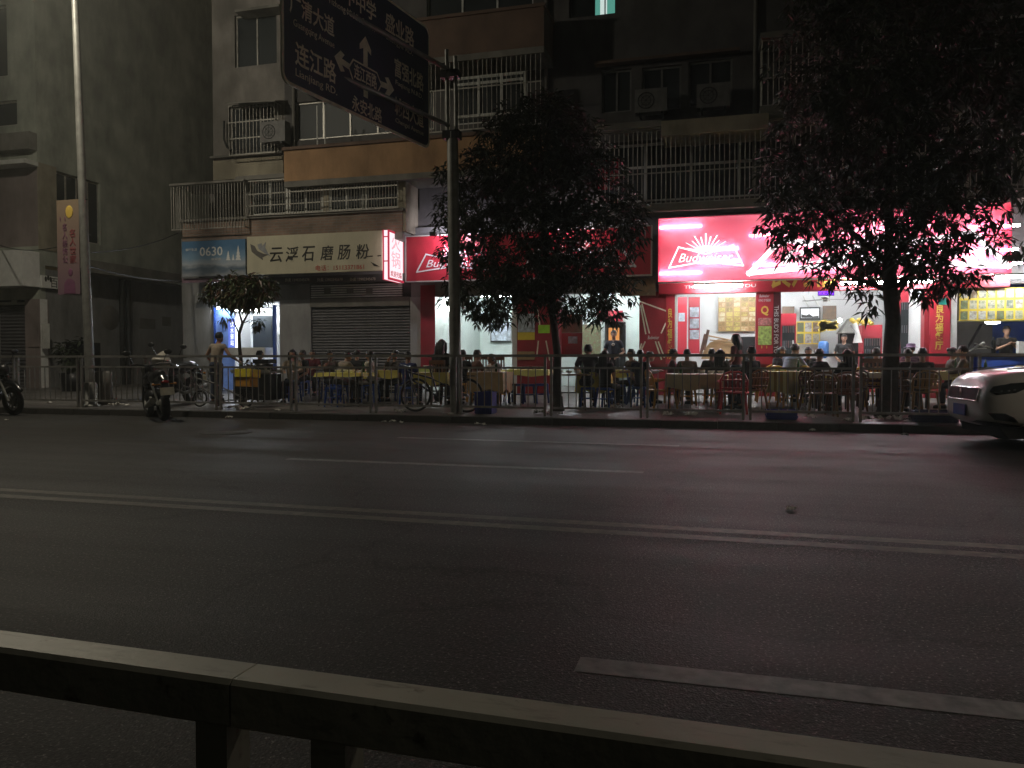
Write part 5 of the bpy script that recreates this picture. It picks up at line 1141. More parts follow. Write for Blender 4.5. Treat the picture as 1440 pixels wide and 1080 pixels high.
POSES = {
 'table': dict(SIT, el=V(.25, -.13, .80), wr=V(.13, -.36, .79)),
 'eat': dict(SIT, el=V(.27, -.18, .84), wr=V(.12, -.36, .80), elR=V(-.25, -.22, .86), wrR=V(-.08, -.20, 1.08)),
 'hunch': dict(SIT, ch=V(0, -.16, .90), nk=V(0, -.22, 1.02), hd=V(0, -.29, 1.14), el=V(.26, -.30, .76), wr=V(.10, -.48, .79)),
 'back': dict(SIT, ch=V(0, .05, .95), nk=V(0, .05, 1.09), hd=V(0, .03, 1.235), el=V(.24, .03, .72), wr=V(.15, -.18, .60)),
 'stand': dict(STD, el=V(.24, .02, 1.10), wr=V(.22, -.08, .86)),
 'clasp': dict(STD, el=V(.29, -.06, 1.12), wr=V(.05, -.24, 1.27)),
 'wide': dict(STD, ch=V(0, -.05, 1.30), nk=V(0, -.08, 1.44), hd=V(0, -.12, 1.58), el=V(.36, -.06, 1.16), wr=V(.44, -.26, 1.02)),
 'front': dict(STD, el=V(.28, .02, 1.10), wr=V(.14, -.22, .98)),
}
CACHE = {}
def hand(mb, w, d, side):
    d = d.normalized(); s = d.cross(V(0, 0, 1)); s = s.normalized() if s.length > .1 else V(1, 0, 0); u = s.cross(d)
    p = w + d * .05; mb.tube([w, w + d * .03, p + d * .03, p + d * .04], [.024, .034, .036, .030], 8)
    out = MB(); b = p + d * .035
    for k, (off, l) in enumerate(((-.027, .066), (-.009, .076), (.009, .071), (.027, .056))):
        q = b + s * off; out.tube([q - d * .02, q + d * l * .5 - u * .006, q + d * l * .8 - u * .02, q + d * l - u * .036], [.0095, .009, .008, .006], 6)
    q = w + d * .025 + s * side * .03; out.tube([q - s * side * .012, q + s * side * .025 + d * .02, q + s * side * .03 + d * .05 - u * .01], [.012, .010, .007], 6)
    return out
def body(pose, shorts=False, sleeve=.6):
    key = (pose, shorts, sleeve)
    if key in CACHE: return CACHE[key]
    P = POSES[pose]; mb = MB(); fing = []
    pel, ch, nk, hd = P['pel'], P['ch'], P['nk'], P['hd']
    mb.tube([pel, ch, ch.lerp(nk, .6)], [.10, .11, .07], 12); mb.tube([ch.lerp(nk, .5), nk, nk.lerp(hd, .5)], [.075, .056, .054], 12)
    mb.ball(hd + V(0, .008, .02), (.076, .094, .098), 0, 16, 12); mb.ball(hd + V(0, -.028, -.045), (.058, .062, .07), 0, 14, 10)
    mb.tube([hd + V(0, -.085, .022), hd + V(0, -.106, -.012), hd + V(0, -.086, -.022)], [.011, .017, .016], 8)
    for s in (-1, 1):
        mb.ball(hd + V(s * .08, .012, -.002), (.012, .022, .034), 0, 8, 6)
        mb.ball(hd + V(s * .03, -.082, .034), (.022, .012, .008), 0, 8, 5)
        S_ = V(s * P['sh'], ch.y * .8 + nk.y * .2, ch.z * .35 + nk.z * .65 - .02)
        el = P['elR'] if s < 0 and 'elR' in P else P['el']; wr = P['wrR'] if s < 0 and 'wrR' in P else P['wr']
        el = V(el.x if s < 0 and 'elR' in P else s * el.x, el.y, el.z); wr = V(wr.x if s < 0 and 'wrR' in P else s * wr.x, wr.y, wr.z)
        mb.tube([V(0, S_.y, S_.z), S_, S_.lerp(el, .5), el, el.lerp(wr, .35), wr], [.06, .056, .047, .038, .040, .026], 10)
        fing.append(hand(mb, wr, (wr - el) + V(-s * .02, -.03, 0), -s))
        hp = V(s * P['hip'].x, P['hip'].y, P['hip'].z); kn = V(s * P['kn'].x, P['kn'].y, P['kn'].z); an = V(s * P['an'].x, P['an'].y, P['an'].z)
        mb.tube([pel, hp, hp.lerp(kn, .5), kn, kn.lerp(an, .35), an, an + V(0, 0, -.04)], [.10, .088, .07, .052, .054, .036, .036], 10)
        mb.tube([an + V(0, .05, -.05), an + V(0, -.06, -.05), an + V(0, -.16, -.065)], [.036, .038, .022], 8)
    b = remesh(mb, .013); bm = bmesh.new(); bm.from_mesh(b)
    for f in fing:
        t = f.mesh('t', []); bm.from_mesh(t); bpy.data.meshes.remove(t)
    ex = MB()
    for s in (-1, 1): ex.ball(hd + V(s * .030, -.083, .016), (.012, .010, .008), 0, 8, 6)
    ex.ball(hd + V(0, -.083, -.056), (.022, .010, .006), 1, 8, 5)
    n0 = len(bm.faces); t = ex.mesh('t', [K['eye'], K['lips']]); bm.from_mesh(t); bm.faces.ensure_lookup_table()
    for i in range(n0, len(bm.faces)): bm.faces[i].material_index += 1
    b.clear_geometry(); bm.to_mesh(b); bm.free(); b.materials.clear()
    for q in ('skin', 'eye', 'lips'): b.materials.append(K[q])
    for p in b.polygons: p.use_smooth = True
    # shirt
    mb = MB()
    for i in range(7):
        t = i / 6; c = pel.lerp(ch, t); mb.ball(c, (.150 + .022 * t, .112 + .01 * t, .10), 0, 14, 9)
    mb.ball(ch.lerp(nk, .35), (.15, .095, .08), 0, 14, 9)
    for s in (-1, 1):
        S_ = V(s * P['sh'], ch.y * .8 + nk.y * .2, ch.z * .35 + nk.z * .65 - .02)
        el = P['elR'] if s < 0 and 'elR' in P else P['el']; el = V(el.x if s < 0 and 'elR' in P else s * el.x, el.y, el.z)
        wr = P['wrR'] if s < 0 and 'wrR' in P else P['wr']; wr = V(wr.x if s < 0 and 'wrR' in P else s * wr.x, wr.y, wr.z)
        pts = [V(0, S_.y, S_.z), S_, S_.lerp(el, sleeve if sleeve < 1 else .98)]; rr = [.075, .070, .062]
        if sleeve >= 1: pts += [el.lerp(wr, .5), el.lerp(wr, .92)]; rr += [.052, .042]
        mb.tube(pts, rr, 10)
    shirt = remesh(mb, .018)
    mb = MB()
    mb.ball(pel + V(0, 0, -.01), (.165, .128, .11), 0, 14, 9)
    for s in (-1, 1):
        hp = V(s * P['hip'].x, P['hip'].y, P['hip'].z); kn = V(s * P['kn'].x, P['kn'].y, P['kn'].z); an = V(s * P['an'].x, P['an'].y, P['an'].z)
        if shorts: mb.tube([pel, hp, hp.lerp(kn, .9)], [.11, .105, .082], 10)
        else: mb.tube([pel, hp, hp.lerp(kn, .5), kn, kn.lerp(an, .4), an + V(0, 0, .02)], [.11, .102, .086, .070, .066, .058], 10)
    tr_ = remesh(mb, .018)
    mb = MB()
    for s in (-1, 1):
        an = V(s * P['an'].x, P['an'].y, P['an'].z); mb.tube([an + V(0, .065, -.052), an + V(0, -.05, -.045), an + V(0, -.17, -.062)], [.042, .046, .032], 8); mb.box(an + V(0, -.055, -.083), (.085, .25, .014))
    shoes = mb.mesh('shoes', [])
    for m, k in ((shirt, 'cloth'), (tr_, 'cloth'), (shoes, 'cloth')): m.materials.clear(); m.materials.append(K[k]); [setattr(p, 'use_smooth', True) for p in m.polygons]
    CACHE[key] = (b, shirt, tr_, shoes, P); return CACHE[key]
def hairmesh(pose, style):
    key = ('hair', pose, style)
    if key in CACHE: return CACHE[key]
    hd = POSES[pose]['hd']; mb = MB(); t = MB(); t.ball(hd + V(0, .018, .030), (.090, .106, .106), 0, 20, 14)
    keep = []
    for f in t.f:
        c = sum((t.v[i] for i in f), Vector()) / len(f) - hd
        if c.y < .0 and c.z < .055 + .25 * abs(c.x) * 0: continue
        if c.z < (-.02 if style == 'short' else -.07): continue
        keep.append(f)
    mb.v = t.v; mb.f = keep; mb.m = [0] * len(keep); mb.s = [True] * len(keep)
    rnd = random.Random(4)
    for k in range(30):
        a = rnd.uniform(0, 6.28); q = hd + V(.07 * cos(a), .02 + .085 * sin(a), .10 + rnd.uniform(-.02, .02)); 
        if style == 'short': mb.ball(hd + V(.03 * cos(a), .022 + .045 * sin(a), .092 + rnd.uniform(-.012, .012)), (.036, .04, .036), 0, 7, 5)
    if style == 'long':
        for x in (-.055, -.02, .02, .055): mb.tube([hd + V(x, .06, .05), hd + V(x * 1.25, .105, -.06), hd + V(x * 1.3, .12, -.20), hd + V(x * 1.1, .11, -.30)], [.05, .048, .042, .02], 8)
        for s in (-1, 1): mb.tube([hd + V(s * .08, .0, .06), hd + V(s * .095, .015, -.06), hd + V(s * .10, .03, -.2)], [.03, .032, .015], 7)
    if style == 'bun': mb.ball(hd + V(0, .10, .07), .05)
    m = mb.mesh('hair', [K['hair']]); CACHE[key] = m; return m
def person(px, hy, Y, rz, pose, top, bot, label, hair='short', shorts=False, sleeve=.6, base=None, shoe=(.03, .03, .03), group=None, hat=None):
    base = base if base is not None else pavz(Y); x = X(px, hy, Y); zt = onY(px, hy, Y).z
    b, sh, tr_, so, P = body(pose, shorts, sleeve); H = P['hd'].z + .135
    sc = max(.90, min(1.10, (zt - base) / H))
    off = Matrix.Rotation(rz, 3, 'Z') @ V(0, P['hd'].y, 0) * sc
    o = thing('person', label, 'person', (x - off.x, Y - off.y, base), rz, group); o.scale = (sc,) * 3
    def ch(n, me, c=None):
        q = bpy.data.objects.new(n, me); COL.objects.link(q); q.parent = o
        if c: q.color = (*c, 1)
        return q
    ch('body', b); ch('shirt', sh, top); ch('shorts' if shorts else 'trousers', tr_, bot); ch('shoes', so, shoe)
    if hat: h = ch('hat', CACHE.setdefault(('hat', pose), hatmesh(pose)), hat)
    ch('hair', hairmesh(pose, hair))
    return o
def hatmesh(pose):
    hd = POSES[pose]['hd']; mb = MB(); mb.lathe([(.17, .05), (.16, .055), (.10, .07), (.1, .12), (.07, .145), (0, .15)], hd + V(0, .015, .01), 18); return mb.mesh('hat', [K['cloth']])
# ------------------------------------------------------------------ stools, chairs, tables
FC = {}
def furn(kind):
    if kind in FC: return FC[kind]
    out = []
    def add(n, mb): out.append((n, mb.mesh(n, [K['wood'] if kind == 'wood' else K['plastic']])))
    if kind == 'stool':
        mb = MB(); mb.box((0, 0, .43), (.29, .29, .025)); mb.box((0, 0, .405), (.31, .31, .03)); add('seat', mb)
        for sx in (-1, 1):
            for sy in (-1, 1): mb = MB(); mb.tube([(sx * .125, sy * .125, .40), (sx * .16, sy * .16, 0)], [.026, .02], 6); add('leg', mb)
        mb = MB(); mb.torus((0, 0, .2), .19, .01, 'z', 4, 5); add('brace', mb)
    elif kind == 'chair':
        mb = MB(); n = 8; vs = []; fs = []
        for i in range(n + 1):
            for j in range(n + 1):
                u, v = i / n * 2 - 1, j / n * 2 - 1; vs.append((u * .23 * (1 - .06 * v), v * .22, .43 - .02 * (1 - u * u) + .01 * v))
        for i in range(n):
            for j in range(n): a = i * (n + 1) + j; fs.append((a, a + n + 1, a + n + 2, a + 1))
        mb.add(vs, fs, 0, True); mb.add([(x, y, z - .025) for x, y, z in vs], [f[::-1] for f in fs], 0, True); mb.torus((0, 0, .415), .315, .018, 'z', 4, 5); add('seat', mb)
        mb = MB()
        prof = [(-.24, .43), (-.25, .66), (-.19, .77), (-.08, .815), (.08, .815), (.19, .77), (.25, .66), (.24, .43)]
        mb.tube([(x, .23 + (z - .43) * .22 - .35 * (x * x), z) for x, z in prof], .022, 6)
        for k in range(5):
            x = -.15 + .075 * k; mb.box((x, .265 - .3 * x * x, .61), (.052, .014, .36 - abs(x) * .5), 0, Matrix.Rotation(-.2, 3, 'X'))
        for z in (.50, .66): mb.tube([(-.23, .225 + (z - .43) * .22, z), (0, .25 + (z - .43) * .22, z), (.23, .225 + (z - .43) * .22, z)], .018, 5)
        add('backrest', mb)
        for sx in (-1, 1):
            for sy in (-1, 1): mb = MB(); mb.tube([(sx * .21, sy * .2, .42), (sx * .25, sy * .25, 0)], [.03, .02], 6); add('leg', mb)
            mb = MB(); mb.tube([(sx * .24, .25, .60), (sx * .265, .05, .635), (sx * .26, -.17, .62), (sx * .235, -.21, .42)], [.022, .024, .024, .02], 7); add('armrest', mb)
    elif kind == 'wood':
        mb = MB(); mb.box((0, 0, .44), (.42, .42, .035)); add('seat', mb)
        mb = MB()
        for sx in (-1, 1): mb.tube([(sx * .19, .2, .44), (sx * .19, .24, 1.0)], .02, 5)
        mb.box((0, .238, .97), (.42, .03, .09)); mb.box((0, .21, .56), (.38, .022, .05))
        for k in range(4): mb.box((-.12 + .08 * k, .225, .76), (.035, .016, .36), 0, Matrix.Rotation(-.07, 3, 'X'))
        add('backrest', mb)
        for sx in (-1, 1):
            for sy in (-1, 1): mb = MB(); mb.box((sx * .19, sy * .19, .21), (.04, .04, .42)); add('leg', mb)
    FC[kind] = out; return out
def seat(kind, x, Y, rz, col, label, group, base=None):
    o = thing({'stool': 'plastic_stool', 'chair': 'plastic_chair', 'wood': 'wooden_chair'}[kind], label, 'stool' if kind == 'stool' else 'chair', (x, Y, base if base is not None else pavz(Y)), rz, group)
    for n, me in furn(kind):
        q = bpy.data.objects.new(n, me); COL.objects.link(q); q.parent = o; q.color = (*col, 1)
    return o
def table(px, Y, w, d, label, col=None, skirt=.12, top=(.25, .18, .08), legs=(.05, .05, .05), h=.74, stripes_=False, group='dining tables on the pavement'):
    x = X(px, 515, Y); o = thing('dining_table', label, 'table', (x, Y, pavz(Y)), random.uniform(-.06, .06), group)
    mb = MB(); mb.box((0, 0, h - .015), (w, d, .03)); q = part(mb, 'table_top', K['plastic'], o); q.color = (*top, 1)
    for sx in (-1, 1):
        for sy in (-1, 1): mb = MB(); mb.tube([(sx * (w / 2 - .07), sy * (d / 2 - .07), h - .03), (sx * (w / 2 - .05), sy * (d / 2 - .05), 0)], .018, 6); q = part(mb, 'leg', K['plastic'], o); q.color = (*legs, 1)
    if col:
        c = thing('tablecloth', 'cloth', 'tablecloth', (x, Y, pavz(Y)), o.rotation_euler.z)
        bpy.data.objects.remove(c)
        mb = MB(); n = 48; W2, D2 = w / 2 + .012, d / 2 + .012; ring = []
        per = 2 * (2 * W2 + 2 * D2)
        for i in range(n):
            t = i / n * 4; k = int(t); f = t - k
            p = [(-W2 + 2 * W2 * f, -D2), (W2, -D2 + 2 * D2 * f), (W2 - 2 * W2 * f, D2), (-W2, D2 - 2 * D2 * f)][k]; ring.append(p)
        vs = [(a, b, h + .006) for a, b in ring]
        for s_ in (1, 2, 3):
            for i, (a, b) in enumerate(ring):
                r = 1 + (.012 + .03 * s_ / 3 * (.5 + .5 * sin(i * 1.9 + px))) * s_ / 3 / max(.3, w) * 1.3; dz = skirt * s_ / 3 * (1 + .12 * sin(i * .8 + px)); vs.append((a * r, b * r, h + .006 - dz))
        fs = [tuple(range(n))]
        for s_ in range(3):
            for i in range(n): j = (i + 1) % n; fs.append((s_ * n + i, (s_ + 1) * n + i, (s_ + 1) * n + j, s_ * n + j))
        mb.add(vs, fs, 0, False); m = mb.mesh('tablecloth', [K['tcloth'] if not stripes_ else K['stripecloth']])
        q = bpy.data.objects.new('tablecloth', m); COL.objects.link(q); q.location = o.location; q.rotation_euler = o.rotation_euler; q.color = (*col, 1)
        tag(q, 'cloth covering the ' + label.split(' table')[0].replace('square ', '') + ' table ' + ' '.join(label.split(' table')[1:]).strip(), 'tablecloth', 'tablecloths')
    return o
m, nt, p = _new('striped cloth'); N, L = nt.nodes, nt.links
tc = N.new('ShaderNodeTexCoord'); wv = N.new('ShaderNodeTexWave'); wv.inputs['Scale'].default_value = 2.6; L.new(tc.outputs['Object'], wv.inputs['Vector'])
r = N.new('ShaderNodeValToRGB'); e = r.color_ramp.elements; e[0].position = .42; e[0].color = (.34, .25, .03, 1); e[1].position = .5; e[1].color = (.72, .68, .30, 1)
L.new(wv.outputs[0], r.inputs[0]); L.new(r.outputs[0], p.inputs['Base Color']); K['stripecloth'] = m
bowlm = None
def bowl(px, Y, dx, dy, n, label, h=.752, r=.075):
    global bowlm
    if bowlm is None:
        mb = MB(); mb.lathe([(.028, 0), (.035, .006), (.062, .03), (.075, .06), (.070, .06), (.055, .03), (.0, .012)], n=18); bowlm = mb.mesh('bowl', [K['china']])
    x = X(px, 515, Y)
    for i in range(n):
        o = bpy.data.objects.new('bowl', bowlm); COL.objects.link(o); o.location = (x + dx + i * .19, Y + dy + .05 * sin(i * 2.3), pavz(Y) + h); o.scale = (1, 1, 1.05)
        tag(o, label, 'bowl', 'bowls: ' + label)
YEL, GRN = (.78, .68, .16), (.60, .68, .20)
TB_ = [
 (485, 15.9, 1.05, .8, 'yellow covered table at left front, before the grey shutter', YEL, .08), (548, 17.2, .9, .8, 'yellow covered table behind diner in white near the shutter edge', (.5, .42, .08), .18),
 (594, 18.3, .95, .8, 'lime yellow covered table in front of the red curtain', GRN, .14), (612, 16.2, .75, .7, 'yellow skirted table behind mountain bicycle', (.36, .30, .07), .26),
 (655, 18.5, .75, .7, 'pale topped table half hidden by the street post', (.6, .58, .4), .06), (690, 16.5, .8, .8, 'brown skirted table behind the blue crate', (.30, .20, .09), .42),
 (743, 17.7, 1.1, .9, 'bright yellow covered table stacked with white bowls, left of the middle trunk', (.74, .72, .22), .14), (804, 15.9, .8, .7, 'dark bare table with bowls just right of the middle trunk', None, 0), (836, 16.6, .65, .7, 'yellow skirted table between the middle trunk and navy shirted diners', YEL, .4),
 (876, 17.7, .9, .8, 'yellow covered table before the waiter in the doorway', (.70, .64, .16), .16), (978, 16.05, 1.15, .8, 'brown covered table beside the red plastic chair', (.56, .48, .28), .3),
 (982, 18.4, .9, .8, 'pale yellow table behind the khaki shirted diner', (.68, .62, .3), .25), (1022, 18.6, .8, .8, 'yellow table behind the standing woman in maroon', YEL, .25),
 (1095, 17.2, 1.35, .9, 'yellow striped table by the wide red column', YEL, .42), (1171, 16.5, .65, .7, 'small white topped table between two diners in black', (.6, .6, .56), .05),
 (1236, 16.9, .75, .7, 'pale table with brown boxes beside the big trunk', (.6, .55, .4), .1), (1264, 18.5, .8, .8, 'whitish table behind the big right trunk', (.62, .6, .45), .15),
 (1323, 17.6, .85, .8, 'yellow covered table at the foot of the gold lettered column', (.72, .66, .30), .16), (1418, 17.2, 1.5, .8, 'long orange table behind the white car bonnet', (.6, .38, .12), .25), (1180, 18.6, .9, .8, 'yellow table below the range hood', YEL, .2)]
for a in TB_: table(*a[:4], a[4], a[5], a[6], stripes_='striped' in a[4])
bowl(485, 15.9, -.2, .05, 3, 'white bowl on the yellow table before the grey shutter'); bowl(743, 17.7, -.42, .0, 5, 'white bowl in a row on the bright yellow table'); bowl(804, 15.9, -.25, .0, 3, 'white bowl on the dark bare table by the middle trunk')
bowl(978, 16.05, .12, -.05, 3, 'white bowl on the brown table beside the red chair'); bowl(876, 17.7, -.2, -.1, 2, 'white bowl on the yellow table before the waiter'); bowl(1095, 17.2, -.3, .1, 3, 'white bowl on the striped yellow table'); bowl(1171, 16.5, -.15, -.1, 2, 'white bowl on the small table between diners in black'); bowl(1323, 17.6, -.2, 0, 3, 'white bowl on the table below the gold lettered column'); bowl(594, 18.3, .1, 0, 1, 'white bowl on the lime yellow table'); bowl(655, 18.5, -.1, 0, 1, 'white bowl on the pale table by the street post')
DK, NV, GY = (.018, .017, .02), (.015, .02, .05), (.10, .09, .08)
JN = (.03, .04, .07); PI = pi
SG = 'plastic stools under the diners'; CG = 'plastic chairs on the pavement'
OR, BRN, BLU = (.55, .26, .03), (.16, .075, .03), (.02, .07, .30)
# px, head-top y, depth, facing, pose, top, trousers, short name, hair, seat kind, seat colour
PP = [
 (366, 499, 17.3, PI * .8, 'table', DK, DK, 'dark clothed diner beside the lit kiosk counter', 'short', 'stool', BLU), (411, 491, 16.5, .25, 'table', (.30, .24, .18), JN, 'long haired woman in beige print top behind vegetable cart', 'long', 'stool', BLU),
 (425, 494, 17.9, -.4, 'back', DK, DK, 'round headed child in black before the white pier', 'short', 'stool', BLU), (439, 503, 18.7, .3, 'table', (.12, .02, .03), DK, 'diner in maroon at the shutter left edge', 'short', 'stool', BLU),
 (464, 495, 17.4, .9, 'eat', (.22, .19, .15), DK, 'man raising both arms left of the shutter', 'short', 'stool', BLU), (490, 494, 16.7, PI * .85, 'hunch', (.26, .22, .17), GY, 'hunched diner in beige seen from behind at the yellow table', 'short', 'stool', BLU),
 (502, 493, 17.6, PI * 1.1, 'table', DK, DK, 'dark haired diner behind the hunched one in beige', 'short', 'stool', BLU), (519, 498, 16.8, -PI / 2, 'table', (.55, .52, .46), GY, 'diner in white shirt turned left by the grey shutter', 'short', 'stool', BLU),
 (555, 494, 17.3, -.5, 'eat', (.06, .05, .05), DK, 'diner resting hand on face right of the white shirt', 'short', 'stool', BLU), (574, 500, 15.9, PI, 'back', (.02, .035, .13), NV, 'diner in dark blue behind the mountain bicycle', 'short', 'stool', BLU),
 (622, 477, 16.3, PI * .92, 'back', DK, DK, 'long haired woman in black, back turned, left of street post', 'long', 'wood', BRN), (651, 498, 17.4, PI, 'table', DK, DK, 'dark diner half hidden by the street post', 'short', 'stool', OR),
 (672, 495, 17.2, PI * .7, 'table', (.12, .05, .03), DK, 'diner in rust brown top right of the street post', 'short', 'stool', OR), (690, 503, 16.9, -.6, 'hunch', (.55, .48, .44), GY, 'hunched diner in white at the brown skirted table', 'bun', 'stool', OR),
 (827, 484, 16.6, PI * 1.05, 'hunch', DK, DK, 'broad diner in black just right of the middle trunk', 'short', 'stool', BLU), (851, 493, 16.2, PI * .9, 'back', (.02, .02, .025), DK, 'diner in black in front of waiter', 'long', 'stool', BLU),
 (887, 492, 17.5, -.9, 'table', (.10, .07, .05), DK, 'man facing the camera beside the striped red panel', 'short', 'stool', BLU), (901, 495, 16.6, PI * .9, 'back', NV, NV, 'diner in navy with back turned', 'short', 'stool', BLU),
 (915, 494, 17.6, PI * .55, 'hunch', (.70, .70, .74), NV, 'diner in bright white shirt before the striped red panel', 'short', 'chair', BLU), (966, 493, 17.2, PI * 1.1, 'table', (.14, .11, .075), GY, 'diner in khaki with back turned at the brown table', 'short', 'stool', OR),
 (948, 500, 17.6, PI / 2, 'table', (.12, .05, .06), DK, 'diner in dusky pink left of the khaki one', 'short', 'stool', OR),
 (1001, 492, 17.5, PI, 'table', (.07, .065, .06), DK, 'left one of two grey clad diners side by side', 'short', 'stool', OR), (1013, 491, 17.1, PI * .9, 'back', (.09, .08, .075), DK, 'right one of two grey clad diners side by side', 'long', 'stool', OR),
 (1056, 487, 16.3, PI * 1.25, 'back', (.025, .02, .022), DK, 'diner in black seated beside the red chair', 'short', 'chair', (.30, .13, .035)), (1100, 487, 18.8, .4, 'table', (.06, .05, .06), DK, 'woman facing camera by the narrow black column', 'long', 'chair', OR),
 (1119, 483, 18.3, PI * .75, 'hunch', (.30, .38, .52), JN, 'man in light blue shirt with back turned', 'short', 'chair', (.5, .36, .03)), (1153, 490, 16.6, PI * .75, 'table', DK, DK, 'man in dark jacket at left of small white table', 'short', 'chair', BRN),
 (1191, 491, 16.3, PI * 1.2, 'table', (.012, .012, .014), DK, 'person in black right of small white table', 'long', 'chair', BRN), (1232, 496, 17.6, PI, 'table', DK, DK, 'dark diner just left of big trunk', 'short', 'chair', (.5, .30, .03)),
 (1277, 492, 16.6, PI * .9, 'table', (.05, .048, .042), GY, 'dark grey clad diner, left of close pair near the car', 'short', 'chair', (.20, .10, .03)), (1297, 489, 16.2, PI * 1.05, 'back', (.035, .035, .03), GY, 'dark clad diner, right of close pair near the car', 'short', 'chair', (.24, .14, .04)),
 (1341, 492, 17.9, PI / 2, 'table', (.05, .04, .04), DK, 'woman in profile right of the gold lettered column', 'bun', 'stool', OR), (1353, 486, 17.3, -PI * .6, 'table', (.11, .095, .07), DK, 'man in olive top facing left, above the car bonnet', 'short', 'chair', (.5, .36, .05)),
 (1137, 491, 18.9, .2, 'table', (.04, .035, .04), DK, 'dark diner behind the man in light blue', 'short', 'stool', OR)]
for (px, hy, Y, rz, pose, top, bot, nm, hair, sk_, sc_) in PP:
    o = person(px, hy, Y, rz, pose, top, bot, 'seated ' + nm, hair, sleeve=.6 if px % 3 else 1.0)
    cn = {str(BLU): 'blue', str(OR): 'orange', str(BRN): 'brown'}.get(str(sc_), 'brownish')
    seat(sk_, o.location.x, o.location.y, rz, sc_, cn + ' ' + {'stool': 'plastic stool', 'chair': 'plastic chair', 'wood': 'wooden chair'}[sk_] + ' under ' + nm, SG if sk_ == 'stool' else CG)
person(281 + 1000, 484, 18.7, PI, 'table', (.10, .05, .09), DK, 'seated diner in mauve hat behind the close pair by the car', 'short', hat=(.24, .16, .28))
seat('stool', X(1281, 490, 18.7), 18.7, PI, OR, 'orange plastic stool under the diner in mauve hat', SG)
person(309, 467, 15.9, PI * .95, 'wide', (.34, .28, .22), JN, 'man in beige vest standing with back turned, arms spread over the yellow delivery box', 'short', sleeve=.3)
person(1034, 469, 17.3, -PI * .62, 'front', (.14, .025, .035), (.03, .035, .06), 'woman in maroon top standing and looking left before the menu board', 'long')
wt = person(863, 464, 21.5, 0, 'front', (.018, .022, .04), DK, 'waiter in navy tee with round chest emblem standing before the dark doorway', 'short', base=pavz(20.4) + .03)
mb = MB(); P_ = POSES['front']; mb.lathe([(.02, 0), (.045, 0), (.045, .006), (.02, .006)], (0, P_['ch'].y - .128, P_['ch'].z + .02), 18, R=Matrix.Rotation(pi / 2, 3, 'X')); part(mb, 'chest_emblem', K['signwhite'], wt)
person(1416, 458, 21.15, .1, 'clasp', (.016, .014, .014), DK, 'man in black tee with hands clasped at chest behind the right shop counter', 'short', base=pavz(20.4) + .03)
person(1187, 470, 22.6, -.3, 'front', (.03, .028, .03), DK, 'cook in dark clothes standing near range hood', 'bun', base=pavz(20.4) + .03)
for kd, px, Y, rz, c, lb in (('chair', 931, 15.95, PI * .62, (.58, .30, .03), 'empty amber plastic chair at left end of the brown covered table'), ('chair', 1030, 15.55, PI + .1, (.55, .06, .07), 'empty red plastic chair with its back to the road'), ('chair', 1158, 15.4, PI - .1, (.17, .11, .045), 'empty olive brown plastic chair, left of two before diners in black'), ('chair', 1186, 15.5, PI + .15, (.19, .08, .045), 'empty reddish brown plastic chair, right of two before diners in black'),
    ('chair', 1214, 18.0, PI, (.60, .40, .05), 'empty yellow plastic chair below the small dark red fridge'), ('chair', 1150, 18.1, 2.0, (.62, .42, .05), 'empty yellow plastic chair beside the man in light blue'), ('chair', 1428, 18.2, PI, (.66, .46, .06), 'empty yellow plastic chair behind the long orange table'), ('chair', 1080, 18.3, 1.6, (.55, .25, .03), 'empty orange plastic chair at left of the striped table'), ('chair', 1300, 18.6, 2.4, (.6, .42, .06), 'empty yellow plastic chair behind the close pair by the car'),
    ('wood', 658, 19.4, PI, BRN, 'dark wooden chair against dining room light, leftmost of four'), ('wood', 681, 19.4, PI, BRN, 'dark wooden chair against dining room light, second of four'), ('wood', 702, 19.0, PI, BRN, 'dark wooden chair against dining room light, third of four'), ('wood', 712, 16.9, PI * .6, BRN, 'dark tall backed wooden chair, rightmost and nearest of four'), ('wood', 1222, 17.3, PI, (.35, .16, .03), 'brown wooden chair beside the big right trunk'),
    ('stool', 727, 17.2, 0, BLU, 'empty blue plastic stool at left under the bright yellow table'), ('stool', 744, 17.1, .4, BLU, 'empty blue plastic stool in the middle under the bright yellow table'), ('stool', 762, 17.3, .2, BLU, 'empty blue plastic stool at right under the bright yellow table'), ('stool', 470, 15.6, 0, BLU, 'empty blue plastic stool before the yellow table at left front'), ('stool', 1108, 17.0, .3, OR, 'empty orange plastic stool under the striped table'), ('stool', 870, 17.2, .2, BLU, 'empty blue plastic stool before yellow table of the waiter')):
    seat(kd, X(px, 520, Y), Y, rz, c, lb, {'chair': CG, 'wood': 'wooden chairs on the pavement', 'stool': SG}[kd])

bm2 = MB(); bm2.lathe([(0, 0), (.03, 0), (.031, .15), (.013, .20), (.012, .245), (.0, .247)], n=12); bme = bm2.mesh('bottle', [mat('green bottle glass', (.02, .07, .025), .12, var=.1)])
for px, Y, dx, dy, where in ((500, 15.9, .1, .2, 'the yellow table before the grey shutter'), (548, 17.2, .1, .1, 'the yellow table behind the diner in white'), (690, 16.5, .1, .1, 'the brown skirted table behind the blue crate'), (804, 15.9, .2, .15, 'the dark bare table by the middle trunk'), (876, 17.7, .25, .1, 'the yellow table before the waiter'), (978, 16.05, -.3, .15, 'the brown table beside the red chair'), (1022, 18.6, 0, 0, 'the yellow table behind the standing woman'), (1095, 17.2, .4, .1, 'the striped yellow table'), (1171, 16.5, .2, .15, 'the small table between diners in black'), (1323, 17.6, .3, .1, 'the table below the gold lettered column'), (1418, 17.2, -.4, 0, 'the long orange table behind the car')):
    o = bpy.data.objects.new('bottle', bme); COL.objects.link(o); o.location = (X(px, 515, Y) + dx, Y + dy, pavz(Y) + .752); tag(o, 'green bottle standing on ' + where, 'bottle', 'bottles on the dining tables')
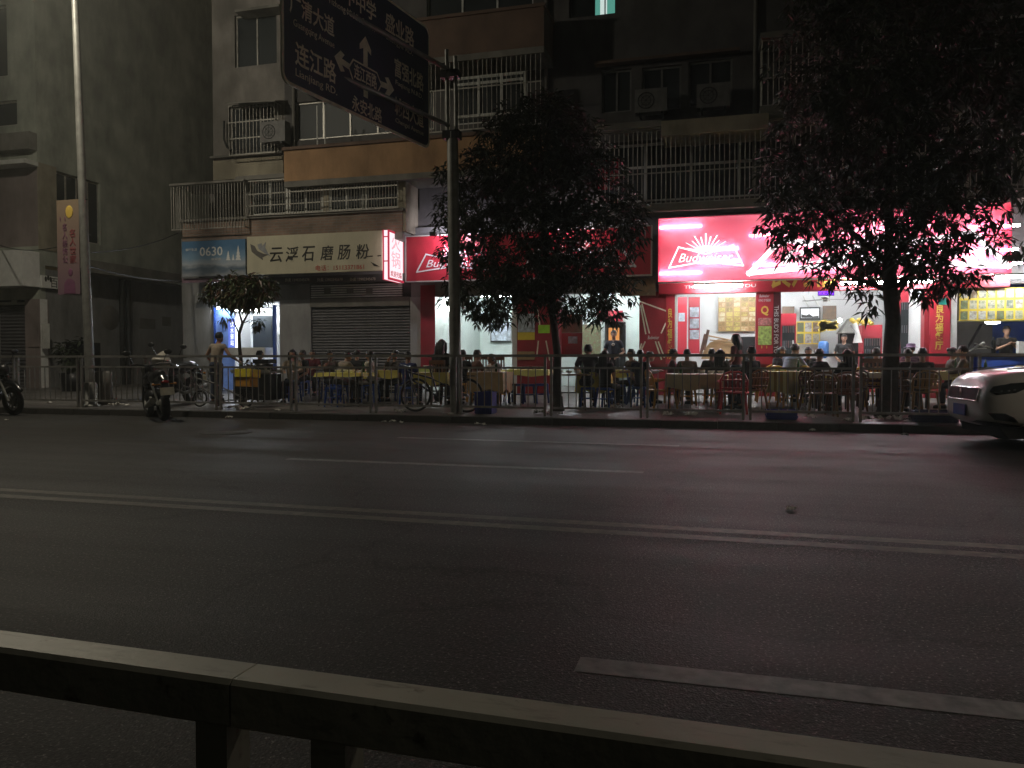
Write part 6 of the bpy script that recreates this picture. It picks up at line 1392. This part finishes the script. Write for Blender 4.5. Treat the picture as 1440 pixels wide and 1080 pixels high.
# ------------------------------------------------------------------ two wheelers
def wheel(o, y, R, r, spokes=0, w=1.0, disc=None):
    mb = MB(); mb.torus((0, y, R + r), R, r, 'x', 30, 10)
    for v in mb.v: v.x *= w
    t = part(mb, 'wheel', K['rubber'], o)
    mb = MB(); mb.torus((0, y, R + r), R - r * .8, r * .35, 'x', 28, 6); mb.tube([(-.05, y, R + r), (.05, y, R + r)], .03 if spokes else .06, 10)
    n = spokes or 5
    for i in range(n): a = 2 * pi * i / n; mb.tube([(0, y, R + r), (0, y + (R - r * .8) * cos(a), R + r + (R - r * .8) * sin(a))], .0022 if spokes else .018, 4)
    if disc: mb.lathe([(disc * .5, .045), (disc, .045), (disc, .05), (disc * .5, .05)], (0, y, R + r), 18, R=Matrix.Rotation(pi / 2, 3, 'Y'))
    part(mb, 'rim', K['steel'], t); return t
def motorbike(loc, rz, label, paint, fair=None, box=False, plate=True, lean=.06):
    o = thing('motorcycle', label, 'motorcycle', loc, rz, 'parked two wheelers'); o.rotation_euler = (0, lean, rz)
    wheel(o, .64, .235, .062, 0, 1.15, .11); wheel(o, -.66, .235, .055, 0, 1.0, .12)
    mb = MB(); mb.ball((0, -.18, .76), (.15, .30, .14), 0, 16, 10); mb.ball((0, -.32, .70), (.14, .18, .15), 0, 14, 9); me = remesh(mb, .02); me.materials.append(paint); q = bpy.data.objects.new('fuel_tank', me); COL.objects.link(q); q.parent = o
    mb = MB(); mb.tube([(0, .02, .77), (0, .25, .78), (0, .5, .83), (0, .72, .86)], [.11, .13, .12, .07], 10); me = remesh(mb, .018); me.materials.append(K['black']); q = bpy.data.objects.new('seat', me); COL.objects.link(q); q.parent = o
    mb = MB(); mb.tube([(0, .55, .74), (0, .8, .78), (0, .93, .72)], [.11, .09, .05], 10); mb.tube([(0, .86, .74), (0, .99, .55), (0, 1.0, .42)], [.07, .08, .05], 8); me = remesh(mb, .018); me.materials.append(paint); q = bpy.data.objects.new('tail', me); COL.objects.link(q); q.parent = o
    mb = MB(); mb.ball((0, .95, .72), (.07, .03, .03)); part(mb, 'tail_light', mat('tail lamp', (.25, .01, .01), .2), o)
    if plate: mb = MB(); mb.box((0, 1.065, .56), (.23, .012, .14), 0, Matrix.Rotation(.3, 3, 'X')); q = part(mb, 'number_plate', K['signwhite'], o)
    mb = MB(); mb.ball((0, -.05, .42), (.17, .24, .17), 0, 12, 8); mb.tube([(0, -.12, .5), (0, -.22, .72)], .09, 10)
    for k in range(5): mb.lathe([(.1, 0), (.13, 0), (.13, .012), (.1, .012)], (0, -.14 - .012 * k, .52 + .03 * k), 12)
    part(mb, 'engine', K['darkmetal'], o)
    mb = MB(); mb.tube([(.12, -.2, .36), (.17, .05, .26), (.2, .5, .32), (.21, .88, .40)], [.03, .035, .055, .06], 10); part(mb, 'exhaust', K['steel'], o)
    for s in (-1, 1): mb = MB(); mb.tube([(s * .09, -.36, .98), (s * .09, -.66, .30)], .026, 8); mb.tube([(s * .07, .64, .3), (s * .13, .42, .70)], .02, 6); mb.tube([(s * .07, .64, .3), (s * .1, .1, .42)], .025, 6); part(mb, 'fork', K['steel'], o)
    mb = MB(); mb.tube([(-.36, -.22, 1.03), (-.2, -.34, 1.04), (0, -.38, 1.0), (.2, -.34, 1.04), (.36, -.22, 1.03)], .016, 8); part(mb, 'handlebar', K['darkmetal'], o)
    for s in (-1, 1):
        mb = MB(); mb.tube([(s * .25, -.32, 1.04), (s * .33, -.36, 1.22)], .008, 5); mb.ball((s * .36, -.355, 1.26), (.075, .02, .05)); part(mb, 'mirror', K['black'], o)
        mb = MB(); mb.tube([(s * .06, .84, .68), (s * .16, .86, .68)], .01, 5); mb.ball((s * .18, .86, .68), (.03, .045, .028)); part(mb, 'indicator', mat('amber lens', (.35, .14, .02), .25), o)
    mb = MB(); mb.ball((0, -.50, .92), (.11, .10, .12), 0, 14, 9); me = mb
    part(mb, 'headlight', fair or K['black'], o)
    mb = MB(); mb.tube([(0, -.38, .58), (0, -.55, .66), (0, -.75, .645), (0, -.93, .5)], [.05, .07, .07, .045], 8); part(mb, 'mudguard', paint, o)
    if fair: mb = MB(); mb.tube([(0, -.42, 1.12), (0, -.54, .95), (0, -.5, .6)], [.06, .2, .1], 10); me = remesh(mb, .02); me.materials.append(fair); q = bpy.data.objects.new('fairing', me); COL.objects.link(q); q.parent = o
    mb = MB(); mb.tube([(-.1, .05, .32), (-.22, .12, .02)], .014, 6); part(mb, 'kickstand', K['steel'], o)
    o.scale = (1.12, 1.08, 1.1)
    return o
gloss = mat('black gloss paint', (.010, .010, .012), .2, var=.1, coat=.5); pale = mat('pale plastic fairing', (.42, .39, .34), .35)
q = onZ(244, 592, 0)
motorbike((q.x - .72, 13.52, 0), 4.04, 'black motorcycle parked on the road against the kerb, its tail and number plate toward us', gloss)
motorbike((X(240, 520, 15.35), 15.45, pavz(15.4)), .12, 'motorcycle with a pale rounded fairing standing behind railing near the delivery box', gloss, pale)
q = onZ(26, 584, 0); motorbike((q.x - .72, q.y, 0), PI / 2 - .12, 'dark scooter cut by the left frame edge, front wheel pointing right', gloss, None, lean=-.1)
def bicycle(px0, px1, Y, R, label, paint, box=False, mt=False):
    x0, x1 = X(px0, 560, Y), X(px1, 560, Y); wb = x1 - x0
    o = thing('bicycle', label, 'bicycle', ((x0 + x1) / 2, Y, pavz(Y)), PI / 2, 'parked two wheelers'); o.rotation_euler = (0, .08, PI / 2)
    r = .026 if mt else .022; h = R + r; a, b = wb / 2, -wb / 2
    wheel(o, a, R, r, 20); wheel(o, b, R, r, 20)
    bb = (0, .06, h - .04); st = (0, .22, h + .42); hd_ = (0, b + .20, h + .48); hl = (0, b + .14, h + .34)
    mb = MB()
    for p, q_ in ((bb, st), (bb, hl), ((0, st[1] - .02, st[2] - .08), hd_), (hd_, hl)): mb.tube([p, q_], .019, 8)
    for s in (-1, 1):
        mb.tube([(s * .05, a, h), (s * .02, bb[1], bb[2])], .011, 6); mb.tube([(s * .05, a, h), (s * .02, st[1], st[2] - .08)], .010, 6); mb.tube([(s * .045, b, h), (s * .045, hl[1] - .01, hl[2])], .015, 6)
    part(mb, 'frame', paint, o)
    mb = MB(); mb.tube([st, (0, st[1] + .04, st[2] + .12)], .014, 6); mb.ball((0, st[1] + .05, st[2] + .15), (.075, .14, .035)); part(mb, 'saddle', K['black'], o)
    mb = MB(); mb.tube([hd_, (0, hd_[1] + .02, hd_[2] + .1)], .015, 6); mb.tube([(-.3, hd_[1] + .06, hd_[2] + .13), (0, hd_[1] - .02, hd_[2] + .1), (.3, hd_[1] + .06, hd_[2] + .13)], .013, 7); part(mb, 'handlebar', K['darkmetal'], o)
    mb = MB(); mb.lathe([(.02, -.008), (.1, -.006), (.1, .006), (.02, .008)], bb, 20, R=Matrix.Rotation(pi / 2, 3, 'Y')); mb.tube([(.07, bb[1], bb[2]), (.09, bb[1] + .12, bb[2] - .11)], .01, 5); mb.tube([(-.07, bb[1], bb[2]), (-.09, bb[1] - .12, bb[2] + .11)], .01, 5); mb.box((.13, bb[1] + .12, bb[2] - .11), (.09, .07, .02)); mb.box((-.13, bb[1] - .12, bb[2] + .11), (.09, .07, .02)); part(mb, 'crank', K['darkmetal'], o)
    if box:
        mb = MB(); mb.box((0, a - .02, h + R + .09), (.22, .42, .02)); mb.tube([(.08, a, h), (.08, a, h + R + .08)], .01, 5); mb.tube([(-.08, a, h), (-.08, a, h + R + .08)], .01, 5); part(mb, 'rack', K['darkmetal'], o)
        z = h + R + .11
        mb = MB(); mb.box((0, a - .02, z + .10), (.34, .36, .2)); mb.box((.175, a - .02, z + .10), (.012, .22, .03)); part(mb, 'box_base', mat('orange box plastic', (.55, .27, .03), .5), o)
        mb = MB(); mb.box((0, a - .02, z + .30), (.40, .40, .18)); q = part(mb, 'box_lid', mat('yellow box fabric', (.85, .70, .05), .5), o)
        mb = MB(); P = [(-.12, .26), (-.06, .24), (.08, .33), (.12, .37), (.06, .36), (-.04, .29)]; mb.add([(.203, a - .02 + u, z + v) for u, v in P] + [(.206, a - .02 + u, z + v) for u, v in P], [tuple(range(6)), tuple(range(11, 5, -1))] + [(i, (i + 1) % 6, (i + 1) % 6 + 6, i + 6) for i in range(6)]); mb.ball((.204, a - .11, z + .33), (.004, .03, .035)); part(mb, 'black_mark', K['btext'], o)
    else:
        mb = MB()
        for s in (-1, 1): mb.tube([(s * .05, a, h), (s * .06, a + .02, h + R + .06)], .007, 5)
        mb.box((0, a - .0, h + R + .07), (.14, .36, .015)); part(mb, 'rack', K['darkmetal'], o)
    return o
b = bicycle(345, 281, 15.0, .17, 'small wheeled delivery bicycle with a yellow and orange box at the back', mat('grey bicycle paint', (.08, .08, .08), .4), True)
bicycle(656, 584, 14.85, .325, 'dark mountain bicycle leaning behind the railing by the street post', mat('dark bicycle paint', (.02, .025, .05), .35), False, True)
# ------------------------------------------------------------------ white car
def car(loc):
    o = thing('car', 'white car with its front end entering from the right frame edge, facing left', 'car', loc)
    white = mat('white car paint', (.88, .82, .79), .35, var=.03, coat=.5)
    St = [(0.0, .40, .60, .50), (.035, .32, .74, .66), (.10, .27, .86, .76), (.22, .24, .925, .84), (.42, .22, .965, .89), (.8, .21, 1.0, .915), (1.25, .21, 1.03, .92), (2.2, .21, 1.02, .925), (3.4, .21, 1.02, .92), (4.2, .24, 1.02, .87), (4.5, .32, .96, .74), (4.58, .45, .85, .6)]
    mb = MB(); vs = []; fs = []; k = 14
    for (x, zb, zt, w) in St:
        h = zt - zb
        half = [(0, zt), (w * .5, zt - .01), (w * .80, zt - .035), (w * .93, zt - .085), (w * .985, zt - h * .28), (w, zt - h * .5), (w * .975, zb + h * .2), (w * .90, zb)]
        ring = half + [(-a, b) for a, b in half[::-1][:-1]]
        ring = ring[:len(half)] + [(-a, b) for a, b in half[1:][::-1]]
        vs += [(x, y, z) for y, z in ring]; k = len(ring)
    for i in range(len(St) - 1):
        for j in range(k): a = i * k + j; b2 = i * k + (j + 1) % k; fs.append((a, b2, b2 + k, a + k))
    fs.append(tuple(range(k))[::-1]); fs.append(tuple((len(St) - 1) * k + j for j in range(k)))
    mb.add(vs, fs, 0, True); me = mb.mesh('body', [white]); bo = bpy.data.objects.new('body', me); COL.objects.link(bo)
    cut = MB()
    for x in (.86, 3.62):
        for s in (-1, 1): cut.tube([(x, s * 1.05, .35), (x, s * .66, .35)], .40, 28)
    tub = cut.mesh('cut', []); co = bpy.data.objects.new('cut', tub); COL.objects.link(co)
    sb_ = bo.modifiers.new('s', 'SUBSURF'); sb_.levels = 2
    bm_ = bo.modifiers.new('b', 'BOOLEAN'); bm_.operation = 'DIFFERENCE'; bm_.object = co; bm_.solver = 'EXACT'
    dg = bpy.context.evaluated_depsgraph_get(); m2 = bpy.data.meshes.new_from_object(bo.evaluated_get(dg)); bpy.data.objects.remove(bo); bpy.data.objects.remove(co)
    m2.materials.clear(); m2.materials.append(white); body_ = bpy.data.objects.new('body', m2); COL.objects.link(body_); body_.parent = o
    for p_ in m2.polygons: p_.use_smooth = p_.area < .2
    def P(n, mb, mt, par=o): return part(mb, n, mt, par)
    # cabin
    mb = MB(); vs = []; fs = []
    for (x, z, w) in ((1.15, 1.02, .80), (1.75, 1.42, .66), (2.0, 1.52, .63), (3.0, 1.56, .62), (3.7, 1.48, .60), (4.35, 1.02, .70)): vs += [(x, -w, z), (x, -w * .6, z + .03), (x, w * .6, z + .03), (x, w, z), (x, w + .16 * (z > 1.1), 1.0), (x, -w - .16 * (z > 1.1), 1.0)]
    for i in range(5):
        for j in range(6): a = i * 6 + j; b2 = i * 6 + (j + 1) % 6; fs.append((a, a + 6, b2 + 6, b2))
    mb.add(vs, fs, 0, True); P('windows', mb, K['glass'])
    mb = MB(); mb.add([(x, y, z + .035) for x, y, z in ((1.8, -.6, 1.43), (2.0, -.62, 1.52), (3.0, -.61, 1.56), (3.7, -.59, 1.48), (3.7, .59, 1.48), (3.0, .61, 1.56), (2.0, .62, 1.52), (1.8, .6, 1.43))], [(0, 1, 6, 7), (1, 2, 5, 6), (2, 3, 4, 5)], 0, True); P('roof', mb, white)
    mb = MB(); [mb.tube([(1.27, s_ * .88, .24), (3.2, s_ * .88, .24)], .05, 6) for s_ in (-1, 1)]; P('lower_trim', mb, K['black'])
    def lens(pts, off=.012):          # a fairing patch laid on the corner skin
        mb = MB(); m = len(pts); mb.add([Vector(p_) for p_ in pts], [tuple(range(m))]); return mb
    def w_at(x):
        for i in range(len(St) - 1):
            if St[i][0] <= x <= St[i + 1][0]: t = (x - St[i][0]) / (St[i + 1][0] - St[i][0]); return [St[i][q] + t * (St[i + 1][q] - St[i][q]) for q in (1, 2, 3)]
    from mathutils.bvhtree import BVHTree
    bv = BVHTree.FromPolygons([v.co for v in m2.vertices], [p_.vertices[:] for p_ in m2.polygons])
    def patch(poly, s, mt, n, lift=.008, k_=7):      # poly in (x,z) seen from the side; projected on the skin along y
        mb = MB(); c = (sum(a for a, _ in poly) / len(poly), sum(b for _, b in poly) / len(poly)); rings = []
        for r_ in range(k_, -1, -1):
            ring = []
            for i in range(len(poly)):
                for t in (0, .34, .67):
                    a = poly[i]; b2 = poly[(i + 1) % len(poly)]; x = a[0] + (b2[0] - a[0]) * t; z = a[1] + (b2[1] - a[1]) * t; x = c[0] + (x - c[0]) * r_ / k_; z = c[1] + (z - c[1]) * r_ / k_
                    h = bv.ray_cast(V(x, s * 2, z), V(0, -s, 0)); y = h[0].y if h[0] else s * .6
                    ring.append((x - (.012 if x < .2 else 0), y + s * lift * (1 if r_ < k_ else -.3), z))
            rings.append(ring)
        m = len(rings[0]); vs = [p_ for rg in rings for p_ in rg]; fs = [(i * m + j, i * m + (j + 1) % m, (i + 1) * m + (j + 1) % m, (i + 1) * m + j) for i in range(k_) for j in range(m)]
        mb.add(vs, fs, 0, True); return P(n, mb, mt)
    hl = mat('headlight lens', (.02, .02, .022), .05, coat=1)
    for s in (-1, 1):
        hp = patch([(.10, .70), (.16, .66), (.34, .685), (.48, .75), (.62, .83), (.30, .805), (.14, .76)], s, hl, 'headlight')
        for x, z in ((.20, .71), (.27, .715), (.33, .725)):
            mb = MB(); h = bv.ray_cast(V(x, s * 2, z), V(0, -s, 0)); mb.ball((x, h[0].y + s * .008, z), (.018, .01, .014)); P('projector', mb, K['chrome'], hp)
        patch([(.09, .44), (.24, .445), (.34, .40), (.40, .33), (.30, .345), (.16, .36)], s, K['black'], 'fog_light')
    for s in (-1, 1): patch([(.045, .34), (.16, .335), (.44, .30), (.46, .235), (.2, .255), (.06, .31)], s, K['black'], 'lower_trim')
    mb = MB(); mb.add([(.16, -.62, .36), (.16, .62, .36), (.30, .80, .14), (.30, -.80, .14), (4.3, -.8, .36), (4.3, .8, .36), (4.2, .78, .17), (4.2, -.78, .17)], [(0, 1, 2, 3), (4, 7, 6, 5), (3, 2, 6, 7), (0, 3, 7, 4), (1, 5, 6, 2)]); P('undertray', mb, K['rubber'])
    mb = MB(); n = 12; pts = [(-.46 + .92 * i / n) for i in range(n + 1)]
    def fx(y, z):
        h = bv.ray_cast(V(-2, y, z), V(1, 0, 0)); return (h[0].x if h[0] else .1)
    vs = [(fx(y, z) - .012, y, z) for y in [-.52 + 1.04 * i / 14 for i in range(15)] for z in (.58, .63, .68, .73)]; mb.add(vs, [(i * 4 + j, i * 4 + j + 1, i * 4 + j + 5, i * 4 + j + 4) for i in range(14) for j in range(3)], 0, True); g = P('grille', mb, K['rubber'])
    mb = MB()
    for z in (.578, .735): mb.tube([(fx(y, z) - .016, y, z) for y in [-.54 + 1.08 * i / 14 for i in range(15)]], .009, 6)
    for s in (-1, 1): mb.tube([(fx(s * .54, z) - .014, s * .54, z) for z in (.58, .65, .73)], .009, 6)
    P('grille_trim', mb, K['chrome'], g)
    mb = MB(); mb.ball((fx(0, .66) - .02, 0, .66), (.012, .06, .06)); P('badge', mb, K['chrome'], g)
    mb = MB(); mb.box((fx(0, .45) - .02, 0, .45), (.012, .44, .14)); P('number_plate', mb, K['blue'])
    for x in (.86, 3.62):
        for s in (-1, 1):
            mb = MB(); mb.lathe([(.23, -.1), (.30, -.105), (.335, -.08), (.34, 0), (.335, .08), (.30, .105), (.23, .1)], (x, s * .80, .34), 30, R=Matrix.Rotation(pi / 2, 3, 'X')); t = P('wheel', mb, K['rubber'])
            mb = MB(); mb.lathe([(.235, .07), (.22, .085), (.21, .05)], (x, s * .80, .34), 26, R=Matrix.Rotation(pi / 2 * s, 3, 'X'))
            for i in range(5): a = 2 * pi * i / 5; mb.tube([(x, s * .885, .34), (x + .22 * cos(a), s * .875, .34 + .22 * sin(a))], [.04, .03], 6)
            P('rim', mb, K['steel'], t)
    for s in (-1, 1):
        mb = MB(); mb.ball((1.42, s * 1.0, 1.06), (.08, .11, .07)); mb.tube([(1.45, s * .86, 1.0), (1.42, s * .98, 1.05)], .025, 6); P('mirror', mb, white)
        mb = MB(); mb.bb((2.35, s * .932 - .012, .80), (2.5, s * .932 + .012, .83)); P('door_handle', mb, white)
    mb = MB()
    for s in (-1, 1): mb.tube([(.34, s * .60, .968), (.8, s * .66, 1.0), (1.2, s * .70, 1.025)], .006, 5)
    P('bonnet_seam', mb, K['black'])
    return o
cq = onY(1338, 560, 12.72)
cr = car((cq.x + .05, 12.45, 0)); cr.rotation_euler = (0, 0, radians(3.5)); cr.scale = (1.06, 1.04, 1.13)
# ------------------------------------------------------------------ crates, cart, litter
def crate(px, Y, w, d, h, col, label, name='crate', cat='crate'):
    o = thing(name, label, cat, (X(px, 560, Y), Y, pavz(max(14.28, Y))), random.uniform(-.1, .1))
    K[name + str(px)] = m = mat('plastic ' + name + str(px), col, .45, scale=5)
    mb = MB(); t = .012; mb.box((0, 0, t / 2), (w * .94, d * .94, t))
    for s in (-1, 1):
        mb.box((s * (w / 2 - t / 2), 0, h / 2 + t / 2), (t, d, h - t)); mb.box((0, s * (d / 2 - t / 2), h / 2 + t / 2), (w - 2 * t - .002, t, h - t))
    part(mb, 'shell', m, o)
    mb = MB()
    for z in (h - .015, h * .34): mb.bb((-w / 2 - .012, -d / 2 - .012, z - .014), (w / 2 + .012, -d / 2 - .001, z + .014)); mb.bb((-w / 2 - .012, d / 2 + .001, z - .014), (w / 2 + .012, d / 2 + .012, z + .014))
    for i in range(4): x = -w / 2 + w * (i + .5) / 4; mb.bb((x - .008, -d / 2 - .008, .02), (x + .008, -d / 2 - .001, h * .34 - .015))
    part(mb, 'rim', m, o); return o
crate(683, 14.75, .36, .32, .44, (.03, .05, .33), 'blue plastic crate behind the railing between street post and middle trunk')
crate(1099, 14.72, .52, .38, .17, (.02, .035, .27), 'low blue plastic tub on the pavement edge below the striped table', 'tub', 'tub')
crate(1313, 14.72, .68, .42, .2, (.012, .025, .09), 'low dark blue plastic tub by the kerb just left of the white car', 'tub', 'tub')
kc = thing('food_cart', 'small metal cart heaped with greens in front of the lit kiosk', 'cart', (X(362, 530, 16.0), 16.0, pavz(16)))
mb = MB(); mb.box((0, 0, .74), (1.0, .6, .04)); mb.box((0, -.3, .78), (1.04, .02, .06)); mb.box((0, .3, .78), (1.04, .02, .06)); part(mb, 'tray', K['steel'], kc)
mb = MB(); mb.box((0, 0, .4), (.94, .54, .6)); part(mb, 'cabinet', K['darkmetal'], kc)
mb = MB(); leaves(mb, [(-.2, -.05, .84, .16), (.05, .05, .86, .15), (.25, 0, .84, .13)], 60, seed=9, ll=.12, lw=.03); part(mb, 'greens', K['leafs'], kc)
for s in (-1, 1): mb = MB(); mb.torus((s * .3, -.32, .12), .09, .025, 'y', 16, 6); part(mb, 'wheel', K['rubber'], kc)
mb = MB(); mb.box((.2, 0, 1.0), (.42, .34, .10)); mb.lathe([(.0, 0), (.18, 0), (.2, .14), (0, .15)], (.2, 0, .80), 16); tag(part(mb, 'cooking_pot', K['darkmetal'], kc))
def scrap(p, s, seed, label, grp):
    rnd = random.Random(seed); mb = MB(); n = 5; vs = []
    for i in range(n + 1):
        for j in range(n + 1): vs.append(((i / n - .5) * s * (1 + rnd.uniform(-.2, .2)), (j / n - .5) * s * .7 * (1 + rnd.uniform(-.2, .2)), s * .05 + rnd.random() * s * .5 * (1 - abs(i / n - .5))))
    mb.add(vs, [(i * (n + 1) + j, (i + 1) * (n + 1) + j, (i + 1) * (n + 1) + j + 1, i * (n + 1) + j + 1) for i in range(n) for j in range(n)], 0, False)
    o = bpy.data.objects.new('paper_scrap', mb.mesh('paper_scrap', [K['paper']])); COL.objects.link(o); o.location = p; o.rotation_euler = (0, 0, rnd.uniform(0, 6.28)); tag(o, label, 'litter', grp)
for i, (px, py, s) in enumerate(((434, 589, .17), (449, 587, .13), (477, 588, .10), (484, 588.5, .12), (495, 585, .12), (540, 594, .1), (552, 594, .12), (564, 595, .1), (574, 592, .14), (671, 597, .12), (679, 598, .13), (1142, 606, .10), (1196, 606, .12), (1273, 613, .12), (9, 591, .08), (322, 588, .13), (330, 586, .12))):
    scrap(onZ(px, py, .004), s, i, 'crumpled pale paper scrap lying on the road in front of the kerb', 'litter in the gutter')
scrap(onZ(1112, 717, .004), .07, 77, 'single tiny paper scrap out on the asphalt near the yellow centre line', None)
for i, (px, Y, s) in enumerate(((157, 14.9, .16), (166, 14.95, .2), (178, 14.9, .14), (315, 14.7, .14), (325, 14.75, .16), (333, 14.72, .14), (357, 14.68, .13), (345, 14.4, .2), (390, 14.42, .12), (757, 14.75, .22), (764, 14.9, .2), (775, 14.72, .1), (787, 14.7, .14), (940, 14.9, .22), (972, 14.95, .22), (1140, 14.8, .18), (1190, 14.45, .16), (1218, 14.7, .18), (1238, 14.75, .2), (1256, 14.72, .24), (1266, 14.8, .2), (1275, 14.7, .2), (69, 15.2, .12), (862, 16.2, .2), (870, 16.25, .16), (755, 15.6, .12), (1130, 16.8, .14), (560, 14.5, .18), (566, 14.6, .16))):
    scrap((X(px, 570, Y), Y, pavz(Y) + .004), s, 100 + i, 'crumpled white napkin or wrapper lying on the pavement near the railing', 'litter on the pavement')
# ------------------------------------------------------------------ thin haze added to stand in for the lens glare by the lamp
mb = MB(); mb.bb((-150, -105, -1.06), (150, 125, 20)); hz = mb.build('haze', []); tag(hz, kind='stuff')
hm = bpy.data.materials.new('lamp glare haze'); hm.use_nodes = True; nt = hm.node_tree; nt.nodes.clear()
pv = nt.nodes.new('ShaderNodeVolumePrincipled'); ou = nt.nodes.new('ShaderNodeOutputMaterial'); nt.links.new(pv.outputs[0], ou.inputs['Volume'])
pv.inputs['Color'].default_value = (.92, .95, .90, 1); pv.inputs['Density'].default_value = 0.0024; pv.inputs['Anisotropy'].default_value = 0.62
hz.data.materials.append(hm); S.cycles.volume_bounces = 0
